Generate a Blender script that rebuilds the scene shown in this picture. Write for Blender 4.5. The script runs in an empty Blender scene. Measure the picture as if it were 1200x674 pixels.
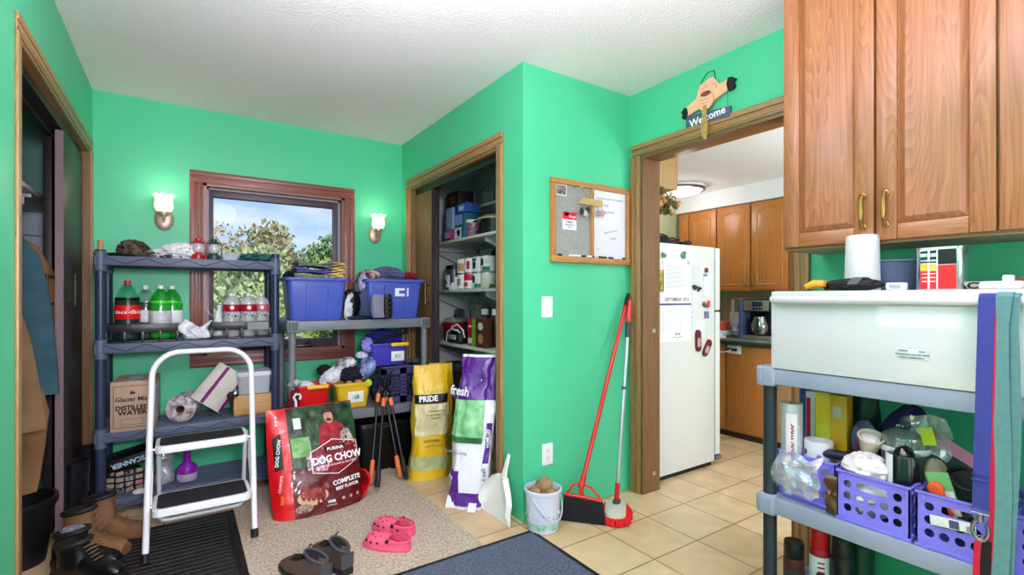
import bpy, bmesh, math, random
from mathutils import Vector, Matrix, Euler, noise
R = math.radians
PI = math.pi
S = bpy.context.scene
C = S.collection
random.seed(7)

# ------------------------------------------------------------------ camera
cam_d = bpy.data.cameras.new('camera'); cam = bpy.data.objects.new('camera', cam_d); C.objects.link(cam)
YAW = 0.591
cam.location = (0, 0, 1.193); cam.rotation_euler = (PI/2, 0, -YAW)
cam_d.sensor_width = 36; cam_d.lens = 576.5/1200*36; cam_d.shift_y = 11.5/1200
cam_d.clip_start = 0.02; cam_d.clip_end = 300
S.camera = cam

# ------------------------------------------------------------------ view
S.view_settings.view_transform = 'Standard'; S.view_settings.look = 'None'
S.view_settings.exposure = 0.0; S.view_settings.gamma = 1.0; S.view_settings.use_curve_mapping = False

# ------------------------------------------------------------------ sky with thin clouds
W = bpy.data.worlds.new('world'); S.world = W; W.use_nodes = True
nt = W.node_tree; nt.nodes.clear()
def wn(t, **k):
    n = nt.nodes.new(t)
    for a, b in k.items(): setattr(n, a, b)
    return n
wo = wn('ShaderNodeOutputWorld'); bg = wn('ShaderNodeBackground')
tc = wn('ShaderNodeTexCoord'); mp = wn('ShaderNodeMapping'); nz = wn('ShaderNodeTexNoise'); cr = wn('ShaderNodeValToRGB')
sep = wn('ShaderNodeSeparateXYZ'); grad = wn('ShaderNodeValToRGB'); mx = wn('ShaderNodeMix', data_type='RGBA')
mp.inputs['Scale'].default_value = (1.0, 1.0, 3.2); mp.inputs['Location'].default_value = (0.35, 0.1, 0.2)
nz.inputs['Scale'].default_value = 3.4; nz.inputs['Detail'].default_value = 7; nz.inputs['Roughness'].default_value = 0.55
cr.color_ramp.elements[0].position = 0.42; cr.color_ramp.elements[1].position = 0.66
grad.color_ramp.elements[0].position = 0.0; grad.color_ramp.elements[0].color = (0.52, 0.70, 0.90, 1)
grad.color_ramp.elements[1].position = 0.45; grad.color_ramp.elements[1].color = (0.13, 0.34, 0.80, 1)
nt.links.new(tc.outputs['Generated'], mp.inputs['Vector']); nt.links.new(mp.outputs[0], nz.inputs['Vector'])
nt.links.new(nz.outputs[0], cr.inputs[0]); nt.links.new(tc.outputs['Generated'], sep.inputs[0])
nt.links.new(sep.outputs['Z'], grad.inputs[0]); nt.links.new(grad.outputs[0], mx.inputs['A'])
mx.inputs['B'].default_value = (0.93, 0.95, 1.0, 1)
nt.links.new(cr.outputs[0], mx.inputs['Factor']); nt.links.new(mx.outputs['Result'], bg.inputs['Color'])
bg.inputs['Strength'].default_value = 1.25
nt.links.new(bg.outputs[0], wo.inputs[0])

# ------------------------------------------------------------------ sun, daylight through the windows, added fill lights
def light(name, kind, loc, energy, color=(1, 1, 1), size=0.1, size_y=None, rot=(0, 0, 0), spread=None):
    d = bpy.data.lights.new(name, kind); d.energy = energy; d.color = color
    if kind == 'AREA':
        d.size = size
        if size_y: d.shape = 'RECTANGLE'; d.size_y = size_y
        if spread: d.spread = spread
    elif kind == 'SUN': d.angle = R(0.6)
    else: d.shadow_soft_size = size
    o = bpy.data.objects.new(name, d); C.objects.link(o); o.location = loc; o.rotation_euler = rot
    return o
sun = light('sun', 'SUN', (0, -5, 8), 5.0, (1, 0.95, 0.86))
sun.rotation_euler = Vector((-0.25, 0.80, -0.62)).to_track_quat('-Z', 'Y').to_euler()
# daylight through the glazed entry door in the left wall, beside the camera
light('door_daylight', 'AREA', (-0.40, 1.12, 1.46), 3.5, (0.98, 0.93, 1.03), 0.56, 0.92, (0, R(-90), 0))
# daylight through the big window in the wall behind the camera
light('rear_window_daylight', 'AREA', (0.75, -1.34, 1.45), 26, (0.97, 0.90, 1.05), 1.9, 1.5, (R(90), 0, 0))
# two unseen fill lights added to brighten the entry, without fixtures
light('entry_fill', 'POINT', (0.25, -0.55, 1.95), 6, (1, 0.91, 0.97), 0.28)
# unseen area light added out of view to brighten the ceiling from below
light('ceiling_fill', 'AREA', (0.55, 0.45, 1.78), 80, (0.98, 0.88, 1.03), 0.5, 0.5, (R(180), 0, 0))
light('entry_fill', 'POINT', (0.40, 1.45, 2.14), 17, (0.98, 0.87, 1.02), 0.12)  # second of the added entry fill lights
fl = light('back_fill', 'SPOT', (0.15, -0.9, 1.62), 260, (0.98, 0.89, 1.03), 0.22); fl.data.spot_size = R(78); fl.data.spot_blend = 1.0  # unseen spot added to lift the dim back of the room
fl.rotation_euler = (Vector((-0.05, 3.8, 0.75))-fl.location).to_track_quat('-Z', 'Y').to_euler()
light('kitchen_window_daylight', 'AREA', (3.3, -1.3, 1.35), 54, (0.92, 0.90, 1.07), 1.4, 1.2, (R(90), 0, 0))
light('kitchen_fill', 'AREA', (3.3, 0.2, 1.25), 40, (0.94, 0.90, 1.07), 0.7, 0.7, (R(180), 0, 0))  # unseen light added to brighten the kitchen ceiling

# ------------------------------------------------------------------ materials
def lin(c):
    if isinstance(c, str):
        c = c.lstrip('#'); c = [int(c[i:i+2], 16)/255 for i in (0, 2, 4)]
    return tuple(x/12.92 if x <= 0.04045 else ((x+0.055)/1.055)**2.4 for x in c) + (1.0,)
MATS = {}
def mat(name, col, rough=0.5, metal=0.0, var=0.0, vscale=8.0, bump=0.0, bscale=60.0, spec=0.5, trans=0.0, emit=None, estr=0.0, alpha=1.0, coat=0.0, ior=1.45, col2=None, sheen=0.0):
    if name in MATS: return MATS[name]
    m = bpy.data.materials.new(name); m.use_nodes = True; MATS[name] = m
    n = m.node_tree; b = n.nodes['Principled BSDF']
    b.inputs['Base Color'].default_value = lin(col); b.inputs['Roughness'].default_value = rough; b.inputs['Metallic'].default_value = metal
    b.inputs['Specular IOR Level'].default_value = spec; b.inputs['Transmission Weight'].default_value = trans; b.inputs['IOR'].default_value = ior
    b.inputs['Alpha'].default_value = alpha; b.inputs['Coat Weight'].default_value = coat; b.inputs['Sheen Weight'].default_value = sheen
    if emit: b.inputs['Emission Color'].default_value = lin(emit); b.inputs['Emission Strength'].default_value = estr
    if var or bump or col2:
        t = n.nodes.new('ShaderNodeTexCoord')
    if var or col2:
        z = n.nodes.new('ShaderNodeTexNoise'); z.inputs['Scale'].default_value = vscale; z.inputs['Detail'].default_value = 4
        n.links.new(t.outputs['Object'], z.inputs['Vector'])
        r = n.nodes.new('ShaderNodeValToRGB'); c = lin(col)
        r.color_ramp.elements[0].position = 0.35; r.color_ramp.elements[1].position = 0.65
        if col2: r.color_ramp.elements[0].color = lin(col2); r.color_ramp.elements[1].color = c
        else:
            r.color_ramp.elements[0].color = tuple(x*(1-var) for x in c[:3])+(1,); r.color_ramp.elements[1].color = tuple(min(1, x*(1+var*0.6)) for x in c[:3])+(1,)
        n.links.new(z.outputs['Fac'], r.inputs[0]); n.links.new(r.outputs[0], b.inputs['Base Color'])
    if bump:
        z2 = n.nodes.new('ShaderNodeTexNoise'); z2.inputs['Scale'].default_value = bscale; z2.inputs['Detail'].default_value = 3
        n.links.new(t.outputs['Object'], z2.inputs['Vector'])
        bp = n.nodes.new('ShaderNodeBump'); bp.inputs['Strength'].default_value = bump; bp.inputs['Distance'].default_value = 0.01
        n.links.new(z2.outputs['Fac'], bp.inputs['Height']); n.links.new(bp.outputs[0], b.inputs['Normal'])
    return m

def wood(name, light_c, dark_c, axis='z', rough=0.4, scale=1.0, coat=0.15):
    """oak-like: fine pores along AXIS with broad cathedral rings"""
    if name in MATS: return MATS[name]
    m = bpy.data.materials.new(name); m.use_nodes = True; MATS[name] = m
    n = m.node_tree; b = n.nodes['Principled BSDF']; L = n.links.new
    t = n.nodes.new('ShaderNodeTexCoord'); mp = n.nodes.new('ShaderNodeMapping'); mp2 = n.nodes.new('ShaderNodeMapping')
    a = {'x': 0, 'y': 1, 'z': 2}[axis]
    s1 = [14*scale]*3; s1[a] = 1.1*scale; s2 = [120*scale]*3; s2[a] = 4*scale
    mp.inputs['Scale'].default_value = s1; mp2.inputs['Scale'].default_value = s2
    L(t.outputs['Object'], mp.inputs[0]); L(t.outputs['Object'], mp2.inputs[0])
    n1 = n.nodes.new('ShaderNodeTexNoise'); n1.inputs['Scale'].default_value = 0.62; n1.inputs['Detail'].default_value = 1.5
    L(mp.outputs[0], n1.inputs['Vector'])
    mul = n.nodes.new('ShaderNodeMath'); mul.operation = 'MULTIPLY'; mul.inputs[1].default_value = 46.0; L(n1.outputs['Fac'], mul.inputs[0])
    sn = n.nodes.new('ShaderNodeMath'); sn.operation = 'FRACT'; L(mul.outputs[0], sn.inputs[0])
    n2 = n.nodes.new('ShaderNodeTexNoise'); n2.inputs['Scale'].default_value = 1.0; n2.inputs['Detail'].default_value = 3; L(mp2.outputs[0], n2.inputs['Vector'])
    add = n.nodes.new('ShaderNodeMath'); add.operation = 'MULTIPLY_ADD'; add.inputs[1].default_value = 0.28; L(sn.outputs[0], add.inputs[0])
    m2 = n.nodes.new('ShaderNodeMath'); m2.operation = 'MULTIPLY'; m2.inputs[1].default_value = 0.95; L(n2.outputs['Fac'], m2.inputs[0]); L(m2.outputs[0], add.inputs[2])
    r = n.nodes.new('ShaderNodeValToRGB'); r.color_ramp.elements[0].position = 0.28; r.color_ramp.elements[1].position = 0.90
    r.color_ramp.elements[0].color = lin(light_c); r.color_ramp.elements[1].color = lin(dark_c)
    L(add.outputs[0], r.inputs[0]); L(r.outputs[0], b.inputs['Base Color'])
    b.inputs['Roughness'].default_value = rough; b.inputs['Coat Weight'].default_value = coat; b.inputs['Coat Roughness'].default_value = 0.25
    return m

def pane_mat(name, tint, gloss=0.08, rough=0.02, thick=0.0):
    """thin clear sheet: see-through with a little reflection; THICK adds some of the tint as body"""
    if name in MATS: return MATS[name]
    m = bpy.data.materials.new(name); m.use_nodes = True; MATS[name] = m
    n = m.node_tree; n.nodes.clear(); L = n.links.new
    o = n.nodes.new('ShaderNodeOutputMaterial'); tr = n.nodes.new('ShaderNodeBsdfTransparent'); gl = n.nodes.new('ShaderNodeBsdfGlossy'); mxs = n.nodes.new('ShaderNodeMixShader')
    tr.inputs[0].default_value = lin(tint); gl.inputs['Roughness'].default_value = rough; gl.inputs['Color'].default_value = (1, 1, 1, 1)
    if thick:
        di = n.nodes.new('ShaderNodeBsdfDiffuse'); di.inputs[0].default_value = lin(tint); m0 = n.nodes.new('ShaderNodeMixShader'); m0.inputs[0].default_value = thick
        L(tr.outputs[0], m0.inputs[1]); L(di.outputs[0], m0.inputs[2]); src = m0
    else: src = tr
    mxs.inputs[0].default_value = gloss
    L(src.outputs[0], mxs.inputs[1]); L(gl.outputs[0], mxs.inputs[2]); L(mxs.outputs[0], o.inputs[0])
    return m

# ------------------------------------------------------------------ mesh builder
def xf(loc=(0, 0, 0), rot=(0, 0, 0), scale=(1, 1, 1)):
    return Matrix.Translation(loc) @ Euler(rot).to_matrix().to_4x4() @ Matrix.Diagonal((*scale, 1))
class MB:
    def __init__(s): s.v = []; s.f = []; s.mi = []; s.mats = []; s.M = Matrix.Identity(4)
    def idx(s, m):
        if m not in s.mats: s.mats.append(m)
        return s.mats.index(m)
    def add(s, vs, fs, m, M=None):
        T = s.M @ M if M is not None else s.M
        b = len(s.v); s.v += [T @ Vector(v) for v in vs]
        k = s.idx(m)
        for f in fs: s.f.append([b+i for i in f]); s.mi.append(k)
        return s
    def addbm(s, bm, m, M=None):
        bm.verts.ensure_lookup_table(); bm.verts.index_update()
        s.add([v.co.copy() for v in bm.verts], [[v.index for v in f.verts] for f in bm.faces], m, M); bm.free(); return s
    def box(s, c, size, m, bev=0.0, rot=(0, 0, 0), seg=2):
        bm = bmesh.new(); bmesh.ops.create_cube(bm, size=1); bmesh.ops.scale(bm, vec=size, verts=bm.verts)
        if bev: bmesh.ops.bevel(bm, geom=bm.edges[:], offset=min(bev, min(size)*0.49), segments=seg, affect='EDGES', profile=0.5)
        return s.addbm(bm, m, xf(c, rot))
    def bx(s, x0, x1, y0, y1, z0, z1, m, bev=0.0):
        return s.box(((x0+x1)/2, (y0+y1)/2, (z0+z1)/2), (abs(x1-x0), abs(y1-y0), abs(z1-z0)), m, bev)
    def loft(s, rings, m, cap=True, closed=True, M=None):
        n = len(rings[0]); vs = [p for r in rings for p in r]; fs = []
        for i in range(len(rings)-1):
            for j in range(n if closed else n-1):
                k = (j+1) % n; fs.append([i*n+j, i*n+k, (i+1)*n+k, (i+1)*n+j])
        if cap and closed: fs.append(list(range(n))[::-1]); fs.append([(len(rings)-1)*n+j for j in range(n)])
        return s.add(vs, fs, m, M)
    def lathe(s, prof, m, n=24, M=None, cap=True):
        rings = [[(max(r, 1e-4)*math.cos(2*PI*j/n), max(r, 1e-4)*math.sin(2*PI*j/n), z) for j in range(n)] for r, z in prof]
        return s.loft(rings, m, cap, True, M)
    def cyl(s, p0, p1, r, m, r1=None, n=20):
        return s.tube([p0, p1], r, m, n, r1=r1)
    def tube(s, path, r, m, n=10, closed=False, r1=None, flat=1.0, radii=None):
        P = [Vector(p) for p in path]; N = len(P); rings = []; up = None
        for i in range(N):
            if closed: t = P[(i+1) % N]-P[i-1]
            else: t = P[min(i+1, N-1)]-P[max(i-1, 0)]
            t.normalize()
            if up is None:
                a = Vector((0, 0, 1)) if abs(t.z) < 0.9 else Vector((1, 0, 0)); up = (a-t*a.dot(t)).normalized()
            else: up = (up-t*up.dot(t)).normalized()
            sd = t.cross(up)
            rr = radii[i] if radii else (r if r1 is None else r+(r1-r)*i/(N-1))
            rings.append([P[i]+(sd*math.cos(2*PI*j/n)+up*math.sin(2*PI*j/n)*flat)*rr for j in range(n)])
        if closed: rings.append(rings[0])
        return s.loft(rings, m, not closed)
    def strap(s, path, w, th, m, wdir):
        """flat band along PATH, width along WDIR"""
        P = [Vector(p) for p in path]; wd = Vector(wdir).normalized(); rings = []
        for i in range(len(P)):
            t = (P[min(i+1, len(P)-1)]-P[max(i-1, 0)]).normalized(); nn = t.cross(wd).normalized()
            rings.append([P[i]+wd*w/2+nn*th/2, P[i]-wd*w/2+nn*th/2, P[i]-wd*w/2-nn*th/2, P[i]+wd*w/2-nn*th/2])
        return s.loft(rings, m)
    def prism(s, poly, d, m, M=None, z0=0.0):
        n = len(poly); vs = [(x, y, z0) for x, y in poly]+[(x, y, z0+d) for x, y in poly]
        fs = [list(range(n))[::-1], [n+i for i in range(n)]]+[[i, (i+1) % n, n+(i+1) % n, n+i] for i in range(n)]
        return s.add(vs, fs, m, M)
    def sph(s, c, r, m, nu=16, nv=10, rot=(0, 0, 0)):
        r = (r, r, r) if not hasattr(r, '__len__') else r
        rings = [[(math.sin(PI*i/nv)*math.cos(2*PI*j/nu), math.sin(PI*i/nv)*math.sin(2*PI*j/nu), -math.cos(PI*i/nv)) for j in range(nu)] for i in range(1, nv)]
        k = len(rings); vs = [p for q in rings for p in q]+[(0, 0, -1), (0, 0, 1)]; fs = []
        for i in range(k-1):
            for j in range(nu): fs.append([i*nu+j, i*nu+(j+1) % nu, (i+1)*nu+(j+1) % nu, (i+1)*nu+j])
        for j in range(nu):
            fs.append([k*nu, (j+1) % nu, j]); fs.append([k*nu+1, (k-1)*nu+j, (k-1)*nu+(j+1) % nu])
        return s.add(vs, fs, m, xf(c, rot, r))
    def blob(s, c, r, m, amp=0.25, freq=2.0, seed=0, nu=40, nv=24, flat=None, rot=(0, 0, 0), ridge=True):
        """crumpled cloth lump: an ellipsoid pushed about by folded noise; FLAT clips the underside"""
        rings = []; o = Vector((seed*3.7, seed*1.3, seed*7.1)); vs = []; fs = []
        E3 = Euler(rot).to_matrix()
        def pt(th, ph):
            d = Vector((math.sin(th)*math.cos(ph), math.sin(th)*math.sin(ph), -math.cos(th)))
            q = noise.fractal(d*freq+o, 0.7, 2.0, 3)
            if ridge: q = 0.6-abs(q)*1.6
            e = d*(1+amp*q); e = Vector((e.x*r[0], e.y*r[1], e.z*r[2]))
            e = E3 @ e
            if flat is not None: e.z = max(e.z, flat)
            return e
        for i in range(1, nv):
            for j in range(nu): vs.append(pt(PI*i/nv, 2*PI*j/nu))
        vs += [pt(0.0001, 0), pt(PI-0.0001, 0)]; k = nv-1
        for i in range(k-1):
            for j in range(nu): fs.append([i*nu+j, i*nu+(j+1) % nu, (i+1)*nu+(j+1) % nu, (i+1)*nu+j])
        for j in range(nu):
            fs.append([k*nu, (j+1) % nu, j]); fs.append([k*nu+1, (k-1)*nu+j, (k-1)*nu+(j+1) % nu])
        return s.add(vs, fs, m, xf(c))
    def grid(s, fn, nu, nv, m, th=0.0, M=None):
        """surface fn(u,v) for u,v in 0..1, given thickness TH along its normals"""
        P = [[Vector(fn(i/nu, j/nv)) for j in range(nv+1)] for i in range(nu+1)]
        vs = [P[i][j] for i in range(nu+1) for j in range(nv+1)]; w = nv+1; q = []
        for i in range(nu):
            for j in range(nv): q.append([i*w+j, (i+1)*w+j, (i+1)*w+j+1, i*w+j+1])
        if not th: return s.add(vs, q, m, M)
        nr = []
        for i in range(nu+1):
            for j in range(nv+1):
                a = P[min(i+1, nu)][j]-P[max(i-1, 0)][j]; b = P[i][min(j+1, nv)]-P[i][max(j-1, 0)]
                n_ = a.cross(b); nr.append(n_.normalized() if n_.length > 1e-9 else Vector((0, 0, 1)))
        N = len(vs); vs2 = vs+[vs[k]-nr[k]*th for k in range(N)]
        fs = q+[[N+k for k in f[::-1]] for f in q]
        bd = [i*w for i in range(nu+1)]+[nu*w+j for j in range(1, nv+1)]+[i*w+nv for i in range(nu-1, -1, -1)]+[j for j in range(nv-1, 0, -1)]
        for a in range(len(bd)):
            k, l = bd[a], bd[(a+1) % len(bd)]; fs.append([l, k, N+k, N+l])
        return s.add(vs2, fs, m, M)
    def text(s, txt, size, m, M, ext=0.0006, align='CENTER', bold=0.0, shear=0.0, sx=1.0):
        cu = bpy.data.curves.new('t', 'FONT'); cu.body = txt; cu.size = size; cu.extrude = ext; cu.align_x = align; cu.align_y = 'CENTER'; cu.offset = bold; cu.shear = shear; cu.resolution_u = 2
        o = bpy.data.objects.new('t', cu); C.objects.link(o)
        me = o.to_mesh()
        s.add([v.co.copy() for v in me.vertices], [list(p.vertices) for p in me.polygons], m, M @ Matrix.Diagonal((sx, 1, 1, 1)))
        o.to_mesh_clear(); bpy.data.objects.remove(o); bpy.data.curves.remove(cu); return s
    def build(s, name, parent=None, loc=None, rot=None, ang=32, bevel=0.0, subd=0):
        me = bpy.data.meshes.new(name); me.from_pydata(s.v, [], s.f)
        for m in s.mats: me.materials.append(m)
        me.polygons.foreach_set('material_index', s.mi)
        me.validate(clean_customdata=False); me.update()
        bm = bmesh.new(); bm.from_mesh(me); bmesh.ops.recalc_face_normals(bm, faces=bm.faces); bm.to_mesh(me); bm.free()
        me.polygons.foreach_set('use_smooth', [True]*len(me.polygons))
        me.set_sharp_from_angle(angle=R(ang))
        o = bpy.data.objects.new(name, me); C.objects.link(o)
        if parent: o.parent = parent
        if loc is not None: o.location = loc
        if rot is not None: o.rotation_euler = rot
        if bevel:
            b = o.modifiers.new('bevel', 'BEVEL'); b.width = bevel; b.segments = 2; b.limit_method = 'ANGLE'; b.angle_limit = R(40)
        if subd:
            b = o.modifiers.new('sub', 'SUBSURF'); b.levels = subd; b.render_levels = subd
        return o
def thing(name, label, cat, loc=(0, 0, 0), rz=0, group=None, rot=None):
    o = bpy.data.objects.new(name, None); C.objects.link(o); o.empty_display_size = 0.05
    o.location = loc; o.rotation_euler = rot if rot else (0, 0, rz); o['label'] = label; o['category'] = cat
    if group: o['group'] = group
    return o
def tag(o, label, cat, group=None, kind=None):
    o['label'] = label; o['category'] = cat
    if group: o['group'] = group
    if kind: o['kind'] = kind
    return o
def plabel(o, label): o['label'] = label; return o
def struct(o, label=None):
    o['kind'] = 'structure'
    if label: o['label'] = label
    return o
def dup(root, loc=None, rz=None, label=None, group=None):
    r = root.copy(); C.objects.link(r)
    if loc is not None: r.location = loc
    if rz is not None: r.rotation_euler = (0, 0, rz)
    if label: r['label'] = label
    if group: r['group'] = group
    for ch in list(root.children):
        c = ch.copy(); C.objects.link(c); c.parent = r
        for g in ch.children:
            d = g.copy(); C.objects.link(d); d.parent = c
    return r
def face(loc, right, up):
    """matrix whose local x runs along RIGHT and y along UP (for lettering and flat marks on a face)"""
    x = Vector(right).normalized(); y = Vector(up); y = (y-x*y.dot(x)).normalized(); z = x.cross(y)
    M = Matrix((x, y, z)).transposed().to_4x4(); M.translation = Vector(loc); return M
def rrect(w, h, r, n=5, cx=0, cy=0):
    p = []
    for k, (sx, sy) in enumerate(((1, 1), (-1, 1), (-1, -1), (1, -1))):
        for i in range(n+1):
            a = k*PI/2+i*PI/2/n; p.append((cx+sx*(w/2-r)+r*math.cos(a), cy+sy*(h/2-r)+r*math.sin(a)))
    return p
def arc(c, r, a0, a1, n=10, M=None):
    return [(c[0]+r*math.cos(a0+(a1-a0)*i/n), c[1]+r*math.sin(a0+(a1-a0)*i/n)) for i in range(n+1)]
# ================================================================== ROOM SHELL
XL, YB, XP, YF, XD, H = -0.446, 3.85, 1.498, 2.128, 2.31, 2.44
XK = 2.46
green = mat('green_paint', (0.305, 0.785, 0.585), 0.42, var=0.03, vscale=2.0, bump=0.05, bscale=180)
def tile_mat():
    m = bpy.data.materials.new('floor_tile'); m.use_nodes = True; n = m.node_tree; b = n.nodes['Principled BSDF']; L = n.links.new
    t = n.nodes.new('ShaderNodeTexCoord'); mp = n.nodes.new('ShaderNodeMapping'); br = n.nodes.new('ShaderNodeTexBrick')
    mp.inputs['Location'].default_value = (-2.098+0.311*7, -1.809+0.311*6, 0)
    br.offset = 0; br.inputs['Scale'].default_value = 1; br.inputs['Brick Width'].default_value = 0.311; br.inputs['Row Height'].default_value = 0.311
    br.inputs['Mortar Size'].default_value = 0.0042; br.inputs['Mortar Smooth'].default_value = 0.15; br.inputs['Bias'].default_value = 0
    br.inputs['Color1'].default_value = lin((0.86, 0.755, 0.60)); br.inputs['Color2'].default_value = lin((0.83, 0.72, 0.56)); br.inputs['Mortar'].default_value = lin((0.60, 0.47, 0.33))
    nz = n.nodes.new('ShaderNodeTexNoise'); nz.inputs['Scale'].default_value = 5.5; nz.inputs['Detail'].default_value = 6; nz.inputs['Distortion'].default_value = 0.8
    rp = n.nodes.new('ShaderNodeValToRGB'); rp.color_ramp.elements[0].position = 0.3; rp.color_ramp.elements[1].position = 0.7
    rp.color_ramp.elements[0].color = (0.84, 0.80, 0.75, 1); rp.color_ramp.elements[1].color = (1.06, 1.06, 1.06, 1)
    mu = n.nodes.new('ShaderNodeMix'); mu.data_type = 'RGBA'; mu.blend_type = 'MULTIPLY'; mu.inputs['Factor'].default_value = 1
    bp = n.nodes.new('ShaderNodeBump'); bp.inputs['Strength'].default_value = 0.5; bp.inputs['Distance'].default_value = 0.004; bp.invert = True
    L(t.outputs['Object'], mp.inputs[0]); L(mp.outputs[0], br.inputs['Vector']); L(t.outputs['Object'], nz.inputs['Vector'])
    L(nz.outputs['Fac'], rp.inputs[0]); L(br.outputs['Color'], mu.inputs['A']); L(rp.outputs[0], mu.inputs['B'])
    L(mu.outputs['Result'], b.inputs['Base Color']); L(br.outputs['Fac'], bp.inputs['Height']); L(bp.outputs[0], b.inputs['Normal'])
    b.inputs['Roughness'].default_value = 0.38
    return m
def ceil_mat():
    m = bpy.data.materials.new('popcorn_ceiling'); m.use_nodes = True; n = m.node_tree; b = n.nodes['Principled BSDF']; L = n.links.new
    t = n.nodes.new('ShaderNodeTexCoord'); v = n.nodes.new('ShaderNodeTexNoise'); v.inputs['Scale'].default_value = 95; v.inputs['Detail'].default_value = 3
    bp = n.nodes.new('ShaderNodeBump'); bp.inputs['Strength'].default_value = 0.6; bp.inputs['Distance'].default_value = 0.012
    L(t.outputs['Object'], v.inputs['Vector']); L(v.outputs['Fac'], bp.inputs['Height']); L(bp.outputs[0], b.inputs['Normal'])
    b.inputs['Base Color'].default_value = lin((0.95, 0.93, 0.945)); b.inputs['Roughness'].default_value = 0.9
    return m
ceilm = ceil_mat(); tilem = tile_mat()
smooth_ceil = mat('smooth_white_ceiling', (0.92, 0.915, 0.92), 0.8)
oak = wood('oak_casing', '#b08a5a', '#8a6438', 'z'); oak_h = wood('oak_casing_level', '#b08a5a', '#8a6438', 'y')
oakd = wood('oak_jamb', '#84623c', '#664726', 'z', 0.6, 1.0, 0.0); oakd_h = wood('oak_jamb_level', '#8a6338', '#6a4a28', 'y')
redw = wood('reddish_casing', '#9a5c4c', '#713e34', 'z'); redw_h = wood('reddish_casing_level', '#9a5c4c', '#713e34', 'x')
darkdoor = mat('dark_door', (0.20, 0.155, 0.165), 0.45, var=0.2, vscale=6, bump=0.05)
shellgrey = mat('closet_wall', (0.50, 0.70, 0.64), 0.7)
pantryw = mat('pantry_wall', (0.78, 0.82, 0.80), 0.7)
oliveg = mat('kitchen_paint', (0.60, 0.62, 0.48), 0.6)
pale = mat('pale_panel', (0.80, 0.85, 0.90), 0.5, var=0.05, vscale=3)
brass = mat('aged_brass', (0.62, 0.50, 0.26), 0.28, 1.0)
bronze = mat('bronze', (0.34, 0.26, 0.24), 0.35, 0.8)
white_pl = mat('white_plastic', (0.92, 0.92, 0.93), 0.35)
black = mat('black_plastic', (0.035, 0.037, 0.042), 0.4)

b = MB(); b.bx(-1.35, 4.75, -1.55, 4.2, -0.12, 0.0, tilem); struct(b.build('floor'))
b = MB(); b.bx(-1.35, XK-0.07, -1.55, 4.2, H, H+0.15, ceilm); struct(b.build('ceiling'))
b = MB(); b.bx(XD+0.01, 4.75, -1.55, 3.4, 2.2, 2.35, smooth_ceil); struct(b.build('ceiling'))

# left wall: glazed entry door (beside the camera) and the coat closet's opening
CY0, CY1, CZ = 2.258, 3.747, 2.055
EY0, EY1 = 0.72, 1.56
b = MB()
for y0, y1, z0, z1 in ((-1.55, EY0, 0, H), (EY0, EY1, 2.06, H), (EY1, CY0, 0, H), (CY0, CY1, CZ, H), (CY1, 4.0, 0, H)):
    b.bx(XL-0.12, XL, y0, y1, z0, z1, green)
struct(b.build('wall_left'))
b = MB(); b.bx(-1.30, -1.18, 1.85, 4.12, 0, H, shellgrey); b.bx(-1.3, XL-0.11, 1.85, 1.97, 0, H, shellgrey); b.bx(-1.3, XL-0.02, 3.99, 4.1, 0, H, shellgrey)
struct(b.build('wall_closet'))
# back wall with the window
WX0, WX1, WZ0, WZ1 = 0.117, 1.034, 0.805, 1.952
b = MB()
for x0, x1, z0, z1 in ((XL, WX0, 0, H), (WX1, XP+0.02, 0, H), (WX0, WX1, 0, WZ0), (WX0, WX1, WZ1, H)):
    b.bx(x0, x1, YB, YB+0.15, z0, z1, green)
struct(b.build('wall_back'))
# pantry wall with its opening
PY0, PY1, PZ = 2.381, 3.655, 2.052
b = MB()
for y0, y1, z0, z1 in ((YF+0.10, PY0, 0, H), (PY0, PY1, PZ, H), (PY1, YB, 0, H)):
    b.bx(XP, XP+0.11, y0, y1, z0, z1, green)
struct(b.build('wall_pantry'))
b = MB(); b.bx(XP, XD, YF, YF+0.10, 0, H, green); struct(b.build('wall_front'))
b = MB(); b.bx(2.26, 2.31, YF+0.09, 4.1, 0, H, pantryw); b.bx(XP+0.02, 2.31, 3.97, 4.1, 0, H, pantryw); struct(b.build('wall_larder'))
# doorway wall
DY0, DY1, DZ = 1.137, 2.040, 2.052
b = MB()
for y0, y1, z0, z1 in ((-1.55, DY0, 0, H), (DY0, DY1, DZ, H), (DY1, 2.16, 0, H)):
    b.bx(XD, XK, y0, y1, z0, z1, green)
struct(b.build('wall_right'))
# wall behind the camera, with a wide window
b = MB()
for x0, x1, z0, z1 in ((XL, -0.25, 0, H), (1.75, XD, 0, H), (-0.25, 1.75, 0, 0.65), (-0.25, 1.75, 2.25, H)):
    b.bx(x0, x1, -1.55, -1.40, z0, z1, green)
struct(b.build('wall_rear'))
b = MB()
for x0, x1, z0, z1 in ((-0.25, -0.19, 0.65, 2.25), (1.69, 1.75, 0.65, 2.25), (-0.25, 1.75, 0.65, 0.71), (-0.25, 1.75, 2.19, 2.25), (0.72, 0.78, 0.65, 2.25)):
    b.bx(x0, x1, -1.52, -1.43, z0, z1, white_pl)
struct(b.build('window_2'))
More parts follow.
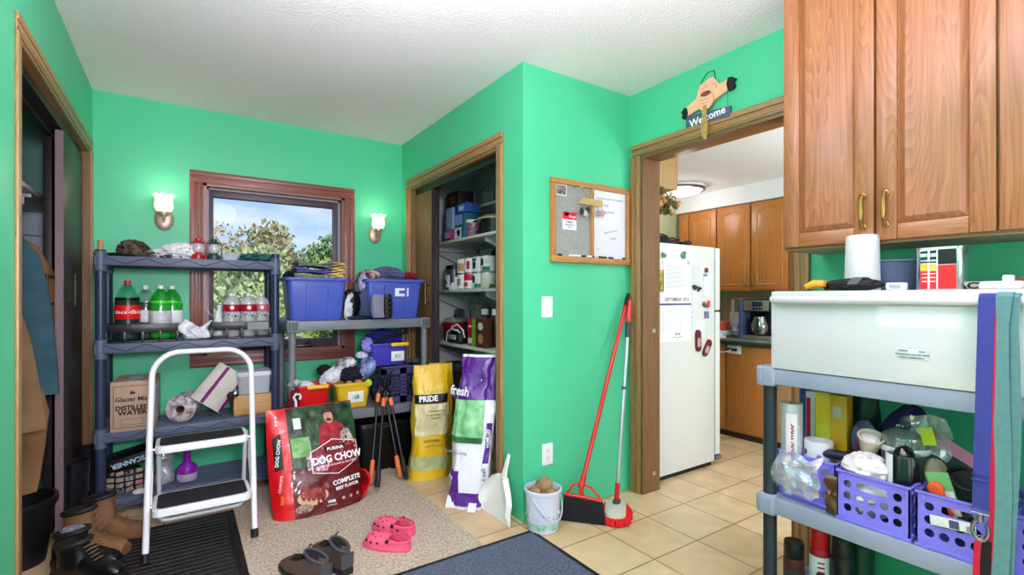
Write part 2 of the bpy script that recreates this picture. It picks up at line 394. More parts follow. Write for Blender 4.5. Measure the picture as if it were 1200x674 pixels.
# kitchen shell
b = MB(); b.bx(4.53, 4.66, -1.55, 3.4, 0, 2.35, oliveg); struct(b.build('wall_kitchen'))
b = MB(); b.bx(XD+0.02, 4.66, 3.25, 3.4, 0, 2.35, oliveg); struct(b.build('wall_kitchen'))
b = MB()
for x0, x1, z0, z1 in ((XK-0.01, 2.5, 0, 2.35), (4.1, 4.66, 0, 2.35), (2.5, 4.1, 0, 0.7), (2.5, 4.1, 2.0, 2.35)):
    b.bx(x0, x1, -1.55, -1.42, z0, z1, oliveg)
struct(b.build('wall_kitchen'))
b = MB(); b.bx(4.20, 4.53, -1.4, 3.25, 2.043, 2.2, smooth_ceil); struct(b.build('trim_1'), 'plain white soffit above the kitchen cabinets')
b = MB(); b.bx(XK, XK+0.068, 2.135, 3.25, 0, 2.2, oliveg); struct(b.build('wall_kitchen'))

# ---- casings: flat board with two beads; rails mitred by butt joint
def casing(name, plane, side, a0, a1, ztop, w, m_v, m_h, zbot=0.0, bottom=False, th=1.0):
    """frame round an opening a0..a1 up to ztop; plane 'x' (wall faces -x or +x) or 'y'"""
    b = MB(); k, d = plane[0], plane[1]
    def bar(u0, u1, z0, z1, horiz):
        m = m_h if horiz else m_v
        def q(u0, u1, z0, z1, t0, t1):
            lo, hi = sorted((d+side*t0*th, d+side*t1*th))
            if k == 'x': b.bx(lo, hi, u0, u1, z0, z1, m, 0.003)
            else: b.bx(u0, u1, lo, hi, z0, z1, m, 0.003)
        q(u0+0.0012, u1-0.0012, z0+0.0012*horiz, z1-0.0012*horiz, 0.0, 0.012)
        if horiz:
            s = 1 if z0 >= ztop-0.001 else -1
            zi, zo = (z0, z1) if s > 0 else (z1, z0)
            h = abs(z1-z0)
            q(u0, u1, *sorted((zo, zo-s*h*0.42)), 0.0, 0.022)
            q(u0, u1, *sorted((zi+s*h*0.16, zi+s*h*0.42)), 0.0, 0.017)
        else:
            s = 1 if u0 >= a1-0.001 else -1
            ui, uo = (u0, u1) if s > 0 else (u1, u0)
            h = abs(u1-u0)
            q(*sorted((uo, uo-s*h*0.42)), z0, z1, 0.0, 0.022)
            q(*sorted((ui+s*h*0.16, ui+s*h*0.42)), z0, z1, 0.0, 0.017)
    bar(a0-w, a0, zbot if not bottom else zbot, ztop, False); bar(a1, a1+w, zbot, ztop, False)
    bar(a0-w, a1+w, ztop, ztop+w, True)
    if bottom: bar(a0-w, a1+w, zbot-w, zbot, True)
    return struct(b.build(name))
casing('trim_2', ('x', XL), 1, CY0, CY1, CZ, 0.060, oak, oak_h, th=0.5)
casing('trim_3', ('y', YB), -1, WX0, WX1, WZ1, 0.075, redw, redw_h, WZ0, True)
casing('trim_4', ('x', XP), -1, PY0, PY1, PZ, 0.068, oak, oak_h)
casing('trim_5', ('x', XD), -1, DY0, DY1, DZ, 0.067, oak, oak_h)
# jambs
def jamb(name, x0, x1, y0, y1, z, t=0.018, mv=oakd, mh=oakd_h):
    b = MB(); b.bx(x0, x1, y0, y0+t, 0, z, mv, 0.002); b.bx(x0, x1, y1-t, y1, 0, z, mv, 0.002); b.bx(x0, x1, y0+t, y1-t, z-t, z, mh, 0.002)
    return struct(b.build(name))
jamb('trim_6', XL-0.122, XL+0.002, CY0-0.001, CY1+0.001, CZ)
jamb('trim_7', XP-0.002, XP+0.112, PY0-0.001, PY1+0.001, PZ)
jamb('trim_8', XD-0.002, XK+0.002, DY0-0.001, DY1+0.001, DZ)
b = MB(); plm = mat('nickel_plate', (0.72, 0.68, 0.60), 0.3, 0.9)
b.bx(XD+0.085, XD+0.110, DY1-0.0195, DY1-0.0165, 0.10, 0.125, plm, 0.001); b.bx(XD+0.085, XD+0.110, DY1-0.0195, DY1-0.0165, 0.975, 1.0, plm, 0.001)
struct(b.build('trim_9'), 'small metal catch plates on the doorway jamb')
# header tracks of the two closets
b = MB(); b.bx(XL-0.085, XL-0.035, CY0+0.02, CY1-0.02, CZ-0.05, CZ-0.018, black); struct(b.build('trim_10'))
b = MB(); b.bx(XP+0.03, XP+0.09, PY0+0.02, PY1-0.02, PZ-0.06, PZ-0.018, black); struct(b.build('trim_11'))

# ---- coat closet: dark leaf folded back to the far jamb, second leaf behind it, back to back pulls
def pull(x, y, z0, z1, out):
    b = MB(); b.tube([(x, y, z0), (x+out*0.032, y, z0), (x+out*0.036, y, z0+0.004)], 0.005, bronze, 8)
    b.tube([(x, y, z1), (x+out*0.032, y, z1), (x+out*0.036, y, z1-0.004)], 0.005, bronze, 8)
    b.tube([(x+out*0.034, y, z0-0.012), (x+out*0.034, y, z1+0.012)], 0.006, bronze, 8); return b
b = MB(); b.bx(-0.505, -0.472, 3.17, 3.70, 0.02, 2.0, darkdoor, 0.003)
dl = struct(b.build('door_1'), 'dark leaf of the coat closet door')
for o in (1, -1):
    pull(-0.472 if o > 0 else -0.505, 3.21, 1.165, 1.295, o).build('door_handle', dl)
edge = mat('door_edge', (0.43, 0.35, 0.36), 0.5)
e = MB(); e.bx(-0.504, -0.473, 3.1685, 3.1705, 0.025, 1.995, edge); e.build('edge_strip', dl)
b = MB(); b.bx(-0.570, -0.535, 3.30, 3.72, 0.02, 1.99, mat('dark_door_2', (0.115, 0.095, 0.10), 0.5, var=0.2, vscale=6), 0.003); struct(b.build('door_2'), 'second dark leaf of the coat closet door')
# closet fittings
b = MB(); shelfw = mat('closet_shelf', (0.80, 0.78, 0.74), 0.5)
b.bx(-1.17, -0.60, 1.98, 3.98, 1.70, 1.722, shelfw, 0.002); struct(b.build('trim_12'), 'white shelf across the coat closet')
b = MB(); b.bx(-1.17, -0.58, 3.974, 3.989, 0.35, 1.55, pale); b.bx(-1.17, -0.58, 3.974, 3.986, 1.56, 1.69, pale); struct(b.build('trim_13'), 'pale panel on the closet end wall')
# ---- pantry leaf
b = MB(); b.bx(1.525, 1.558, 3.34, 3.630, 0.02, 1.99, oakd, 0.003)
dp = struct(b.build('door_3'), 'brown folding leaf of the pantry door')
for o in (1, -1):
    pull(1.525 if o < 0 else 1.558, 3.37, 1.155, 1.285, o).build('door_handle', dp)
e = MB(); e.bx(1.526, 1.557, 3.3385, 3.3405, 0.025, 1.985, darkdoor); e.build('edge_strip', dp)
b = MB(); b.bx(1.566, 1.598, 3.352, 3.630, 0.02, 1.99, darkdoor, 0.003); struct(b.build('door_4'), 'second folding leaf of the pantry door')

# ---- window sash, glass
sashm = mat('dark_sash', (0.34, 0.27, 0.30), 0.45, var=0.1, vscale=5); linerm = mat('jamb_liner', (0.62, 0.60, 0.64), 0.5)
b = MB()
b.bx(WX0, WX0+0.02, YB-0.005, YB+0.15, WZ0, WZ1, redw); b.bx(WX1-0.02, WX1, YB-0.005, YB+0.15, WZ0, WZ1, redw)
b.bx(WX0, WX1, YB-0.005, YB+0.15, WZ0, WZ0+0.018, redw_h); b.bx(WX0, WX1, YB-0.005, YB+0.15, WZ1-0.018, WZ1, redw_h)
wj = struct(b.build('window_1'))
b = MB()
x0, x1, z0, z1 = WX0+0.02, WX1-0.02, WZ0+0.018, WZ1-0.018
for a, c, p, q in ((x0, x0+0.014, z0, z1), (x1-0.014, x1, z0, z1), (x0, x1, z1-0.012, z1)): b.bx(a, c, YB+0.05, YB+0.075, p, q, linerm)
b.build('window_liner', wj)
b = MB(); fw = 0.042
for a, c, p, q in ((x0, x0+fw, z0, z1), (x1-fw, x1, z0, z1), (x0+fw, x1-fw, z0, z0+0.06), (x0+fw, x1-fw, z1-0.055, z1)): b.bx(a, c, YB+0.075, YB+0.125, p, q, sashm, 0.004)
b.build('window_frame', wj)
b = MB(); b.bx(x0+fw-0.005, x1-fw+0.005, YB+0.098, YB+0.101, z0+0.055, z1-0.05, pane_mat('window_glass', (0.97, 0.98, 0.98), 0.003)); b.build('pane', wj)
b = MB(); b.bx(0.70, 0.82, YB+0.05, YB+0.075, z0+0.0, z0+0.022, bronze, 0.005); b.cyl((0.76, YB+0.06, z0+0.02), (0.80, YB+0.03, z0+0.05), 0.006, bronze); b.build('crank', wj)

# ---- glazed entry door beside the camera (out of the picture, mirrored in the white appliance)
dw = mat('door_paint', (0.86, 0.86, 0.84), 0.4)
b = MB()
for y0, y1, z0, z1 in ((EY0, 0.86, 0, 2.05), (1.42, EY1, 0, 2.05), (0.86, 1.42, 0, 0.95), (0.86, 1.42, 1.95, 2.05)): b.bx(XL-0.075, XL-0.03, y0, y1, z0, z1, dw)
dr = struct(b.build('door_5')); b = MB()
b.bx(XL-0.055, XL-0.05, 0.855, 1.425, 0.945, 1.955, pane_mat('window_glass', (1, 1, 1), 0.05)); b.build('pane', dr)

# ---- wall sconces
shade_m = mat('frosted_shade', (0.98, 0.95, 0.90), 0.35, emit=(1.0, 0.93, 0.82), estr=0.9); sc_base = mat('brushed_rose_brass', (0.80, 0.70, 0.62), 0.42, 0.55)
def sconce(x, z, label):
    t = thing('wall_sconce', label, 'wall lamp', (x, YB, z), 0, 'wall sconces beside the window')
    b = MB(); M = xf((0, 0, -0.045), (R(90), 0, 0), (0.052, 0.072, 1))
    b.lathe([(0.0, 0.0), (1.0, 0.0), (1.0, 0.008), (0.86, 0.016), (0.6, 0.022), (0, 0.024)], sc_base, 32, M); b.build('back_plate', t)
    b = MB(); b.tube([(0, -0.02, -0.05), (0, -0.05, -0.056), (0, -0.078, -0.045), (0, -0.085, -0.02)], 0.008, sc_base, 10)
    b.lathe([(0.0, -0.03), (0.024, -0.03), (0.03, -0.012), (0.028, 0.0), (0, 0)], sc_base, 20, xf((0, -0.085, 0.0))); b.sph((0, -0.06, -0.062), 0.007, sc_base, 10, 8); b.build('arm', t)
    b = MB(); n = 40; rings = []
    for k, (r, zz) in enumerate(((0.024, -0.012), (0.040, -0.004), (0.050, 0.02), (0.049, 0.045), (0.046, 0.066), (0.050, 0.085), (0.060, 0.098), (0.057, 0.097), (0.046, 0.083), (0.042, 0.06), (0.045, 0.03), (0.036, 0.004), (0.02, -0.004))):
        fl = 0.05 if 5 <= k <= 8 else 0.015
        rings.append([(r*(1+fl*math.cos(8*2*PI*j/n))*math.cos(2*PI*j/n), r*(1+fl*math.cos(8*2*PI*j/n))*math.sin(2*PI*j/n), zz+(0.006*math.cos(8*2*PI*j/n) if 5 <= k <= 7 else 0)) for j in range(n)])
    b.loft(rings, shade_m, False, True, xf((0, -0.085, 0.0))); b.build('lamp_shade', t)
    l = light('sconce_bulb', 'POINT', (0, -0.15, 0.13), 1.3, (1, 0.74, 0.58), 0.05); l.parent = t
sconce(-0.094, 1.735, 'tulip glass wall lamp between the closet corner and the window')
sconce(1.271, 1.735, 'tulip glass wall lamp to the right of the window')
# ------------------------------------------------------------------ shared materials
blackc = mat('black_cloth', (0.045, 0.045, 0.05), 0.8, var=0.3, vscale=20); sole = mat('shoe_sole', (0.10, 0.10, 0.11), 0.6); chrome = mat('chrome_ball', (0.80, 0.80, 0.84), 0.10, 1.0)
redlab = mat('red_label', (0.82, 0.06, 0.09), 0.35); whitelab = mat('white_label', (0.90, 0.91, 0.92), 0.4); whitet = mat('white_print', (0.95, 0.95, 0.95), 0.5); blackt = mat('black_print', (0.05, 0.05, 0.06), 0.5); redt = mat('red_print', (0.75, 0.07, 0.10), 0.5); core = mat('brown_core', (0.42, 0.28, 0.24), 0.7)
# ================================================================== COAT CLOSET CONTENTS
tanj = mat('tan_canvas', (0.52, 0.39, 0.25), 0.9, var=0.15, vscale=8); brownj = mat('brown_canvas', (0.44, 0.34, 0.23), 0.9, var=0.2, vscale=8); tealf = mat('teal_fleece', (0.17, 0.30, 0.34), 0.95, var=0.2, vscale=10); pantsm = mat('rust_canvas', (0.46, 0.33, 0.20), 0.9, var=0.2, vscale=8)
b = MB(); b.tube([(-0.86, 1.98, 1.60), (-0.86, 3.985, 1.60)], 0.014, mat('steel', (0.6, 0.6, 0.62), 0.3, 1.0), 12); struct(b.build('trim_14'), 'steel clothes rail in the coat closet')
def garment(name, label, cat, y, prof, m, cx, th=0.10, seed=1, hanger=True, collar=None, sleeve=None):
    """hung garment seen side on: PROF lists (z, right x edge); left edge mirrors about CX"""
    t = thing(name, label, cat, (cx, y, prof[-1][0]), 0, 'coats in the closet'); z0 = prof[-1][0]; b = MB(); n = 40; rings = []
    zz = []; 
    for i in range(len(prof)-1):
        for k in range(6): f = k/6; zz.append((prof[i][0]*(1-f)+prof[i+1][0]*f, prof[i][1]*(1-f)+prof[i+1][1]*f))
    zz.append(prof[-1])
    for z, x in zz:
        w = max(0.012, x-cx); v = (prof[0][0]-z)/(prof[0][0]-prof[-1][0]); d = th/2*(0.35+0.65*min(1, v*2.5)); ring = []
        for j in range(n):
            a = 2*PI*j/n; c, s = math.cos(a), math.sin(a); f = 1+0.16*v*math.sin(a*5+seed*1.7)+0.10*noise.noise(Vector((c*2+seed, s*2, z*5)))
            ring.append((w*math.copysign(abs(c)**0.7, c)*(1+0.03*v*math.sin(a*6+seed)), d*s*f, z-z0))
        rings.append(ring)
    b.loft(rings, m); b.build('garment_body', t)
    if hanger:
        b = MB(); zt = prof[0][0]-z0; b.tube([(-0.12, 0, zt-0.02), (0, 0, zt+0.02), (0, 0, zt+0.05)], 0.006, black, 8); hr = 1.60-z0
        b.tube([(0, 0, zt+0.03), (0, 0, hr-0.03), (-0.86-cx, 0, hr+0.018), (-0.86-cx-0.012, 0, hr)], 0.004, black, 8); b.build('hanger', t)
    if sleeve:
        b = MB(); b.tube([(x-cx, yy, z-z0) for x, yy, z in sleeve], 0.06, m, 14, radii=[0.045, 0.062, 0.058, 0.052, 0.046][:len(sleeve)]); b.build('sleeve', t)
    if collar:
        b = MB(); b.tube([(0.04, -th*0.3, prof[0][0]-z0-0.02), (0.0, -th*0.4, prof[0][0]-z0-0.07), (-0.03, -th*0.42, prof[0][0]-z0-0.2)], 0.012, collar, 8); b.build('zip_edge', t)
    return t
garment('canvas_jacket', 'tan canvas jacket hanging farthest back in the coat closet', 'jacket', 3.30, [(1.49, -0.655), (1.44, -0.585), (1.30, -0.520), (1.12, -0.500), (1.00, -0.500), (0.90, -0.525)], tanj, -0.76, 0.12, 1)
garment('fleece_jacket', 'dark teal fleece hanging in front of the tan jacket', 'jacket', 3.02, [(1.47, -0.59), (1.38, -0.532), (1.225, -0.503), (1.02, -0.484), (0.86, -0.475), (0.755, -0.472)], tealf, -0.76, 0.13, 2, collar=blackc)
garment('work_coat', 'brown canvas coat hanging nearest in the coat closet', 'coat', 2.74, [(1.27, -0.63), (1.19, -0.55), (1.02, -0.507), (0.88, -0.487), (0.735, -0.470), (0.655, -0.464)], brownj, -0.72, 0.12, 3)
garment('work_trousers', 'rust brown canvas trousers hanging below the brown coat', 'trousers', 2.90, [(0.80, -0.50), (0.70, -0.478), (0.55, -0.488), (0.42, -0.505), (0.36, -0.515)], pantsm, -0.70, 0.10, 4, hanger=True)
b = MB(); b.box((0, 0, 0), (0.02, 0.06, 0.05), mat('red_tag', (0.62, 0.10, 0.12), 0.6), 0.008); b.tube([(0, 0, 0.02), (-0.05, 0, 0.15), (-0.07, 0, 0.24)], 0.004, mat('red_tag', (0.62, 0.10, 0.12), 0.6), 6); tag(b.build('glove_clip', loc=(-0.512, 3.31, 0.875)), 'small red tag dangling below the tan jacket', 'tag')
t = thing('hat', 'small blue cap hanging near the closet header', 'cap', (-0.625, 3.0, 1.90)); 
b = MB(); b.sph((0, 0, 0), (0.035, 0.06, 0.045), mat('blue_cap', (0.14, 0.20, 0.50), 0.6), 16, 10); b.build('crown', t); b = MB(); b.box((0.02, -0.05, -0.03), (0.03, 0.06, 0.008), mat('blue_cap', (0.14, 0.20, 0.50), 0.6), 0.003, (0.3, 0, 0)); b.build('brim', t)
b = MB(); b.box((-0.635, 3.05, 1.789), (0.05, 0.16, 0.130), mat('grey_carton', (0.46, 0.46, 0.44), 0.7), 0.004); b.box((-0.635, 3.05, 1.86), (0.054, 0.164, 0.02), mat('grey_carton', (0.46, 0.46, 0.44), 0.7), 0.004); tag(b.build('shelf_carton'), 'small grey carton on the closet shelf', 'box')
b = MB(); bk2 = mat('bracket_white', (0.62, 0.70, 0.70), 0.5); b.box((-0.66, 3.30, 1.689), (0.10, 0.012, 0.018), bk2, 0.002); b.box((-0.66, 3.30, 1.665), (0.05, 0.012, 0.04), bk2, 0.002); struct(b.build('trim_15'), 'shelf bracket in the coat closet')
# dark bucket, rubber boots
t = thing('bucket', 'black bucket on the closet floor under the trousers', 'bucket', (-0.615, 3.05, 0.0)); bkb = mat('dark_bucket', (0.05, 0.065, 0.065), 0.4); b = MB(); b.lathe([(0, 0), (0.10, 0), (0.135, 0.27), (0.143, 0.27), (0.143, 0.29), (0.130, 0.29), (0.098, 0.01), (0, 0.008)], bkb, 32); b.build('pail', t)
b = MB(); b.tube([(0.14*math.cos(a), 0.14*math.sin(a), 0.275-0.09*math.sin(a/1)*1) for a in [PI*k/12 for k in range(13)]], 0.004, bkb, 6); b.build('bail', t)
rubm = mat('black_rubber_boot', (0.06, 0.065, 0.08), 0.28, coat=0.3)
def tall_boot(label, x, y, rz):
    t = thing('rubber_boot', label, 'boot', (x, y, 0.0), rz, 'tall rubber boots by the closet'); b = MB()
    sp = [((0.0, 0, 0.02), 0.052), ((0, 0, 0.10), 0.050), ((-0.005, 0, 0.20), 0.052), ((-0.008, 0, 0.30), 0.060), ((-0.008, 0, 0.365), 0.064)]
    b.loft([[(p[0]+r*1.12*math.cos(a), r*math.sin(a), p[2]) for a in [2*PI*k/24 for k in range(24)]] for p, r in sp]+[[(-0.008+0.058*1.12*math.cos(a), 0.058*math.sin(a), z) for a in [2*PI*k/24 for k in range(24)]] for z in (0.366, 0.20)], rubm); b.build('shaft', t)
    b = MB(); rings = []
    for i in range(13):
        s = i/12; X = -0.055+0.25*s; w = 0.045*(math.sin(PI*(0.12+0.82*s)))**0.4; h = 0.115*(1-s)+0.065*s-0.02*max(0, s-0.8)/0.2
        rings.append([(X, w*math.cos(a), 0.010+(h if math.sin(a) > 0 else 0.008)*math.sin(a)*0.9+0.012) for a in [2*PI*k/20 for k in range(20)]])
    b.loft(rings, rubm); b.build('foot', t)
    b = MB(); b.loft([[(0.07+x*f, y*f, z) for x, y in rrect(0.275, 0.10, 0.045)] for f, z in ((1, 0), (1.02, 0.008), (1.0, 0.022))], sole); b.build('sole', t); return t
tall_boot('tall black rubber boot nearer the shelf post', -0.437, 3.555, R(-90)); tall_boot('tall black rubber boot in front of the one by the post', -0.452, 3.29, R(-92))
for lb, x, y, tilt in (('slim black umbrella case standing behind the rubber boots', -0.50, 3.62, 0.02),):
    b = MB(); b.tube([(0, 0, 0), (0.004, 0, 0.20), (0.01, 0.01, 0.34)], 0.03, blackc, 12); tag(b.build('umbrella', loc=(x, y, 0.0)), lb, 'umbrella')
# tan work boots and black boots in front
nub = mat('tan_nubuck', (0.48, 0.35, 0.22), 0.75, var=0.15, vscale=15); nubc = mat('boot_collar', (0.10, 0.09, 0.09), 0.6); gums = mat('gum_sole', (0.48, 0.33, 0.20), 0.6)
def work_boot(label, x, y, rz, m, mc, ms, h=0.165, name='work_boot', grp='work boots by the closet', tilt=0.0, lace=True, z=0.0095, L_=0.29):
    t = thing(name, label, 'boot', (x, y, z), rz, grp, rot=(0, 0, rz)); b = MB()
    def hw(s): return 0.050*(math.sin(PI*min(1, 0.09+0.85*s))**0.42)*(0.80+0.25*s-0.08*math.exp(-((s-0.42)/0.16)**2))
    def tz(s): return 0.100-0.038/(1+math.exp(-(s-0.58)*14))-0.026*max(0, (s-0.80)/0.2)**2
    rings = []
    for i in range(29):
        s = 0.004+0.992*i/28; w = hw(s); hh = tz(s)
        rings.append([((s-0.5)*L_, w*math.copysign(abs(math.cos(a))**0.7, math.cos(a)), 0.026+(max(0, math.sin(a))**0.75*(hh-0.018) if math.sin(a) > 0 else 0.010*math.sin(a))) for a in [2*PI*k/22 for k in range(22)]])
    b.loft(rings, m); b.build('vamp', t)
    b = MB(); b.loft([[(-0.070+dx+0.062*k_*math.cos(a), 0.046*k_*math.sin(a), zz+0.012*math.cos(a)*(zz > 0.1)) for a in [2*PI*k/26 for k in range(26)]] for dx, k_, zz in ((0.012, 1.10, 0.06), (0.008, 1.02, 0.10), (0.0, 0.98, h-0.03), (0.0, 1.02, h-0.006))], m, False); b.build('shaft', t)
    b = MB(); b.tube([(-0.070+0.063*math.cos(a), 0.047*math.sin(a), h+0.012*math.cos(a)) for a in [2*PI*k/26 for k in range(26)]], 0.011, mc, 10, True)
    b.loft([[(-0.070+0.060*f*math.cos(a), 0.044*f*math.sin(a), zz) for a in [2*PI*k/26 for k in range(26)]] for f, zz in ((1, h-0.002), (0.9, 0.06), (0.05, 0.05))], mc); b.build('collar', t)
    ol = lambda f: [((s-0.5)*L_*1.03, hw(s)*f) for s in [0.004+0.992*i/24 for i in range(25)]]+[((s-0.5)*L_*1.03, -hw(s)*f) for s in [0.004+0.992*i/24 for i in range(24, -1, -1)]]
    b = MB(); b.loft([[(px, py, zz) for px, py in ol(f)] for f, zz in ((0.99, 0), (1.09, 0.006), (1.08, 0.026), (1.0, 0.032))], ms); b.build('sole', t)
    if lace:
        b = MB()
        for k in range(5):
            zz = 0.088+(h-0.10)*k/4; X = 0.043-0.045*k/4
            b.tube([(X, -0.024, zz), (X+0.012, 0, zz+0.008), (X, 0.024, zz)], 0.0028, mat('lace_tan', (0.42, 0.34, 0.24), 0.8), 6)
        b.build('lace', t)
    return t
work_boot('tan nubuck work boot with black collar, nearer the picture bottom', -0.335, 2.965, R(-33), nub, nubc, gums, 0.20)
work_boot('tan nubuck work boot with black collar, behind the other tan one', -0.275, 3.115, R(-27), nub, nubc, gums, 0.20)
blk_l = mat('black_leather', (0.05, 0.052, 0.06), 0.32, coat=0.25, var=0.2, vscale=8)
work_boot('black leather boot lying nearest the camera at the closet', -0.325, 2.715, R(-36), blk_l, nubc, sole, 0.15, 'leather_boot', 'black boots by the closet')
work_boot('black leather boot behind the nearest black one', -0.345, 2.845, R(-36), blk_l, nubc, sole, 0.15, 'leather_boot', 'black boots by the closet')
b = MB(); b.blob((0, 0, 0), (0.04, 0.03, 0.016), mat('grey_sock', (0.45, 0.46, 0.48), 0.9), 0.3, 2.2, 4); tag(b.build('sock', loc=(-0.40, 2.885, 0.168)), 'grey sock hanging out of the black boot', 'sock')
# ================================================================== PANTRY SHELVES AND CONTENTS
pw = mat('pantry_shelf_white', (0.86, 0.86, 0.84), 0.45); pgrey = mat('bracket_grey', (0.74, 0.76, 0.79), 0.45)
PS = {'top': 1.935, 'a': 1.645, 'b': 1.255, 'c': 0.828, 'd': 0.42}
for i, (k, z) in enumerate(PS.items()):
    fxx = 1.98 if k == 'top' else 1.76
    t = thing('pantry_shelf', {'top': 'short white shelf highest in the pantry', 'a': 'white pantry shelf carrying the tea boxes', 'b': 'white pantry shelf carrying the cans', 'c': 'white pantry shelf carrying the iron and cookie carton', 'd': 'white pantry shelf low behind the litter bag'}[k], 'shelf', (fxx, 3.05, z-0.02), 0, 'white pantry shelves')
    b = MB(); b.bx(0, 2.255-fxx, -0.80, 0.90, 0, 0.02, pw, 0.002); b.build('shelf_board', t)
    for yy in (-0.05, 0.86):
        b = MB(); b.bx(0.03, 2.255-fxx, yy-0.012, yy+0.012, -0.035, 0, pgrey, 0.003); b.bx(2.23-fxx, 2.255-fxx, yy-0.012, yy+0.012, -0.24, 0, pgrey, 0.003)
        b.tube([(0.05, yy, -0.03), (2.24-fxx, yy, -0.20)], 0.013, pgrey, 8); b.build('bracket', t)
def carton(name, label, cat, x, y, z, w, d, h, m, faces=(), rz=0.0, grp=None, txt=()):
    """box: front faces -x; FACES (y0,y1,z0,z1,mat) on the front, TXT (string,y,z,size,mat); y measured to the picture right = -y"""
    t = thing(name, label, cat, (x, y, z), rz, grp); b = MB(); b.bx(0, d, -w/2, w/2, 0, h, m, 0.002); b.build('carton', t)
    if faces or txt:
        b = MB()
        for y0, y1, z0, z1, mm in faces: b.bx(-0.001, 0.0005, -y1, -y0, z0, z1, mm)
        for s, yy, zz, sz, mm in txt: b.text(s, sz, mm, face((-0.0014, -yy, zz), (0, -1, 0), (0, 0, 1)), 0.0005, bold=0.0008)
        b.build('print', t)
    return t
blu = mat('box_blue', (0.18, 0.35, 0.68), 0.4); lblu = mat('box_lightblue', (0.56, 0.68, 0.88), 0.4); teal2 = mat('box_teal', (0.14, 0.42, 0.52), 0.4); mag = mat('box_magenta', (0.76, 0.12, 0.42), 0.4); lav = mat('box_lavender', (0.70, 0.66, 0.86), 0.4); whb = mat('box_white', (0.90, 0.90, 0.92), 0.4); dk = mat('box_dark', (0.06, 0.06, 0.08), 0.45, var=0.4, vscale=20); mint = mat('box_mint', (0.52, 0.78, 0.70), 0.4)
z = PS['a']; g = 'small cartons on the tea shelf'
carton('tea_box', 'blue box with white label lying on top of the stack, right', 'box', 1.80, 3.405, z+0.205, 0.19, 0.12, 0.072, blu, ((-0.03, 0.07, 0.012, 0.06, lblu),), grp=g, txt=(('Ziploc', 0.02, 0.036, 0.026, whitet),))
carton('tea_box', 'blue box second from the top at the right of the stack', 'box', 1.80, 3.42, z+0.104, 0.165, 0.12, 0.098, teal2, ((-0.075, 0.045, 0.012, 0.088, lblu), (0.05, 0.08, 0.01, 0.09, teal2)), grp=g)
carton('tea_box', 'pale blue box with purple square, bottom right of the stack', 'box', 1.80, 3.43, z, 0.165, 0.12, 0.102, teal2, ((-0.075, 0.04, 0.012, 0.094, whb), (-0.03, 0.02, 0.03, 0.075, lav)), grp=g)
carton('tea_box', 'lavender and magenta box, bottom left of the stack', 'box', 1.80, 3.615, z, 0.135, 0.12, 0.094, mag, ((-0.06, 0.045, 0.03, 0.085, lav), (-0.06, 0.045, 0.008, 0.03, redlab)), grp=g)
carton('tea_box', 'tall pale blue and mint box standing on the magenta one', 'box', 1.80, 3.595, z+0.096, 0.125, 0.12, 0.175, lblu, ((-0.055, 0.0, 0.02, 0.16, lav), (0.005, 0.055, 0.02, 0.12, mint)), grp=g)
carton('tea_box', 'navy box left of the tall pale blue one', 'box', 1.84, 3.725, z+0.10, 0.08, 0.12, 0.135, mat('box_navy', (0.10, 0.16, 0.34), 0.4), grp=g)
carton('tea_box', 'dark olive box under the navy one, against the left wall', 'box', 1.84, 3.725, z, 0.075, 0.12, 0.098, mat('box_olive', (0.30, 0.28, 0.14), 0.5), grp=g)
carton('game_box', 'dark box with faded gold lettering on top of the tea boxes', 'box', 1.83, 3.60, z+0.274, 0.20, 0.14, 0.13, mat('box_brown', (0.16, 0.10, 0.09), 0.5), grp=g, txt=(('CHOC', 0.0, 0.08, 0.04, mat('dull_gold', (0.45, 0.33, 0.22), 0.5)), ('CRISP', 0.0, 0.045, 0.04, mat('dull_gold', (0.45, 0.33, 0.22), 0.5))))
t = thing('cook_pot', 'dark pot with a pale lid at the right end of the tea shelf', 'pot', (1.92, 3.09, z)); b = MB(); b.lathe([(0, 0), (0.10, 0), (0.115, 0.015), (0.118, 0.12), (0.11, 0.12), (0.108, 0.015), (0, 0.01)], black, 32); b.build('pot_body', t)
b = MB(); b.lathe([(0.122, 0.12), (0.122, 0.13), (0.07, 0.155), (0, 0.158)], mat('cream_enamel', (0.84, 0.80, 0.72), 0.35), 32); b.build('lid', t); b = MB(); b.tube([(-0.11, 0.0, 0.10), (-0.15, 0.05, 0.10), (-0.15, -0.05, 0.10), (-0.11, 0.0, 0.09)], 0.006, chrome, 8); b.build('handle', t)
t = thing('ladle_rest', 'cream curved handle of a pan leaning left of the dark pot', 'pan', (1.83, 3.22, z)); b = MB(); b.tube([(0, 0.09, 0.005), (0, 0.06, 0.07), (0, 0.0, 0.115), (0, -0.08, 0.125)], 0.016, mat('cream_enamel', (0.84, 0.80, 0.72), 0.35), 10, flat=0.6); b.build('handle', t); b = MB(); b.lathe([(0, 0), (0.06, 0.0), (0.075, 0.05), (0.07, 0.05), (0, 0.006)], black, 24, xf((0.08, -0.03, 0.0))); b.build('pan_body', t)
t = thing('paper_cup_tub', 'dark tub with a floral side between the tea boxes and the pot', 'tub', (1.845, 3.285, z)); b = MB(); b.lathe([(0, 0), (0.045, 0), (0.05, 0.12), (0, 0.12)], mat('floral_dark', (0.30, 0.24, 0.30), 0.5, col2=(0.78, 0.52, 0.62), vscale=40), 24); b.build('tub_body', t); b = MB(); b.lathe([(0.054, 0.115), (0.055, 0.135), (0, 0.138)], white_pl, 24); b.build('lid', t)
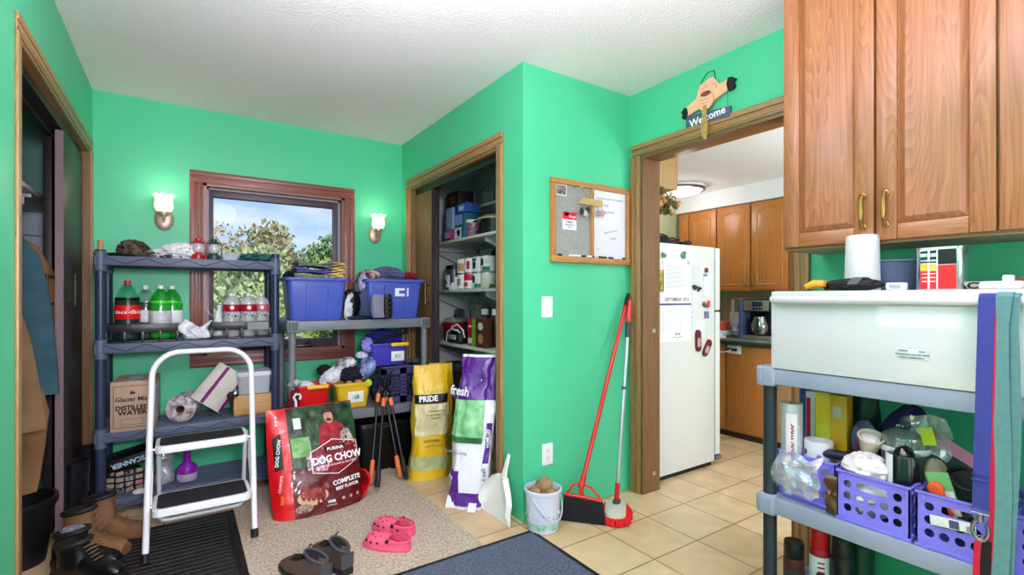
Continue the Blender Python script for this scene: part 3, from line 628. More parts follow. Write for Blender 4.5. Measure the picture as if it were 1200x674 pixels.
for i, (y, r, h, c) in enumerate(((3.42, 0.055, 0.13, (0.55, 0.60, 0.60)), (3.25, 0.045, 0.11, (0.60, 0.66, 0.66)), (3.10, 0.05, 0.10, (0.72, 0.74, 0.74)), (2.97, 0.045, 0.12, (0.6, 0.63, 0.63)))):
    t = thing('glass_jar', ('leftmost of four glass jars on the highest pantry shelf', 'second from left of four glass jars on the highest shelf', 'third from left of four glass jars on the highest shelf', 'rightmost of four glass jars on the highest shelf')[i], 'jar', (2.06, y, PS['top']), 0, 'glass jars on the highest shelf'); gl = pane_mat('jar_glass', (0.82, 0.88, 0.86), 0.14, 0.04, 0.25)
    b = MB(); b.lathe([(0, 0), (r, 0), (r, h*0.8), (r*0.75, h*0.92), (r*0.75, h)], gl, 24, cap=False); b.build('jar_body', t); b = MB(); b.lathe([(r*0.8, h*0.97), (r*0.8, h*1.1), (0, h*1.1)], mat('jar_lid', (0.55, 0.56, 0.55), 0.35, 0.6), 24); b.build('lid', t)
# can shelf
z = PS['b']; canw = mat('can_white', (0.90, 0.89, 0.88), 0.4); canr = mat('can_red', (0.76, 0.10, 0.20), 0.35); cang = mat('can_green', (0.12, 0.48, 0.32), 0.35); cant = mat('can_tan', (0.72, 0.56, 0.38), 0.4); tin = mat('tin', (0.70, 0.70, 0.70), 0.3, 0.9); navyp = mat('navy_print', (0.14, 0.16, 0.30), 0.5)
def can(x, y, z, label, lo, hi, split=0.5, h=0.118, r=0.053, mark=None):
    t = thing('food_can', label, 'can', (x, y, z), 0, 'stacked cans in the pantry'); b = MB(); b.lathe([(0, 0), (r*0.97, 0), (r, 0.004), (r, h-0.004), (r*0.97, h), (r*0.93, h-0.003), (0, h-0.003)], tin, 28); b.build('can_body', t)
    b = MB(); b.lathe([(r+0.0006, 0.006), (r+0.0008, 0.007), (r+0.0008, h*split), (r+0.0006, h*split+0.0005)], lo, 28, cap=False); b.lathe([(r+0.0006, h*split+0.0005), (r+0.0008, h*split+0.001), (r+0.0008, h-0.007), (r+0.0006, h-0.006)], hi, 28, cap=False)
    if mark:
        for k, (zz, hh, mm, a0, a1) in enumerate(mark):
            b.grid(lambda u, v: ((r+0.0016)*math.cos(PI+R(a0+(a1-a0)*u)), (r+0.0016)*math.sin(PI+R(a0+(a1-a0)*u)), zz+hh*v), 8, 2, mm, 0.0004)
    b.build('can_label', t)
mk = ((0.03, 0.05, navyp, -20, 25), (0.085, 0.018, navyp, -30, 30))
mg = ((0.008, 0.030, cang, 10, 70), (0.045, 0.05, navyp, -28, 18))
can(1.815, 3.375, z, 'white can with tan picture, upper left of the stacked cans', canw, canw, mark=((0.02, 0.07, cant, 0, 60),)) if False else None
rowy = (3.40, 3.285, 3.155, 3.035)
can(1.83, rowy[0], z, 'white and grey can, first from left in the lower row', canw, canw, mark=((0.03, 0.05, mat('grey_print', (0.5, 0.5, 0.54), 0.5), -20, 30),)); can(1.83, rowy[0], z+0.1195, 'white can with tan picture, first from left in the upper row', canw, canw, mark=((0.02, 0.06, cant, 0, 60),))
can(1.83, rowy[1], z, 'white can with a red top band, second from left in the lower row', canw, canr, 0.55, mark=((0.02, 0.03, canr, -10, 30),)); can(1.83, rowy[1], z+0.1195, 'white can with small red print, second from left in the upper row', canw, canw, mark=((0.03, 0.06, canr, 20, 50),))
can(1.83, rowy[2], z, 'white can with green foot, third from left in the lower row', canw, canw, mark=mg); can(1.83, rowy[2], z+0.1195, 'white can with dark print, third from left in the upper row', canw, canw, mark=mk)
can(1.83, rowy[3], z, 'cream jar-like can at the right of the lower row', mat('can_cream', (0.86, 0.82, 0.70), 0.4), canw, 0.4); can(1.83, rowy[3], z+0.1195, 'white can with green foot at the right of the upper row', canw, canw, mark=mg)
for i, (y, w, h, lb) in enumerate(((3.52, 0.06, 0.055, 'little white spice tub left of the cans'), (3.475, 0.05, 0.10, 'white pill bottle standing left of the cans'), (3.57, 0.05, 0.035, 'low white packet left of the spice tub'))):
    t = thing('white_tub', lb, 'tub', (1.81, y, z), 0, 'small white tubs left of the cans'); b = MB(); b.lathe([(0, 0), (w/2, 0), (w/2, h*0.75), (w*0.4, h*0.82), (0, h*0.82)], whb, 20); b.build('tub_body', t); b = MB(); b.lathe([(w*0.42, h*0.8), (w*0.42, h), (0, h)], white_pl, 20); b.build('lid', t)
t = thing('coffee_canister', 'grey steel canister with black lid and white label, left on the can shelf', 'canister', (1.87, 3.63, z)); b = MB(); b.lathe([(0, 0), (0.075, 0), (0.075, 0.17), (0, 0.17)], mat('dull_steel', (0.35, 0.37, 0.40), 0.35, 0.6), 28); b.build('canister_body', t); b = MB(); b.lathe([(0.078, 0.165), (0.078, 0.195), (0.03, 0.205), (0, 0.206)], black, 28); b.build('lid', t)
b = MB(); b.grid(lambda u, v: (-0.0765*math.cos(R(-30+60*u)), 0.0765*math.sin(R(-30+60*u)), 0.02+0.10*v), 10, 2, whb, 0.0006); b.build('can_label', t); b = MB(); b.tube([(-0.076, 0.0, 0.05), (-0.10, 0, 0.08), (-0.10, 0, 0.14), (-0.076, 0, 0.17)], 0.008, black, 8); b.build('handle', t)
t = thing('kettle', 'big dark blue kettle in the left corner of the can shelf', 'kettle', (2.08, 3.76, z)); b = MB(); b.lathe([(0, 0), (0.11, 0), (0.125, 0.03), (0.115, 0.13), (0.07, 0.18), (0, 0.185)], mat('navy_enamel', (0.05, 0.08, 0.16), 0.25, coat=0.4), 32); b.build('kettle_body', t); b = MB(); b.tube([(0, 0.09, 0.15), (0, 0.07, 0.25), (0, -0.07, 0.25), (0, -0.09, 0.15)], 0.010, black, 8); b.build('handle', t); b = MB(); b.sph((0, 0, 0.195), 0.016, black); b.build('lid_knob', t)
t = thing('roasting_pan', 'black roasting pan standing behind the cans', 'pan', (2.08, 3.24, z)); b = MB(); b.lathe([(0, 0), (0.17, 0), (0.185, 0.025), (0.18, 0.025), (0.165, 0.006), (0, 0.006)], black, 36, xf((0, 0, 0.19), (0, R(-80), 0))); b.build('pan_body', t); b = MB(); b.tube([(0, -0.04, 0.37), (-0.01, 0, 0.40), (0, 0.04, 0.37)], 0.007, black, 8); b.build('handle', t)
b = MB(); b.box((0, 0, 0.009), (0.20, 0.10, 0.018), mat('olive_tin', (0.34, 0.36, 0.20), 0.4), 0.004); b.box((0, 0, 0.026), (0.19, 0.09, 0.012), mat('olive_tin', (0.34, 0.36, 0.20), 0.4), 0.004); tag(b.build('flat_tin', loc=(1.90, 2.93, z)), 'flat olive tin at the right end of the can shelf', 'tin')
# iron shelf
z = PS['c']
t = thing('waffle_iron', 'black waffle iron with silver band and white cord', 'waffle iron', (1.86, 3.50, z)); b = MB(); b.loft([[(x*s, y*s, zz) for x, y in rrect(0.17, 0.20, 0.05)] for s, zz in ((0.85, 0), (1, 0.02), (1, 0.075), (0.85, 0.10), (0.4, 0.108))], black); b.build('iron_body', t); b = MB(); b.bx(-0.089, -0.083, -0.07, 0.07, 0.032, 0.07, mat('silver_label', (0.66, 0.66, 0.70), 0.4), 0.006); b.build('silver_band', t); b = MB(); b.sph((-0.05, 0.03, 0.105), 0.008, white_pl, 10, 6); b.sph((-0.05, -0.03, 0.105), 0.008, white_pl, 10, 6); b.build('indicator', t)
b = MB(); b.tube([(-0.03, 0.16, 0.006), (-0.05, 0.13, 0.06), (-0.05, 0.06, 0.13), (-0.05, -0.03, 0.15), (-0.04, -0.10, 0.11), (-0.03, -0.11, 0.05)], 0.0055, white_pl, 8); b.tube([(-0.06, 0.15, 0.006), (-0.08, 0.09, 0.085), (-0.08, 0.02, 0.115), (-0.07, -0.06, 0.105), (-0.06, -0.09, 0.09)], 0.0055, white_pl, 8); b.build('cord', t)
carton('cracker_box', 'narrow red carton standing left of the cookie carton', 'box', 1.80, 3.245, z, 0.085, 0.05, 0.21, canr, ((-0.035, 0.03, 0.02, 0.06, whb),), grp='cartons on the iron shelf', txt=(('mio', -0.005, 0.15, 0.03, whitet),))
carton('cookie_box', 'brown carton with a round cookie picture and green edge', 'box', 1.79, 3.105, z, 0.19, 0.06, 0.21, mat('box_choc', (0.34, 0.20, 0.13), 0.4), ((-0.095, -0.045, 0.0, 0.21, mat('box_lime', (0.45, 0.70, 0.22), 0.4)),), grp='cartons on the iron shelf')
o = bpy.data.objects['print'] if False else None
t = [x for x in C.objects if x.name.startswith('cookie_box')][0]
b = MB(); b.prism(arc((0, 0), 0.036, 0, 2*PI, 24)[:-1], 0.0015, mat('cookie', (0.76, 0.54, 0.30), 0.6, var=0.2, vscale=40), face((-0.0005, -0.030, 0.065), (0, -1, 0), (0, 0, 1))); b.build('picture', t); b = MB(); b.prism([(x*1.25, y) for x, y in arc((0, 0), 0.028, 0, 2*PI, 24)[:-1]], 0.0015, canw, face((-0.0005, -0.030, 0.155), (0, -1, 0), (0, 0, 1))); b.build('picture', t)
for i, (y, lb) in enumerate(((3.23, 'left of two bottles with white caps behind the cartons'), (3.08, 'right of two bottles with white caps behind the cartons'))):
    t = thing('syrup_bottle', lb, 'bottle', (1.92, y, z), 0, 'syrup bottles in the pantry'); b = MB(); b.lathe([(0, 0), (0.032, 0), (0.034, 0.15), (0.026, 0.20), (0.020, 0.235), (0.02, 0.24)], mat('syrup', (0.34, 0.14, 0.12), 0.2), 24); b.build('bottle_body', t); b = MB(); b.lathe([(0.029, 0.235), (0.029, 0.275), (0.026, 0.278), (0, 0.278)], white_pl, 20); b.build('cap', t)
carton('juice_carton', 'pale green carton right of the cookie carton', 'box', 1.87, 2.965, z, 0.05, 0.05, 0.235, mint, grp='cartons on the iron shelf'); carton('juice_carton', 'white carton with purple label at the right door edge', 'box', 1.83, 2.895, z, 0.06, 0.06, 0.26, whb, ((-0.02, 0.028, 0.10, 0.16, mat('box_purple', (0.45, 0.25, 0.60), 0.4)),), grp='cartons on the iron shelf')
t = thing('slow_cooker', 'dark red cooker pot left of the waffle iron', 'cooker', (1.91, 3.71, z)); b = MB(); b.lathe([(0, 0), (0.095, 0), (0.105, 0.03), (0.105, 0.155), (0.098, 0.16), (0, 0.155)], mat('dark_red_enamel', (0.45, 0.05, 0.08), 0.25, coat=0.4), 32); b.build('pot_body', t); b = MB(); b.lathe([(0.098, 0.158), (0.085, 0.185), (0.02, 0.20), (0, 0.20)], pane_mat('jar_glass', (0.82, 0.88, 0.86), 0.14, 0.04, 0.25), 28); b.build('lid', t); b = MB(); b.sph((0, 0, 0.21), 0.014, black); b.build('knob', t)
t = thing('blender_jar', 'clear blender jar standing behind the waffle iron', 'blender jar', (2.06, 3.57, z)); b = MB(); gl = pane_mat('jar_glass', (0.82, 0.88, 0.86), 0.14, 0.04, 0.25); b.lathe([(0.05, 0.10), (0.075, 0.31), (0.078, 0.315), (0.072, 0.31), (0.047, 0.11)], gl, 24, cap=False); b.build('jar', t); b = MB(); b.lathe([(0, 0), (0.075, 0), (0.07, 0.07), (0.05, 0.10), (0, 0.10)], black, 24); b.build('base', t); b = MB(); b.tube([(-0.068, 0.0, 0.28), (-0.10, 0, 0.26), (-0.09, 0, 0.17), (-0.058, 0, 0.15)], 0.008, gl, 8); b.build('handle', t)
t = thing('steel_pot', 'tall steel pot in the left back of the iron shelf', 'pot', (2.08, 3.80, z)); b = MB(); b.lathe([(0, 0), (0.10, 0), (0.105, 0.26), (0.098, 0.26), (0.094, 0.01), (0, 0.01)], mat('dull_steel', (0.35, 0.37, 0.40), 0.35, 0.6), 28); b.build('pot_body', t); b = MB(); b.tube([(0, -0.10, 0.22), (0, -0.14, 0.22), (0, -0.14, 0.20), (0, -0.10, 0.19)], 0.006, black, 8); b.build('handle', t)
for i, (y, lb) in enumerate(((3.30, 'left of two steel jars behind the syrup bottles'), (3.02, 'right of two steel jars behind the syrup bottles'))):
    t = thing('glass_jar', lb, 'jar', (2.10, y, z), 0, 'jars at the back of the iron shelf'); b = MB(); b.lathe([(0, 0), (0.07, 0), (0.072, 0.25), (0.05, 0.29), (0.05, 0.30)], pane_mat('jar_glass', (0.82, 0.88, 0.86), 0.14, 0.04, 0.25), 24, cap=False); b.build('jar_body', t); b = MB(); b.lathe([(0.054, 0.29), (0.054, 0.325), (0, 0.325)], mat('jar_lid', (0.55, 0.56, 0.55), 0.35, 0.6), 24); b.build('lid', t)
# low shelf
for i, (y, r, h, c, lb) in enumerate(((3.68, 0.10, 0.22, (0.16, 0.18, 0.18), 'dark pot low in the pantry, leftmost'), (3.46, 0.09, 0.17, (0.22, 0.10, 0.10), 'dark red tin low in the pantry behind the yellow bag'), (3.20, 0.10, 0.20, (0.14, 0.15, 0.17), 'dark tin low in the pantry behind the litter bag'))):
    t = thing('storage_tin', lb, 'tin', (1.92, y, PS['d']), 0, 'dark tins on the low pantry shelf'); m_ = mat('tin_%d' % i, c, 0.4); b = MB(); b.lathe([(0, 0), (r, 0), (r, h), (0, h)], m_, 28); b.build('tin_body', t); b = MB(); b.lathe([(r*1.04, h-0.02), (r*1.04, h+0.01), (r*0.3, h+0.02), (0, h+0.02)], m_, 28); b.build('lid', t)
carton('freezer_box', 'grey purple packet on the low pantry shelf', 'box', 1.80, 3.02, PS['d'], 0.16, 0.1, 0.30, mat('box_greypurple', (0.36, 0.32, 0.44), 0.5), grp=None)
# ================================================================== SLATE RESIN SHELF UNDER THE WINDOW (left)
slate = mat('slate_resin', (0.33, 0.37, 0.46), 0.45, var=0.06, vscale=5); slate_d = mat('slate_groove', (0.20, 0.23, 0.33), 0.6); navy = mat('navy_post', (0.17, 0.21, 0.31), 0.35)
tanw = mat('tan_wood_peg', (0.72, 0.50, 0.33), 0.5)
SX0, SX1, SY0, SY1 = -0.392, 0.522, 3.445, 3.815
t = thing('resin_shelf', 'tall slate grey resin shelf with zigzag rims under the window', 'shelf', (0, 0, 0))
def zig_tier(zt, h=0.052):
    b = MB(); b.bx(SX0+0.01, SX1-0.01, SY0+0.008, SY1, zt-0.03, zt-0.004, slate, 0.003)
    for k in range(9): b.bx(SX0+0.02, SX1-0.02, SY0+0.03+k*0.037, SY0+0.052+k*0.037, zt-0.006, zt, slate)
    b.bx(SX0+0.012, SX1-0.012, SY0-0.004, SY0+0.012, zt-h, zt, slate, 0.004); b.bx(SX0+0.012, SX1-0.012, SY1-0.012, SY1+0.002, zt-h, zt, slate, 0.004)
    b.bx(SX0-0.002, SX0+0.014, SY0, SY1, zt-h, zt, slate, 0.004); b.bx(SX1-0.014, SX1+0.002, SY0, SY1, zt-h, zt, slate, 0.004)
    n = 9; xs = [SX0+0.04+(SX1-SX0-0.08)*k/n for k in range(n+1)]
    for k in range(n):
        za, zb = (zt-0.008, zt-h+0.01) if k % 2 == 0 else (zt-h+0.01, zt-0.008)
        b.tube([(xs[k], SY0-0.004, za), (xs[k+1], SY0-0.004, zb)], 0.0028, slate_d, 6)
    b.build('shelf_board', t)
for zt in (1.42, 0.938, 0.452, 0.090): zig_tier(zt)
TIERS = (1.42, 0.938, 0.452, 0.090)
for px in (SX0+0.024, SX1-0.024):
    for py in (SY0+0.024, SY1-0.024):
        b = MB(); b.cyl((px, py, 0.0), (px, py, 1.452 if px < 0 or py > 3.6 else 1.47), 0.024, navy, n=20)
        for zt in TIERS:
            b.lathe([(0.024, -0.085), (0.0285, -0.08), (0.030, -0.01), (0.029, 0.02), (0.024, 0.024)], slate, 20, xf((px, py, zt)))
        b.build('post', t)
b = MB(); b.lathe([(0.013, 0), (0.013, 0.045), (0.010, 0.053), (0, 0.055)], tanw, 16, xf((SX0+0.024, SY0+0.024, 1.452))); plabel(b.build('peg', t), 'tan wooden peg in the post top')

clear = pane_mat('clear_plastic', (0.93, 0.95, 0.96), 0.10, 0.08, 0.12); milky = pane_mat('milky_plastic', (0.88, 0.90, 0.93), 0.10, 0.25, 0.55)
bagw = mat('white_plastic_bag', (0.90, 0.90, 0.92), 0.35, var=0.04, vscale=30, bump=0.3, bscale=40)
camo = mat('camo_cloth', (0.40, 0.36, 0.30), 0.85, col2=(0.06, 0.06, 0.06), vscale=22); blackc = mat('black_cloth', (0.045, 0.045, 0.05), 0.8, var=0.3, vscale=20)
# ---- top tier
g = thing('camo_gloves', 'crumpled black and brown camo gloves on the top shelf left end', 'gloves', (-0.235, 3.60, 1.42))
b = MB(); b.blob((0.0, 0, 0.045), (0.070, 0.06, 0.055), camo, 0.35, 2.4, 3, flat=-0.045); b.build('glove', g)
b = MB(); b.blob((0.085, 0.0, 0.022), (0.085, 0.06, 0.026), camo, 0.45, 2.6, 5, flat=-0.022)
for k in range(4): b.tube([(0.13, -0.04+0.026*k, 0.02), (0.165, -0.045+0.028*k, 0.018), (0.185, -0.045+0.028*k, 0.010)], 0.010, camo, 8)
b.build('glove', g)
b = MB(); b.blob((-0.06, -0.03, 0.012), (0.075, 0.05, 0.014), blackc, 0.2, 2, 9, flat=-0.012); b.build('cuff', g)
bm_ = MB(); bm_.strap([(-0.11, 0, 0.010), (-0.06, -0.02, 0.020), (0.0, 0.0, 0.018)], 0.02, 0.004, tanw, (0, 1, 0.1)); bm_.build('strap', g)
b = MB(); b.blob((0.01, 0, 0.042), (0.105, 0.07, 0.055), bagw, 0.32, 2.4, 11, flat=-0.042); b.blob((-0.11, 0, 0.025), (0.06, 0.06, 0.03), bagw, 0.4, 2.4, 12, flat=-0.025)
b.box((-0.115, -0.058, 0.03), (0.022, 0.006, 0.018), black, 0.002, (0.2, 0.3, 0))
tag(b.build('plastic_bag', loc=(-0.01, 3.60, 1.42)), 'flattened white plastic bag lying beside the camo gloves', 'bag')
red = mat('red_enamel', (0.70, 0.07, 0.12), 0.3, coat=0.3); dgreen = mat('dark_green_enamel', (0.14, 0.28, 0.24), 0.35); globe = pane_mat('lantern_globe', (0.96, 0.96, 0.97), 0.10, 0.05, 0.45)
def lantern(x, y, m, label):
    t = thing('lantern', label, 'lantern', (x, y, 1.42), 0, 'little lanterns on the shelf')
    b = MB(); b.lathe([(0, 0), (0.036, 0), (0.038, 0.008), (0.036, 0.030), (0.024, 0.038), (0.022, 0.046), (0, 0.046)], m, 24); b.tube([(0.036, 0, 0.02), (0.046, 0, 0.02)], 0.004, m, 8); b.build('base', t)
    b = MB(); b.lathe([(0.022, 0.045), (0.032, 0.06), (0.033, 0.075), (0.024, 0.10), (0.022, 0.10), (0.031, 0.075), (0.030, 0.06), (0.020, 0.046)], globe, 24, cap=False); b.build('globe', t)
    b = MB(); b.lathe([(0.024, 0.100), (0.034, 0.104), (0.030, 0.112), (0.018, 0.118), (0.017, 0.130), (0.008, 0.136), (0, 0.137)], m, 24); b.build('cap', t)
    b = MB(); b.tube([(0.036, 0, 0.03), (0.042, 0, 0.07), (0.036, 0, 0.112), (0.0, 0, 0.158), (-0.036, 0, 0.112), (-0.042, 0, 0.07), (-0.036, 0, 0.03)], 0.0022, m, 8); b.build('bail', t)
    b = MB(); b.cyl((0, 0, 0.046), (0, 0, 0.075), 0.010, mat('candle', (0.93, 0.91, 0.86), 0.6)); b.build('candle', t)
lantern(0.083, 3.55, red, 'small red lantern with a white globe on the top shelf'); lantern(0.165, 3.56, dgreen, 'small dark green lantern beside the red one')
b = MB(); n = 24
b.loft([[(x*s, y*s, z) for x, y in rrect(0.11, 0.10, 0.02)] for s, z in ((0.85, 0.0), (1.0, 0.05), (1.03, 0.052), (0.97, 0.05), (0.82, 0.004))], milky, True)
tag(b.build('food_tub', loc=(0.258, 3.60, 1.42)), 'shallow milky plastic tub behind the green lantern', 'tub')
b = MB(); teal = mat('teal_cloth', (0.16, 0.36, 0.38), 0.7, var=0.4, vscale=25); b.blob((0, 0, 0.024), (0.10, 0.06, 0.028), teal, 0.4, 2.3, 21, flat=-0.024)
tag(b.build('cleaning_cloth', loc=(0.40, 3.57, 1.42)), 'crumpled dark teal cloth at the top shelf right end', 'cloth')
b = MB(); b.blob((0, 0, 0.022), (0.05, 0.05, 0.025), mat('grey_cloth', (0.45, 0.46, 0.50), 0.8, var=0.3, vscale=20), 0.4, 2.3, 22, flat=-0.022)
tag(b.build('cleaning_cloth', loc=(0.34, 3.66, 1.42)), 'small grey rag behind the dark teal cloth', 'cloth')

# ---- middle tier: bottle crates and bottles
trayb = mat('black_tray', (0.075, 0.085, 0.10), 0.35)
def tray(name, x0, x1, y0, y1, z, h, n, label):
    t = thing(name, label, 'bottle tray', ((x0+x1)/2, (y0+y1)/2, z), 0, 'black bottle trays'); w = (x1-x0)/2; d = (y1-y0)/2
    b = MB(); b.bx(-w, w, -d, d, 0, 0.010, trayb, 0.002)
    for zz in ((h*0.52, h),):
        b.bx(-w, w, -d, -d+0.006, *zz, trayb, 0.002); b.bx(-w, w, d-0.006, d, *zz, trayb, 0.002); b.bx(-w, -w+0.006, -d, d, *zz, trayb, 0.002); b.bx(w-0.006, w, -d, d, *zz, trayb, 0.002)
    for k in range(n+1):
        x = -w+0.004+(2*w-0.008)*k/n
        for yy in (-d, d): b.bx(x-0.007, x+0.007, yy-0.003, yy+0.003, 0.0, h*0.6, trayb, 0.001)
    for k in range(1, n):
        x = -w+2*w*k/n; b.bx(x-0.0015, x+0.0015, -d+0.004, d-0.004, 0.008, h*0.35, trayb)
    b.build('tray', t); return t
ta = tray('bottle_tray', -0.352, -0.018, 3.475, 3.70, 0.938, 0.105, 4, 'black plastic bottle tray at the left with cola and green soda')
tb = tray('bottle_tray', 0.145, 0.475, 3.475, 3.70, 0.938, 0.105, 4, 'black plastic bottle tray at the right with red labelled bottles')
for tt in (tb,):
    b = MB(); b.bx(0.03, 0.15, -0.119, -0.1135, 0.052, 0.100, mat('grey_sticker', (0.50, 0.54, 0.50), 0.6)); b.build('sticker', tt)
PROF2L = [(0.0, 0.0), (0.042, 0.0), (0.053, 0.012), (0.055, 0.05), (0.0545, 0.10), (0.055, 0.20), (0.050, 0.225), (0.036, 0.262), (0.020, 0.285), (0.0135, 0.298), (0.0135, 0.306)]
PROFJ = [(0, 0), (0.05, 0), (0.057, 0.012), (0.057, 0.236), (0.049, 0.262), (0.028, 0.285), (0.0135, 0.298), (0.0135, 0.306)]
def bottle(x, y, z, label, liquid, labm, capm, fill=0.215, lab=(0.10, 0.19), s=1.0, group='soda bottles in the black trays', txt=None, shell=None, tm=None, tsize=0.034, rz=0.0, P=PROF2L):
    t = thing('soda_bottle', label, 'bottle', (x, y, z), rz, group)
    sh = shell or pane_mat('bottle_clear', (0.90, 0.95, 0.95), 0.04, 0.04, 0.06)
    b = MB(); b.lathe([(r*s, q*s) for r, q in P], sh, 28, cap=False); b.build('bottle_body', t)
    pr = [(r*0.965, q) for r, q in P if q < fill]; rl = pr[-1][0]*(0.93 if fill > 0.225 else 0.995)
    b = MB(); b.lathe([(max(0, r*s), (q+0.002)*s) for r, q in pr]+[(rl*s, fill*s), (0, fill*s)], liquid, 28); b.build('drink', t)
    lr = (P[3][0]+0.0003)*s; b = MB(); b.lathe([(lr, lab[0]*s), (lr+0.0005, lab[0]*s+0.001), (lr+0.0005, lab[1]*s-0.001), (lr, lab[1]*s)], labm, 36, cap=False)
    if txt:
        for i, ch in enumerate(txt):
            a = -PI/2+(i-(len(txt)-1)/2)*(tsize*0.60/0.056)*0.92
            M = face((0.0562*s*math.cos(a), 0.0562*s*math.sin(a), (lab[0]+lab[1])/2*s), (-math.sin(a), math.cos(a), 0), (0, 0, 1)); b.text(ch, tsize, tm, M, 0.0004, shear=0.25, bold=0.0008)
    b.build('bottle_label', t)
    b = MB(); b.lathe([(0.0148*s, 0.290*s), (0.0152*s, 0.292*s), (0.0152*s, 0.312*s), (0.013*s, 0.315*s), (0, 0.315*s)], capm, 20); b.lathe([(0.017*s, 0.284*s), (0.017*s, 0.288*s)], sh, 20); b.build('cap', t)
    return t
cola = mat('cola', (0.045, 0.015, 0.014), 0.3, spec=0.2); soda_g = mat('green_soda', (0.30, 0.80, 0.22), 0.12, coat=0.5); redlab = mat('red_label', (0.82, 0.06, 0.09), 0.35); redcap = mat('red_cap', (0.80, 0.09, 0.14), 0.35); whitelab = mat('white_label', (0.90, 0.91, 0.92), 0.4); greylab = mat('grey_label', (0.66, 0.70, 0.70), 0.4, col2=(0.84, 0.86, 0.86), vscale=30)
greensh = pane_mat('bottle_green', (0.25, 0.85, 0.35), 0.05, 0.04, 0.25); tealsh = pane_mat('bottle_teal', (0.70, 0.95, 0.88), 0.035, 0.04, 0.04)
whitet = mat('white_print', (0.95, 0.95, 0.95), 0.5); blackt = mat('black_print', (0.05, 0.05, 0.06), 0.5); redt = mat('red_print', (0.75, 0.07, 0.10), 0.5)
bottle(-0.257, 3.545, 0.949, 'large cola bottle with red cap and red label, at the front', cola, redlab, redcap, 0.225, (0.112, 0.185), 1.08, txt='Coca-Cola', tm=whitet, tsize=0.026, shell=tealsh, rz=0.15)
bottle(-0.178, 3.615, 0.949, 'cola bottle with white cap half hidden behind the red capped one', cola, greylab, white_pl, 0.215, (0.10, 0.17), 1.0)
bottle(-0.104, 3.555, 0.949, 'green soda bottle with pale label, next to the cola', soda_g, greylab, white_pl, 0.225, (0.085, 0.165), 1.0, shell=greensh)
bottle(-0.050, 3.645, 0.949, 'second green soda bottle at the right end of the left tray', soda_g, whitelab, white_pl, 0.22, (0.085, 0.165), 1.0, shell=greensh)
rosy = mat('dark_red_soda', (0.33, 0.05, 0.06), 0.15, coat=0.5); mlab = mat('maroon_label', (0.62, 0.08, 0.12), 0.35); bwl = mat('black_white_label', (0.85, 0.86, 0.88), 0.5, col2=(0.08, 0.08, 0.10), vscale=60)
for i, (x, y, lb) in enumerate(((0.258, 3.545, 'red labelled bottle, left of three in the right tray'), (0.352, 3.545, 'red labelled bottle, middle of three in the right tray'), (0.432, 3.60, 'pink red bottle, right of three in the right tray'))):
    tt = bottle(x, y, 0.949, lb, rosy, mlab if i < 2 else mat('pink_label', (0.78, 0.36, 0.42), 0.4), white_pl, 0.10, (0.180, 0.232), 0.86, txt=None, shell=pane_mat('bottle_clear2', (0.95, 0.95, 0.96), 0.08, 0.05, 0.42), P=PROFJ)
    b = MB(); b.lathe([(0.0493, 0.118), (0.0498, 0.119), (0.0498, 0.152), (0.0493, 0.153)], bwl, 28, cap=False); b.sph((0.0, -0.0495, 0.178), (0.012, 0.003, 0.013), whitelab, 12, 8); b.build('bottle_label', tt)
def crumple_sheet(fn, nu, nv, m, th=0.002, amp=0.012, fr=14, seed=0):
    o = Vector((seed*3.1, seed*5.3, seed))
    def g(u, v):
        p = Vector(fn(u, v)); q = p*fr+o
        return p+Vector((noise.noise(q), noise.noise(q+Vector((9, 0, 0))), noise.noise(q+Vector((0, 9, 0)))))*amp
    return MB().grid(g, nu, nv, m, th)
b = crumple_sheet(lambda u, v: (-0.07+0.14*u+0.02*math.cos(v*6), -0.055+0.02*math.sin(u*9)+0.05*v, 0.012+0.105*v*(0.55+0.45*abs(2*u-1)**0.8)), 26, 20, bagw, 0.002, 0.016, 16, 4)
b.blob((0, 0.01, 0.03), (0.058, 0.05, 0.036), bagw, 0.35, 2.2, 31, flat=-0.028)
tag(b.build('plastic_bag', loc=(0.070, 3.535, 0.940)), 'crumpled white plastic bag between the two black trays', 'bag')
jar = thing('small_jar', 'small pale jar at the left foot of the right tray', 'jar', (0.112, 3.66, 0.938))
b = MB(); b.lathe([(0, 0), (0.02, 0), (0.021, 0.04), (0.017, 0.045), (0, 0.045)], mat('beige_glass', (0.72, 0.68, 0.62), 0.3), 20); b.build('jar_body', jar)
b = MB(); b.lathe([(0.018, 0.045), (0.018, 0.058), (0, 0.058)], white_pl, 20); b.build('lid', jar)
b = crumple_sheet(lambda u, v: (0.035*math.cos(2*PI*u)*(1-0.5*v), 0.035*math.sin(2*PI*u)*(1-0.5*v), 0.01+0.19*v), 24, 14, bagw, 0.002, 0.012, 18, 8)
b.strap([(-0.02, -0.03, 0.12), (-0.05, -0.04, 0.14), (-0.065, -0.04, 0.175)], 0.012, 0.002, bagw, (0, 1, 0))
tag(b.build('plastic_bag', loc=(0.192, 3.60, 0.950)), 'white plastic bag pulled up to a peak in the right tray', 'bag')

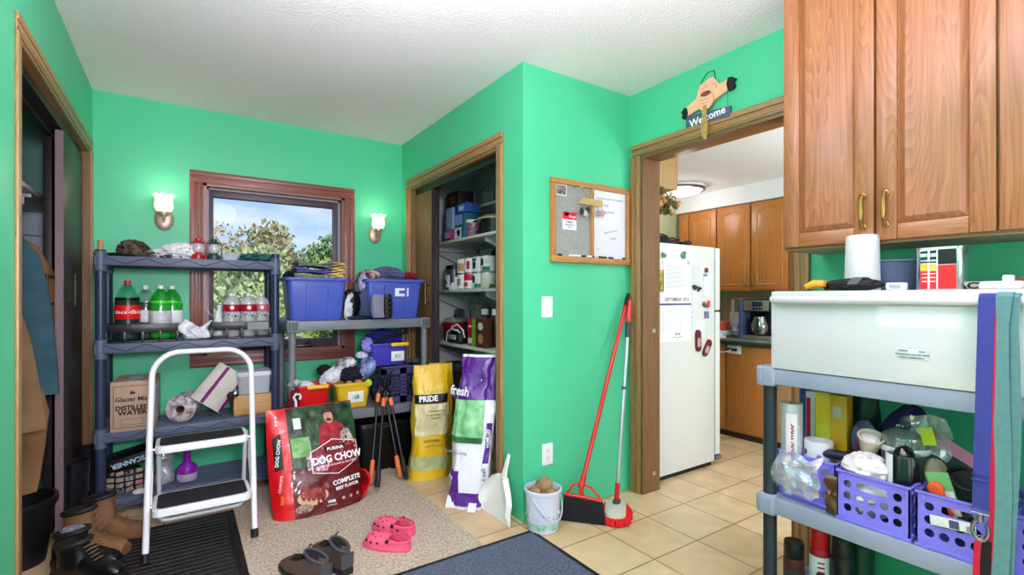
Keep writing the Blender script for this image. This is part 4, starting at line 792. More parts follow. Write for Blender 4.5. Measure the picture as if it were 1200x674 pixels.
# ---- third tier
kraft = mat('kraft_card', (0.72, 0.60, 0.50), 0.75, var=0.06, vscale=12); kraftd = mat('kraft_print', (0.20, 0.12, 0.10), 0.7); kraft_s = mat('kraft_side', (0.66, 0.60, 0.60), 0.7, col2=(0.82, 0.80, 0.80), vscale=18)
t = thing('cardboard_box', 'printed cardboard box of bottled water beside the left shelf post', 'box', (-0.228, 3.445, 0.452), R(-4))
bw, bh, bd = 0.196, 0.272, 0.29
b = MB(); b.bx(-bw/2, bw/2, 0, bd, 0, bh, kraft, 0.002)
M = lambda x, z: face((x, -0.0012, z), (1, 0, 0), (0, 0, 1))
for (x0, x1, z0, z1) in ((-0.085, 0.085, 0.248, 0.2505), (-0.085, 0.085, 0.020, 0.0225), (-0.085, -0.0825, 0.02, 0.25), (0.0825, 0.085, 0.02, 0.25)): b.bx(x0, x1, -0.0012, 0.0002, z0, z1, kraftd)
b.text('Glacier Mist', 0.034, kraftd, M(0, 0.175), 0.0006, bold=0.0008, sx=0.92); b.text('DISTILLED', 0.034, kraftd, M(0, 0.128), 0.0006, bold=0.0014, sx=0.98); b.text('WATER', 0.034, kraftd, M(0, 0.100), 0.0006, bold=0.0014, sx=1.1)
for (x0, x1, z0, z1) in ((-0.05, 0.05, 0.066, 0.0675), (-0.05, 0.05, 0.034, 0.0355), (-0.05, -0.0485, 0.034, 0.0675), (0.0485, 0.05, 0.034, 0.0675)): b.bx(x0, x1, -0.0012, 0.0002, z0, z1, kraftd)
b.prism([(-0.014, 0.204), (0.014, 0.204), (0.006, 0.222), (0.001, 0.214), (-0.004, 0.226)], 0.0012, kraftd, face((0, -0.0004, 0), (1, 0, 0), (0, 0, 1)))
b.bx(bw/2-0.0002, bw/2+0.001, 0.03, 0.26, 0.03, 0.24, kraft_s)
b.build('carton', t)
b = MB(); b.bx(-bw/2, bw/2, -0.0005, bd, bh-0.0005, bh+0.0015, kraft); b.bx(-0.03, 0.03, 0, bd, bh+0.0012, bh+0.002, kraft_s); b.build('lid_flap', t)
rollp = mat('worn_white_film', (0.86, 0.85, 0.86), 0.5, col2=(0.42, 0.32, 0.34), vscale=28); core = mat('brown_core', (0.42, 0.28, 0.24), 0.7)
t = thing('film_roll', 'fat worn white roll seen end on, right of the water box', 'roll', (-0.008, 3.50, 0.452), R(-14))
b = MB(); Mr = xf((0, 0, 0.080), (R(-90), 0, 0)); b.lathe([(0.024, 0), (0.070, 0), (0.078, 0.004), (0.079, 0.02), (0.078, 0.22), (0.024, 0.22)], rollp, 40, Mr, cap=False); b.build('roll_film', t)
b = MB(); b.lathe([(0.019, 0.001), (0.0245, 0.001), (0.0245, 0.219), (0.019, 0.219), (0.019, 0.001)], core, 28, Mr, cap=False); b.lathe([(0, 0.10), (0.019, 0.10), (0.019, 0.11), (0, 0.11)], mat('dark_brown', (0.12, 0.08, 0.07), 0.8), 20, Mr); b.build('core', t)
canvas = mat('cream_canvas', (0.82, 0.80, 0.76), 0.85, var=0.05, vscale=10, bump=0.15, bscale=250); purple = mat('purple_trim', (0.45, 0.08, 0.40), 0.7)
t = thing('canvas_tote', 'cream canvas tote with purple stripes slumped over on its side', 'tote bag', (0.108, 3.53, 0.520), 0, rot=(R(-8), R(38), R(4)))
def tote(u, v, s):
    x = -0.098+0.196*u; z = 0.015+0.255*v; y = s*0.052*(math.sin(PI*u)**0.5)*(1-0.35*v)+0.010*noise.noise(Vector((u*4, v*5, s*3)))
    return (x*(1-0.06*v), y, z)
b = MB(); b.loft([[tote(i/14, k/16, -1) for i in range(15)]+[tote(i/14, k/16, 1) for i in range(13, 0, -1)] for k in range(17)], canvas); b.build('bag_body', t)
b = MB()
for u0 in (0.30, 0.93): b.grid(lambda u, v: (lambda p: (p[0], p[1]-0.0015, p[2]))(tote(u0+(u-0.5)*0.10, v*0.97+0.015, -1)), 3, 16, purple, 0.001)
b.build('stripe', t)
b = MB()
for k in range(7): a = k*0.9; b.tube([(0.085, -0.02, 0.25), (0.095+0.02*math.cos(a), -0.03+0.02*math.sin(a), 0.262+0.012*math.sin(a*2)), (0.105+0.018*math.cos(a+1), -0.03, 0.235-0.004*k)], 0.004, whitet if k % 2 else mat('lilac_ribbon', (0.62, 0.45, 0.78), 0.6), 6)
b.build('ribbon', t)
t = thing('storage_box', 'clear lidded plastic box on top of the light wood box', 'box', (0.385, 3.60, 0.581))
b = MB(); b.loft([[(x*s, y*s, z) for x, y in rrect(0.19, 0.20, 0.02)] for s, z in ((0.92, 0), (1, 0.115), (0.97, 0.115), (0.89, 0.004))], milky); b.build('box_body', t)
b = MB(); b.loft([[(x*s, y*s, z) for x, y in rrect(0.205, 0.215, 0.022)] for s, z in ((0.98, 0.113), (1, 0.118), (1, 0.136), (0.96, 0.140))], mat('white_lid', (0.88, 0.90, 0.93), 0.3)); b.build('lid', t)
ply = wood('light_wood', '#d3a86c', '#b98a50', 'x', 0.5, 1, 0.0)
b = MB(); b.bx(-0.105, 0.115, -0.11, 0.13, 0, 0.006, ply); b.bx(-0.105, 0.115, -0.11, -0.10, 0, 0.127, ply, 0.002); b.bx(-0.105, 0.115, 0.12, 0.13, 0, 0.127, ply, 0.002); b.bx(-0.105, -0.095, -0.10, 0.12, 0, 0.127, ply, 0.002); b.bx(0.105, 0.115, -0.10, 0.12, 0, 0.127, ply, 0.002); b.bx(-0.095, 0.105, -0.10, 0.12, 0.115, 0.125, ply)
tag(b.build('wooden_box', loc=(0.372, 3.595, 0.453)), 'plain light wood box at the right end of the third shelf', 'box')
b = MB(); chrome = mat('chrome_ball', (0.80, 0.80, 0.84), 0.10, 1.0); b.sph((0, 0, 0), (0.024, 0.024, 0.026), chrome, 18, 12); b.lathe([(0.008, 0.02), (0.008, 0.034), (0, 0.034)], chrome, 12); b.blob((-0.022, 0.0, -0.012), (0.022, 0.02, 0.026), mat('plum_velvet', (0.26, 0.04, 0.14), 0.7), 0.2, 2, 3)
tag(b.build('ornament', loc=(0.272, 3.462, 0.60)), 'shiny silver and plum bauble caught against the canvas tote', 'ornament')

# ---- bottom tier
t = thing('scanner_box', 'black box with upside down white lettering on the bottom shelf', 'box', (-0.262, 3.50, 0.232), R(-3), rot=(0, R(-14), R(-3)))
bb = mat('black_card', (0.045, 0.05, 0.06), 0.4); b = MB(); b.bx(-0.09, 0.16, 0, 0.22, 0, 0.062, bb, 0.002); b.bx(0.06, 0.16, -0.001, 0.0005, 0.002, 0.060, mat('blue_black_card', (0.07, 0.14, 0.22), 0.4)); b.build('carton', t)
b = MB(); b.text('SCANNER', 0.038, mat('pale_blue_print', (0.66, 0.78, 0.86), 0.5), face((0.02, -0.0015, 0.030), (-1, 0, 0), (0, 0, -1)) @ Matrix.Identity(4), 0.0005, bold=0.001, sx=0.9); b.build('lettering', t)
quilt = mat('patch_print', (0.70, 0.66, 0.67), 0.7, col2=(0.10, 0.07, 0.10), vscale=40)
t = thing('patchwork_bag', 'black quilted bag with pale printed patches, under the black box', 'bag', (-0.265, 3.495, 0.092))
b = MB(); b.blob((0, 0.075, 0.068), (0.095, 0.07, 0.075), mat('black_quilt', (0.06, 0.055, 0.065), 0.7), 0.06, 1.5, 5, flat=-0.067, nu=32, nv=18); b.build('bag_body', t)
rnd = random.Random(3)
for r_ in range(4):
    for c_ in range(4):
        x = -0.066+0.043*c_; z = 0.018+0.032*r_; y = 0.075-0.073*math.sqrt(max(0, 1-(x/0.098)**2-((z-0.068)/0.082)**2*0.9))-0.004
        b = MB(); b.box((x, y, z), (0.034, 0.004, 0.022), quilt if rnd.random() < 0.5 else mat(('patch_white', 'patch_pink', 'patch_tan')[rnd.randint(0, 2)], ((0.86, 0.85, 0.86), (0.70, 0.45, 0.52), (0.62, 0.56, 0.48))[rnd.randint(0, 2)], 0.7, var=0.3, vscale=60), 0.001, (0.0, rnd.uniform(-0.3, 0.1), x*5)); b.build('patch', t)
b = MB(); b.blob((0, 0, 0.010), (0.035, 0.025, 0.014), bagw, 0.3, 2.5, 8, flat=-0.009); b.blob((0.028, -0.012, 0.008), (0.02, 0.015, 0.011), bagw, 0.3, 2.5, 9, flat=-0.007)
tag(b.build('tissue', loc=(-0.19, 3.462, 0.092)), 'crumpled white tissue below the patchwork bag', 'tissue')
t = thing('detergent_bottle', 'purple bottle with a pale label under the upper ladder step', 'bottle', (0.026, 3.55, 0.092))
pp = mat('purple_plastic', (0.50, 0.10, 0.62), 0.3); b = MB(); b.lathe([(0, 0), (0.05, 0), (0.053, 0.008), (0.053, 0.075), (0.048, 0.088), (0.026, 0.108), (0.018, 0.118), (0.018, 0.140)], pp, 28); b.build('bottle_body', t)
b = MB(); b.lathe([(0.0535, 0.006), (0.054, 0.007), (0.054, 0.048), (0.0535, 0.049)], mat('silver_label', (0.66, 0.66, 0.70), 0.4, var=0.15, vscale=40), 28, cap=False); b.build('bottle_label', t)
b = MB(); b.lathe([(0.019, 0.138), (0.020, 0.14), (0.018, 0.172), (0, 0.173)], pp, 20); b.build('cap', t)
film = pane_mat('poly_film', (0.93, 0.94, 0.96), 0.22, 0.12, 0.30)
b = crumple_sheet(lambda u, v: (0.045*math.cos(2*PI*u)*(1-0.55*v**3), 0.04*math.sin(2*PI*u)*(1-0.5*v**3), 0.004+0.20*v), 26, 18, film, 0.0, 0.020, 16, 14)
b.blob((0, 0, 0.05), (0.032, 0.03, 0.045), bagw, 0.3, 2.2, 44, flat=-0.048)
tag(b.build('poly_bag', loc=(-0.09, 3.56, 0.092)), 'clear poly bag left of the purple bottle', 'bag')
# ================================================================== GREY RESIN SHELF RIGHT OF IT
greyr = mat('grey_resin', (0.42, 0.44, 0.47), 0.45, var=0.07, vscale=4); greyd = mat('grey_resin_dark', (0.26, 0.28, 0.31), 0.5)  # second grey is darker, for the strips on the corner sockets
GX0, GX1, GY0, GY1 = 0.535, 1.476, 3.255, 3.72
t = thing('resin_shelf', 'low grey resin shelf holding two blue bins beside the pantry', 'shelf', (0, 0, 0))
def flat_tier(t, x0, x1, y0, y1, zt, h, m, axis='x'):
    b = MB(); b.bx(x0+0.01, x1-0.01, y0+0.01, y1-0.01, zt-0.025, zt-0.006, m)
    for k in range(10):
        if axis == 'x': b.bx(x0+0.03, x1-0.03, y0+0.025+(y1-y0-0.05)*k/10, y0+0.025+(y1-y0-0.05)*(k+0.72)/10, zt-0.008, zt-0.001, m)
        else: b.bx(x0+0.025+(x1-x0-0.05)*k/10, x0+0.025+(x1-x0-0.05)*(k+0.72)/10, y0+0.03, y1-0.03, zt-0.008, zt-0.001, m)
    for a, c, p, q in ((x0, x1, y0, y0+0.02), (x0, x1, y1-0.02, y1), (x0, x0+0.02, y0, y1), (x1-0.02, x1, y0, y1)): b.bx(a, c, p, q, zt-h, zt, m, 0.005)
    for cx in (x0+0.032, x1-0.032):
        for cy in (y0+0.032, y1-0.032): b.box((cx, cy, zt-h/2-0.002), (0.072, 0.072, h+0.016), m, 0.010)
    for cx in (x0+0.032, x1-0.032):
        for cy, s in ((y0-0.004, -1), (y1+0.004, 1)):
            for k in range(3): b.bx(cx-0.026+k*0.018, cx-0.012+k*0.018, cy-0.001, cy+0.002, zt-h+0.004, zt-0.006, greyd)
    b.build('shelf_board', t)
def posts(t, x0, x1, y0, y1, z1, m, r=0.022):
    for cx in (x0+0.032, x1-0.032):
        for cy in (y0+0.032, y1-0.032):
            b = MB(); b.lathe([(r+0.006, 0), (r+0.006, 0.02), (r, 0.03), (r, z1), (0, z1)], m, 20, xf((cx, cy, 0))); b.build('post', t)
for zt in (1.045, 0.455): flat_tier(t, GX0, GX1, GY0, GY1, zt, 0.062, greyr)
posts(t, GX0, GX1, GY0, GY1, 1.04, greyr)
bluep = mat('blue_tote_plastic', (0.28, 0.35, 0.70), 0.38, var=0.04, vscale=5); purpp = mat('violet_blue_plastic', (0.30, 0.29, 0.72), 0.4)
def tote_bin(name, label, x, y, z, w, d, h, m, group, taper=0.86, rz=0.0, sticker=None, panel=True, grips=None, cat='bin', lip=0.022):
    t = thing(name, label, cat, (x, y, z), rz, group)
    b = MB(); rr = lambda s, z_: [(px*s, py*s, z_) for px, py in rrect(w, d, 0.03)]
    b.loft([rr(taper*0.97, 0), rr(taper, 0.006), rr(0.985, h-0.03), rr(0.985, h), rr(0.955, h), rr(0.955, h-0.03), rr(taper*0.97, 0.008)], m)
    b.build('bin_body', t)
    b = MB(); R2 = lambda s, z_: [(px+(lip if px > 0 else -lip)*s, py+(lip if py > 0 else -lip)*s, z_) for px, py in rrect(w*0.985, d*0.985, 0.03)]
    b.loft([R2(0, h-0.020), R2(0.9, h-0.018), R2(1, h-0.012), R2(1, h-0.002), R2(0.9, h+0.001), R2(-0.2, h+0.001)], m, False); b.build('rim', t)
    if panel:
        b = MB(); fy = lambda z_: -d/2*(taper+(0.985-taper)*z_/(h-0.03))
        for x0, x1 in ((-w*0.20, -w*0.165), (w*0.165, w*0.20)):
            b.loft([[(x0, fy(z_)-e, z_), (x1, fy(z_)-e, z_), (x1, fy(z_)+0.004, z_), (x0, fy(z_)+0.004, z_)] for z_, e in ((0.02, 0.001), (0.04, 0.008), (h*0.78, 0.010), (h*0.82, 0.009))], m)
        b.loft([[(-w*0.2, fy(z_)-0.010, z_), (w*0.2, fy(z_)-0.010, z_), (w*0.2, fy(z_)+0.004, z_), (-w*0.2, fy(z_)+0.004, z_)] for z_ in (h*0.78, h*0.84)], m); b.build('front_rib', t)
    if sticker:
        sx, sz, sw, sh, sm = sticker; b = MB(); ya = -d/2*(taper+(0.985-taper)*(sz)/(h-0.03))
        b.box((sx, ya-0.004, sz), (sw, 0.0025, sh), whitelab, 0.001, (-math.atan2(d/2*(0.985-taper), h)*-1, 0, 0))
        b.box((sx, ya-0.0055, sz), (sw*0.42, 0.0015, sh*0.38), sm, 0.0005, (math.atan2(d/2*(0.985-taper), h), 0, 0)); b.build('sticker', t)
    if grips:
        b = MB(); b.box((grips[0], -d/2*0.985-0.012-lip, h-0.008), (0.13, 0.022, 0.026), grips[1], 0.006); b.build('grip', t)
    return t
tote_bin('storage_bin', 'blue plastic tote with folded feed sacks in it, left on the grey shelf', 0.722, 3.42, 1.045, 0.36, 0.26, 0.272, bluep, 'blue totes on the grey shelf', 0.86)
tote_bin('storage_bin', 'blue plastic tote full of clothes with a white sticker, by the pantry', 1.235, 3.44, 1.045, 0.40, 0.30, 0.272, bluep, 'blue totes on the grey shelf', 0.86, sticker=(0.045, 0.185, 0.10, 0.06, bluep))
# sacks folded in bin 1
sacks = (('green grey folded sack at the top of the pile in the left tote', (0.36, 0.42, 0.38), (0.66, 0.56, 0.34), 0.365), ('blue folded sack with yellow end in the middle of the pile', (0.20, 0.20, 0.52), (0.80, 0.66, 0.24), 0.325), ('greenish folded sack with a yellow edge, lowest of the pile', (0.42, 0.46, 0.34), (0.78, 0.64, 0.26), 0.288))
for i, (lb, ca, cb_, z) in enumerate(sacks):
    t = thing('folded_sack', lb, 'sack', (0.752-0.004*i, 3.42, 1.045+z-0.018), R(3-3*i), 'folded sacks in the blue tote')
    ma = mat('sack_%d' % i, ca, 0.55, var=0.25, vscale=14); mb = mat('sack_end_%d' % i, cb_, 0.55, var=0.15, vscale=14)
    b = MB(); 
    for k in range(3):
        b.grid(lambda u, v, k=k: (-0.15+0.22*u, -0.10+0.2*v, 0.006+0.010*k+0.006*math.sin(u*5+k)+0.004*noise.noise(Vector((u*5, v*5, k)))), 14, 8, ma, 0.008)
    b.build('sack_body', t); b = MB()
    for k in range(3):
        b.grid(lambda u, v, k=k: (0.068+0.085*u-0.006*k, -0.10+0.2*v, 0.006+0.010*k+0.006*math.sin((1+u*0.4)*5+k)+0.004*noise.noise(Vector((1+u*2, v*5, k)))), 8, 8, mb, 0.008)
    plabel(b.build('sack_end', t), 'yellowish sack end')
b = MB(); b.blob((0, 0, 0), (0.13, 0.09, 0.20), mat('dull_cloth', (0.38, 0.42, 0.36), 0.9, var=0.2, vscale=10), 0.05, 1.5, 2); tag(b.build('cloth_bundle', loc=(0.735, 3.42, 1.053+0.048)), 'dull cloth filling the left tote under the sacks', 'cloth')
bpy.data.objects['cloth_bundle'].scale = (1, 1, 0.6); bpy.data.objects['cloth_bundle'].location.z = 1.18
b = MB(); b.blob((0, 0, 0), (0.045, 0.07, 0.035), blackc, 0.35, 2.2, 5); tag(b.build('dark_cloth', loc=(0.587, 3.44, 1.325)), 'dark cloth hanging over the left edge of the left tote', 'cloth')
# clothes in bin 2
def heap(name, label, cat, loc, r, col, seed, amp=0.32, fr=2.0, grp=None, m=None, rot=(0, 0, 0), flat=None, var=0.2):
    b = MB(); b.blob((0, 0, 0), r, m or mat('cloth_%s_%d' % (name, seed), col, 0.85, var=var, vscale=14), amp, fr, seed, rot=rot, flat=flat)
    return tag(b.build(name, loc=loc), label, cat, grp)
cl = 'clothes heaped in the right blue tote'
heap('folded_jeans', 'faded blue denim on top of the clothes in the right tote', 'clothes', (1.245, 3.46, 1.352), (0.115, 0.10, 0.055), (0.34, 0.36, 0.52), 3, grp=cl, rot=(0, 0.1, 0.2))
heap('red_shirt', 'red shirt at the right end of the clothes heap', 'clothes', (1.385, 3.46, 1.338), (0.070, 0.09, 0.038), (0.52, 0.10, 0.16), 4, grp=cl)
heap('patterned_shirt', 'cream and plum patterned shirt spilling over the left rim of the right tote', 'clothes', (1.085, 3.44, 1.335), (0.075, 0.09, 0.045), None, 5, grp=cl, m=mat('plaid', (0.78, 0.70, 0.66), 0.85, col2=(0.35, 0.14, 0.22), vscale=22), rot=(0, -0.25, 0))
heap('pale_shirt', 'pale lilac cloth hanging over the corner of the right tote', 'clothes', (1.035, 3.385, 1.295), (0.030, 0.045, 0.050), (0.70, 0.66, 0.82), 6, grp=cl)
heap('mixed_clothes', 'bulk of dark clothes filling the right tote below the denim', 'clothes', (1.225, 3.44, 1.20), (0.165, 0.12, 0.14), (0.30, 0.20, 0.26), 7, 0.06, 1.5, grp=cl)
# ear defenders / black pouch between the bins
t = thing('work_pouch', 'black and silver pouch wedged between the two blue totes', 'pouch', (0.952, 3.345, 1.046), R(6))
b = MB(); b.blob((-0.01, 0, 0.10), (0.062, 0.05, 0.10), mat('black_vinyl', (0.05, 0.055, 0.065), 0.3, var=0.3, vscale=15), 0.14, 1.6, 4, flat=-0.10); b.build('pouch_body', t)
b = MB(); b.blob((-0.035, -0.036, 0.085), (0.032, 0.014, 0.085), mat('silver_vinyl', (0.72, 0.74, 0.78), 0.3, var=0.25, vscale=20), 0.2, 2.2, 6, rot=(0, 0.15, 0)); plabel(b.build('flap', t), 'silver flap'); b = MB(); b.bx(-0.045, 0.05, -0.03, 0.04, 0.17, 0.186, mat('black_vinyl', (0.05, 0.055, 0.065), 0.3), 0.006); b.build('closure', t)
t = thing('knee_pad', 'grey and black knee pad leaning on the front of the right tote', 'knee pad', (1.105, 3.20, 1.046), R(8))
b = MB(); b.loft([[(x, y-0.0+0.03, z) for x, y in rrect(w_, 0.055, 0.02)] for w_, z in ((0.10, 0.012), (0.125, 0.05), (0.125, 0.13), (0.11, 0.165))], mat('grey_foam', (0.46, 0.47, 0.54), 0.7)); b.build('pad', t)
b = MB(); b.loft([[(0.045+x, y+0.02, z) for x, y in rrect(w_, 0.07, 0.02)] for w_, z in ((0.045, 0.008), (0.06, 0.04), (0.062, 0.13), (0.05, 0.168))], black)
for k in range(4): b.bx(0.02, 0.07, -0.018, -0.012, 0.03+k*0.034, 0.05+k*0.034, mat('charcoal', (0.12, 0.12, 0.13), 0.5), 0.003)
b.build('shell', t)
for zz in (0.05, 0.13):
    b = MB(); b.strap([(-0.05, 0.05, zz), (-0.02, 0.075, zz), (0.04, 0.07, zz), (0.07, 0.03, zz)], 0.025, 0.003, black, (0, 0, 1)); b.build('strap', t)
b = MB(); b.blob((0, 0, 0.012), (0.085, 0.045, 0.014), mat('navy_vinyl', (0.10, 0.11, 0.20), 0.35), 0.15, 2, 3, flat=-0.012); tag(b.build('glove_pouch', loc=(0.985, 3.285, 1.046)), 'flat navy strap pouch lying at the shelf edge between the totes', 'pouch')

# ---- lower board of the grey shelf
redp = mat('red_bin_plastic', (0.80, 0.06, 0.09), 0.4); yelp = mat('yellow_bin_plastic', (0.84, 0.68, 0.10), 0.4); ylw = mat('yellow_grip', (0.92, 0.70, 0.14), 0.4); greyp = mat('purple_grey_basket', (0.25, 0.24, 0.42), 0.45)
toyg = mat('toy_sticker_green', (0.25, 0.52, 0.25), 0.5, col2=(0.85, 0.88, 0.80), vscale=30)
tote_bin('toy_bin', 'small red bin with a yellow grip behind the shelf post', 0.700, 3.40, 0.455, 0.205, 0.17, 0.175, redp, 'small bins on the lower grey shelf', 0.84, grips=(0.02, ylw), panel=False, cat='bin', lip=0.012)
tote_bin('toy_bin', 'small yellow bin with a picture sticker, next to the red one', 0.955, 3.40, 0.455, 0.225, 0.17, 0.165, yelp, 'small bins on the lower grey shelf', 0.84, panel=False, sticker=(0.012, 0.072, 0.105, 0.075, toyg), lip=0.012)
tote_bin('toy_bin', 'small blue violet bin with yellow grip on top of the dark basket', 1.215, 3.44, 0.714, 0.26, 0.17, 0.155, mat('blueviolet_plastic', (0.24, 0.22, 0.66), 0.4), 'small bins on the lower grey shelf', 0.84, panel=False, sticker=(0.06, 0.062, 0.095, 0.07, toyg), grips=(0.065, ylw), lip=0.012)
# dark basket with a grid of holes
t = thing('plastic_basket', 'dark purple grey basket with gridded sides, under the blue violet bin', 'basket', (1.298, 3.42, 0.455))
w, d, h = 0.30, 0.22, 0.255; b = MB(); b.bx(-w/2+0.01, w/2-0.01, -d/2+0.01, d/2-0.01, 0, 0.008, greyp)
def wall_grid(b, x0, x1, y0, y1, h):
    L_ = math.hypot(x1-x0, y1-y0); ux, uy = (x1-x0)/L_, (y1-y0)/L_; an = math.atan2(uy, ux)
    def q(a, c, z0, z1): b.box((x0+ux*(a+c)/2, y0+uy*(a+c)/2, (z0+z1)/2), (c-a, 0.005, z1-z0), greyp, 0, (0, 0, an), 1)
    q(0, L_, 0, 0.045); q(0, L_, h-0.055, h); q(0, 0.03, 0, h); q(L_-0.03, L_, 0, h); q(L_/2-0.025, L_/2+0.025, 0, h)
    for half in (0.03, L_/2+0.025):
        ww = L_/2-0.055
        for k in range(1, 5): q(half+ww*k/5-0.003, half+ww*k/5+0.003, 0.045, h-0.055)
    for k in range(1, 6): zz = 0.045+(h-0.10)*k/6; q(0, L_, zz-0.003, zz+0.003)
wall_grid(b, -w/2, w/2, -d/2, -d/2, h); wall_grid(b, w/2, -w/2, d/2, d/2, h); wall_grid(b, -w/2, -w/2, d/2, -d/2, h); wall_grid(b, w/2, w/2, -d/2, d/2, h)
b.build('basket_body', t)
b = MB(); n_ = 8
for s0, s1 in (((-w/2, -d/2), (w/2, -d/2)), ((w/2, -d/2), (w/2, d/2)), ((w/2, d/2), (-w/2, d/2)), ((-w/2, d/2), (-w/2, -d/2))): b.tube([(*s0, h-0.006), (*s1, h-0.006)], 0.009, greyp, 8)
b.build('rim', t)
b = MB(); b.blob((0, 0, 0), (0.12, 0.085, 0.09), mat('dark_toys', (0.12, 0.11, 0.15), 0.6, var=0.5, vscale=20), 0.2, 2.5, 13); tag(b.build('dark_cloth', loc=(1.298, 3.42, 0.580)), 'dark things filling the gridded basket', 'cloth')
# toy heaps
def toyheap(cx, cy, cz, n, rx, ry, cols, seed, labs, grp, smin=0.022, smax=0.04):
    rnd = random.Random(seed)
    for i in range(n):
        c = cols[i % len(cols)]; r = rnd.uniform(smin, smax)
        heap('soft_toy', labs[i], 'soft toy', (cx+rx*(2*rnd.random()-1), cy+ry*(2*rnd.random()-1), cz+rnd.uniform(0, 0.03)), (r*1.3, r, r*0.9), c, 100*seed+i, 0.2, 2.2, grp, rot=(rnd.random(), rnd.random(), rnd.random()), var=0.15)
g1 = 'soft things heaped over the bins'
heap('soft_toy', 'white and navy plush heaped over the red and yellow bins, left part', 'soft toy', (0.845, 3.43, 0.665), (0.085, 0.055, 0.045), (0.86, 0.86, 0.90), 61, 0.3, 2.2, g1, rot=(0, -0.5, 0))
heap('soft_toy', 'black plush with a pointed ear above the red bin', 'soft toy', (0.80, 3.47, 0.700), (0.045, 0.035, 0.035), (0.06, 0.06, 0.07), 62, 0.25, 2.2, g1)
heap('soft_toy', 'black and white plush above the yellow bin, left', 'soft toy', (0.925, 3.45, 0.725), (0.075, 0.06, 0.045), None, 63, 0.3, 2.2, g1, m=mat('bw_plush', (0.90, 0.90, 0.93), 0.85, col2=(0.06, 0.06, 0.08), vscale=14), rot=(0, -0.4, 0))
heap('soft_toy', 'dark navy plush over the middle of the yellow bin', 'soft toy', (0.965, 3.40, 0.670), (0.085, 0.06, 0.050), (0.09, 0.09, 0.14), 64, 0.3, 2.2, g1)
heap('soft_toy', 'pale blue and navy plush leaning against the dark basket', 'soft toy', (1.06, 3.385, 0.705), (0.055, 0.05, 0.075), None, 65, 0.25, 2.0, g1, m=mat('blue_plush', (0.62, 0.68, 0.88), 0.85, col2=(0.14, 0.17, 0.36), vscale=14), rot=(0, 0.5, 0))
heap('soft_toy', 'white plush scrap above the pale blue plush', 'soft toy', (1.045, 3.44, 0.79), (0.04, 0.035, 0.022), (0.85, 0.85, 0.92), 66, 0.3, 2.4, g1)
heap('soft_toy', 'small tan plush head peeking over the yellow bin, left', 'soft toy', (0.925, 3.33, 0.615), (0.022, 0.018, 0.020), (0.72, 0.50, 0.36), 67, 0.15, 2, g1)
heap('soft_toy', 'small tan plush head peeking over the yellow bin, right', 'soft toy', (0.985, 3.325, 0.622), (0.024, 0.018, 0.018), (0.66, 0.44, 0.32), 68, 0.15, 2, g1)
heap('soft_toy', 'lime green scrap on the right rim of the yellow bin', 'soft toy', (1.052, 3.318, 0.612), (0.024, 0.012, 0.024), (0.66, 0.78, 0.20), 69, 0.15, 2, g1)
heap('white_shirt', 'white cloth in the red bin', 'clothes', (0.66, 3.40, 0.605), (0.06, 0.055, 0.04), (0.88, 0.88, 0.90), 70, 0.3, 2.3)
heap('soft_toy', 'lilac cloth spilling out of the blue violet bin at the left', 'soft toy', (1.07, 3.40, 0.862), (0.035, 0.035, 0.045), (0.58, 0.52, 0.86), 71, 0.4, 2.4, g1)
heap('blue_towel', 'bright blue towel bulging out of the blue violet bin', 'towel', (1.205, 3.45, 0.905), (0.12, 0.06, 0.055), (0.14, 0.12, 0.50), 72, 0.3, 2.2)
b = MB(); b.tube([(-0.10, -0.05, 0.0), (-0.02, -0.06, 0.03), (0.06, -0.06, 0.045), (0.13, -0.05, 0.055)], 0.014, blackc, 10, r1=0.009); b.sph((0.14, -0.048, 0.058), 0.014, black, 12, 8); tag(b.build('umbrella', loc=(1.20, 3.41, 0.885)), 'short black folded umbrella lying over the blue violet bin', 'umbrella')
b = MB(); 
for k in range(5): b.sph((0.022*k, 0.01*math.sin(k*2), 0.02), (0.014, 0.014, 0.018), mat('grey_green_cloth', (0.24, 0.28, 0.28), 0.8), 10, 8)
tag(b.build('bead_garland', loc=(1.365, 3.40, 0.708)), 'dark lumpy garland lying on the basket rim', 'garland')
# maroon things and white hook at the left end
heap('maroon_shirt', 'maroon cloth at the left end of the lower grey shelf', 'clothes', (0.575, 3.30, 0.555), (0.035, 0.05, 0.095), (0.42, 0.06, 0.14), 73, 0.2, 1.8)
heap('striped_shirt', 'navy and white cloth lying on the maroon cloth', 'clothes', (0.578, 3.30, 0.660), (0.042, 0.05, 0.022), None, 74, 0.3, 2.2, m=mat('navy_white', (0.86, 0.84, 0.86), 0.85, col2=(0.08, 0.09, 0.16), vscale=18))
t = MB(); t.tube([(0, 0, 0.0), (0.0, 0, 0.09), (-0.012, 0, 0.115), (0.0, 0, 0.135), (0.022, 0, 0.13), (0.028, 0, 0.112), (0.02, 0, 0.10)], 0.0075, white_pl, 10); t.tube([(-0.016, 0, 0.0), (-0.016, 0, 0.03), (0, 0, 0.04)], 0.005, white_pl, 8); t.tube([(0.016, 0, 0.0), (0.016, 0, 0.03), (0, 0, 0.04)], 0.005, white_pl, 8)
tag(t.build('plastic_hook', loc=(0.575, 3.215, 0.470)), 'white plastic hook in front of the maroon cloth', 'hook')
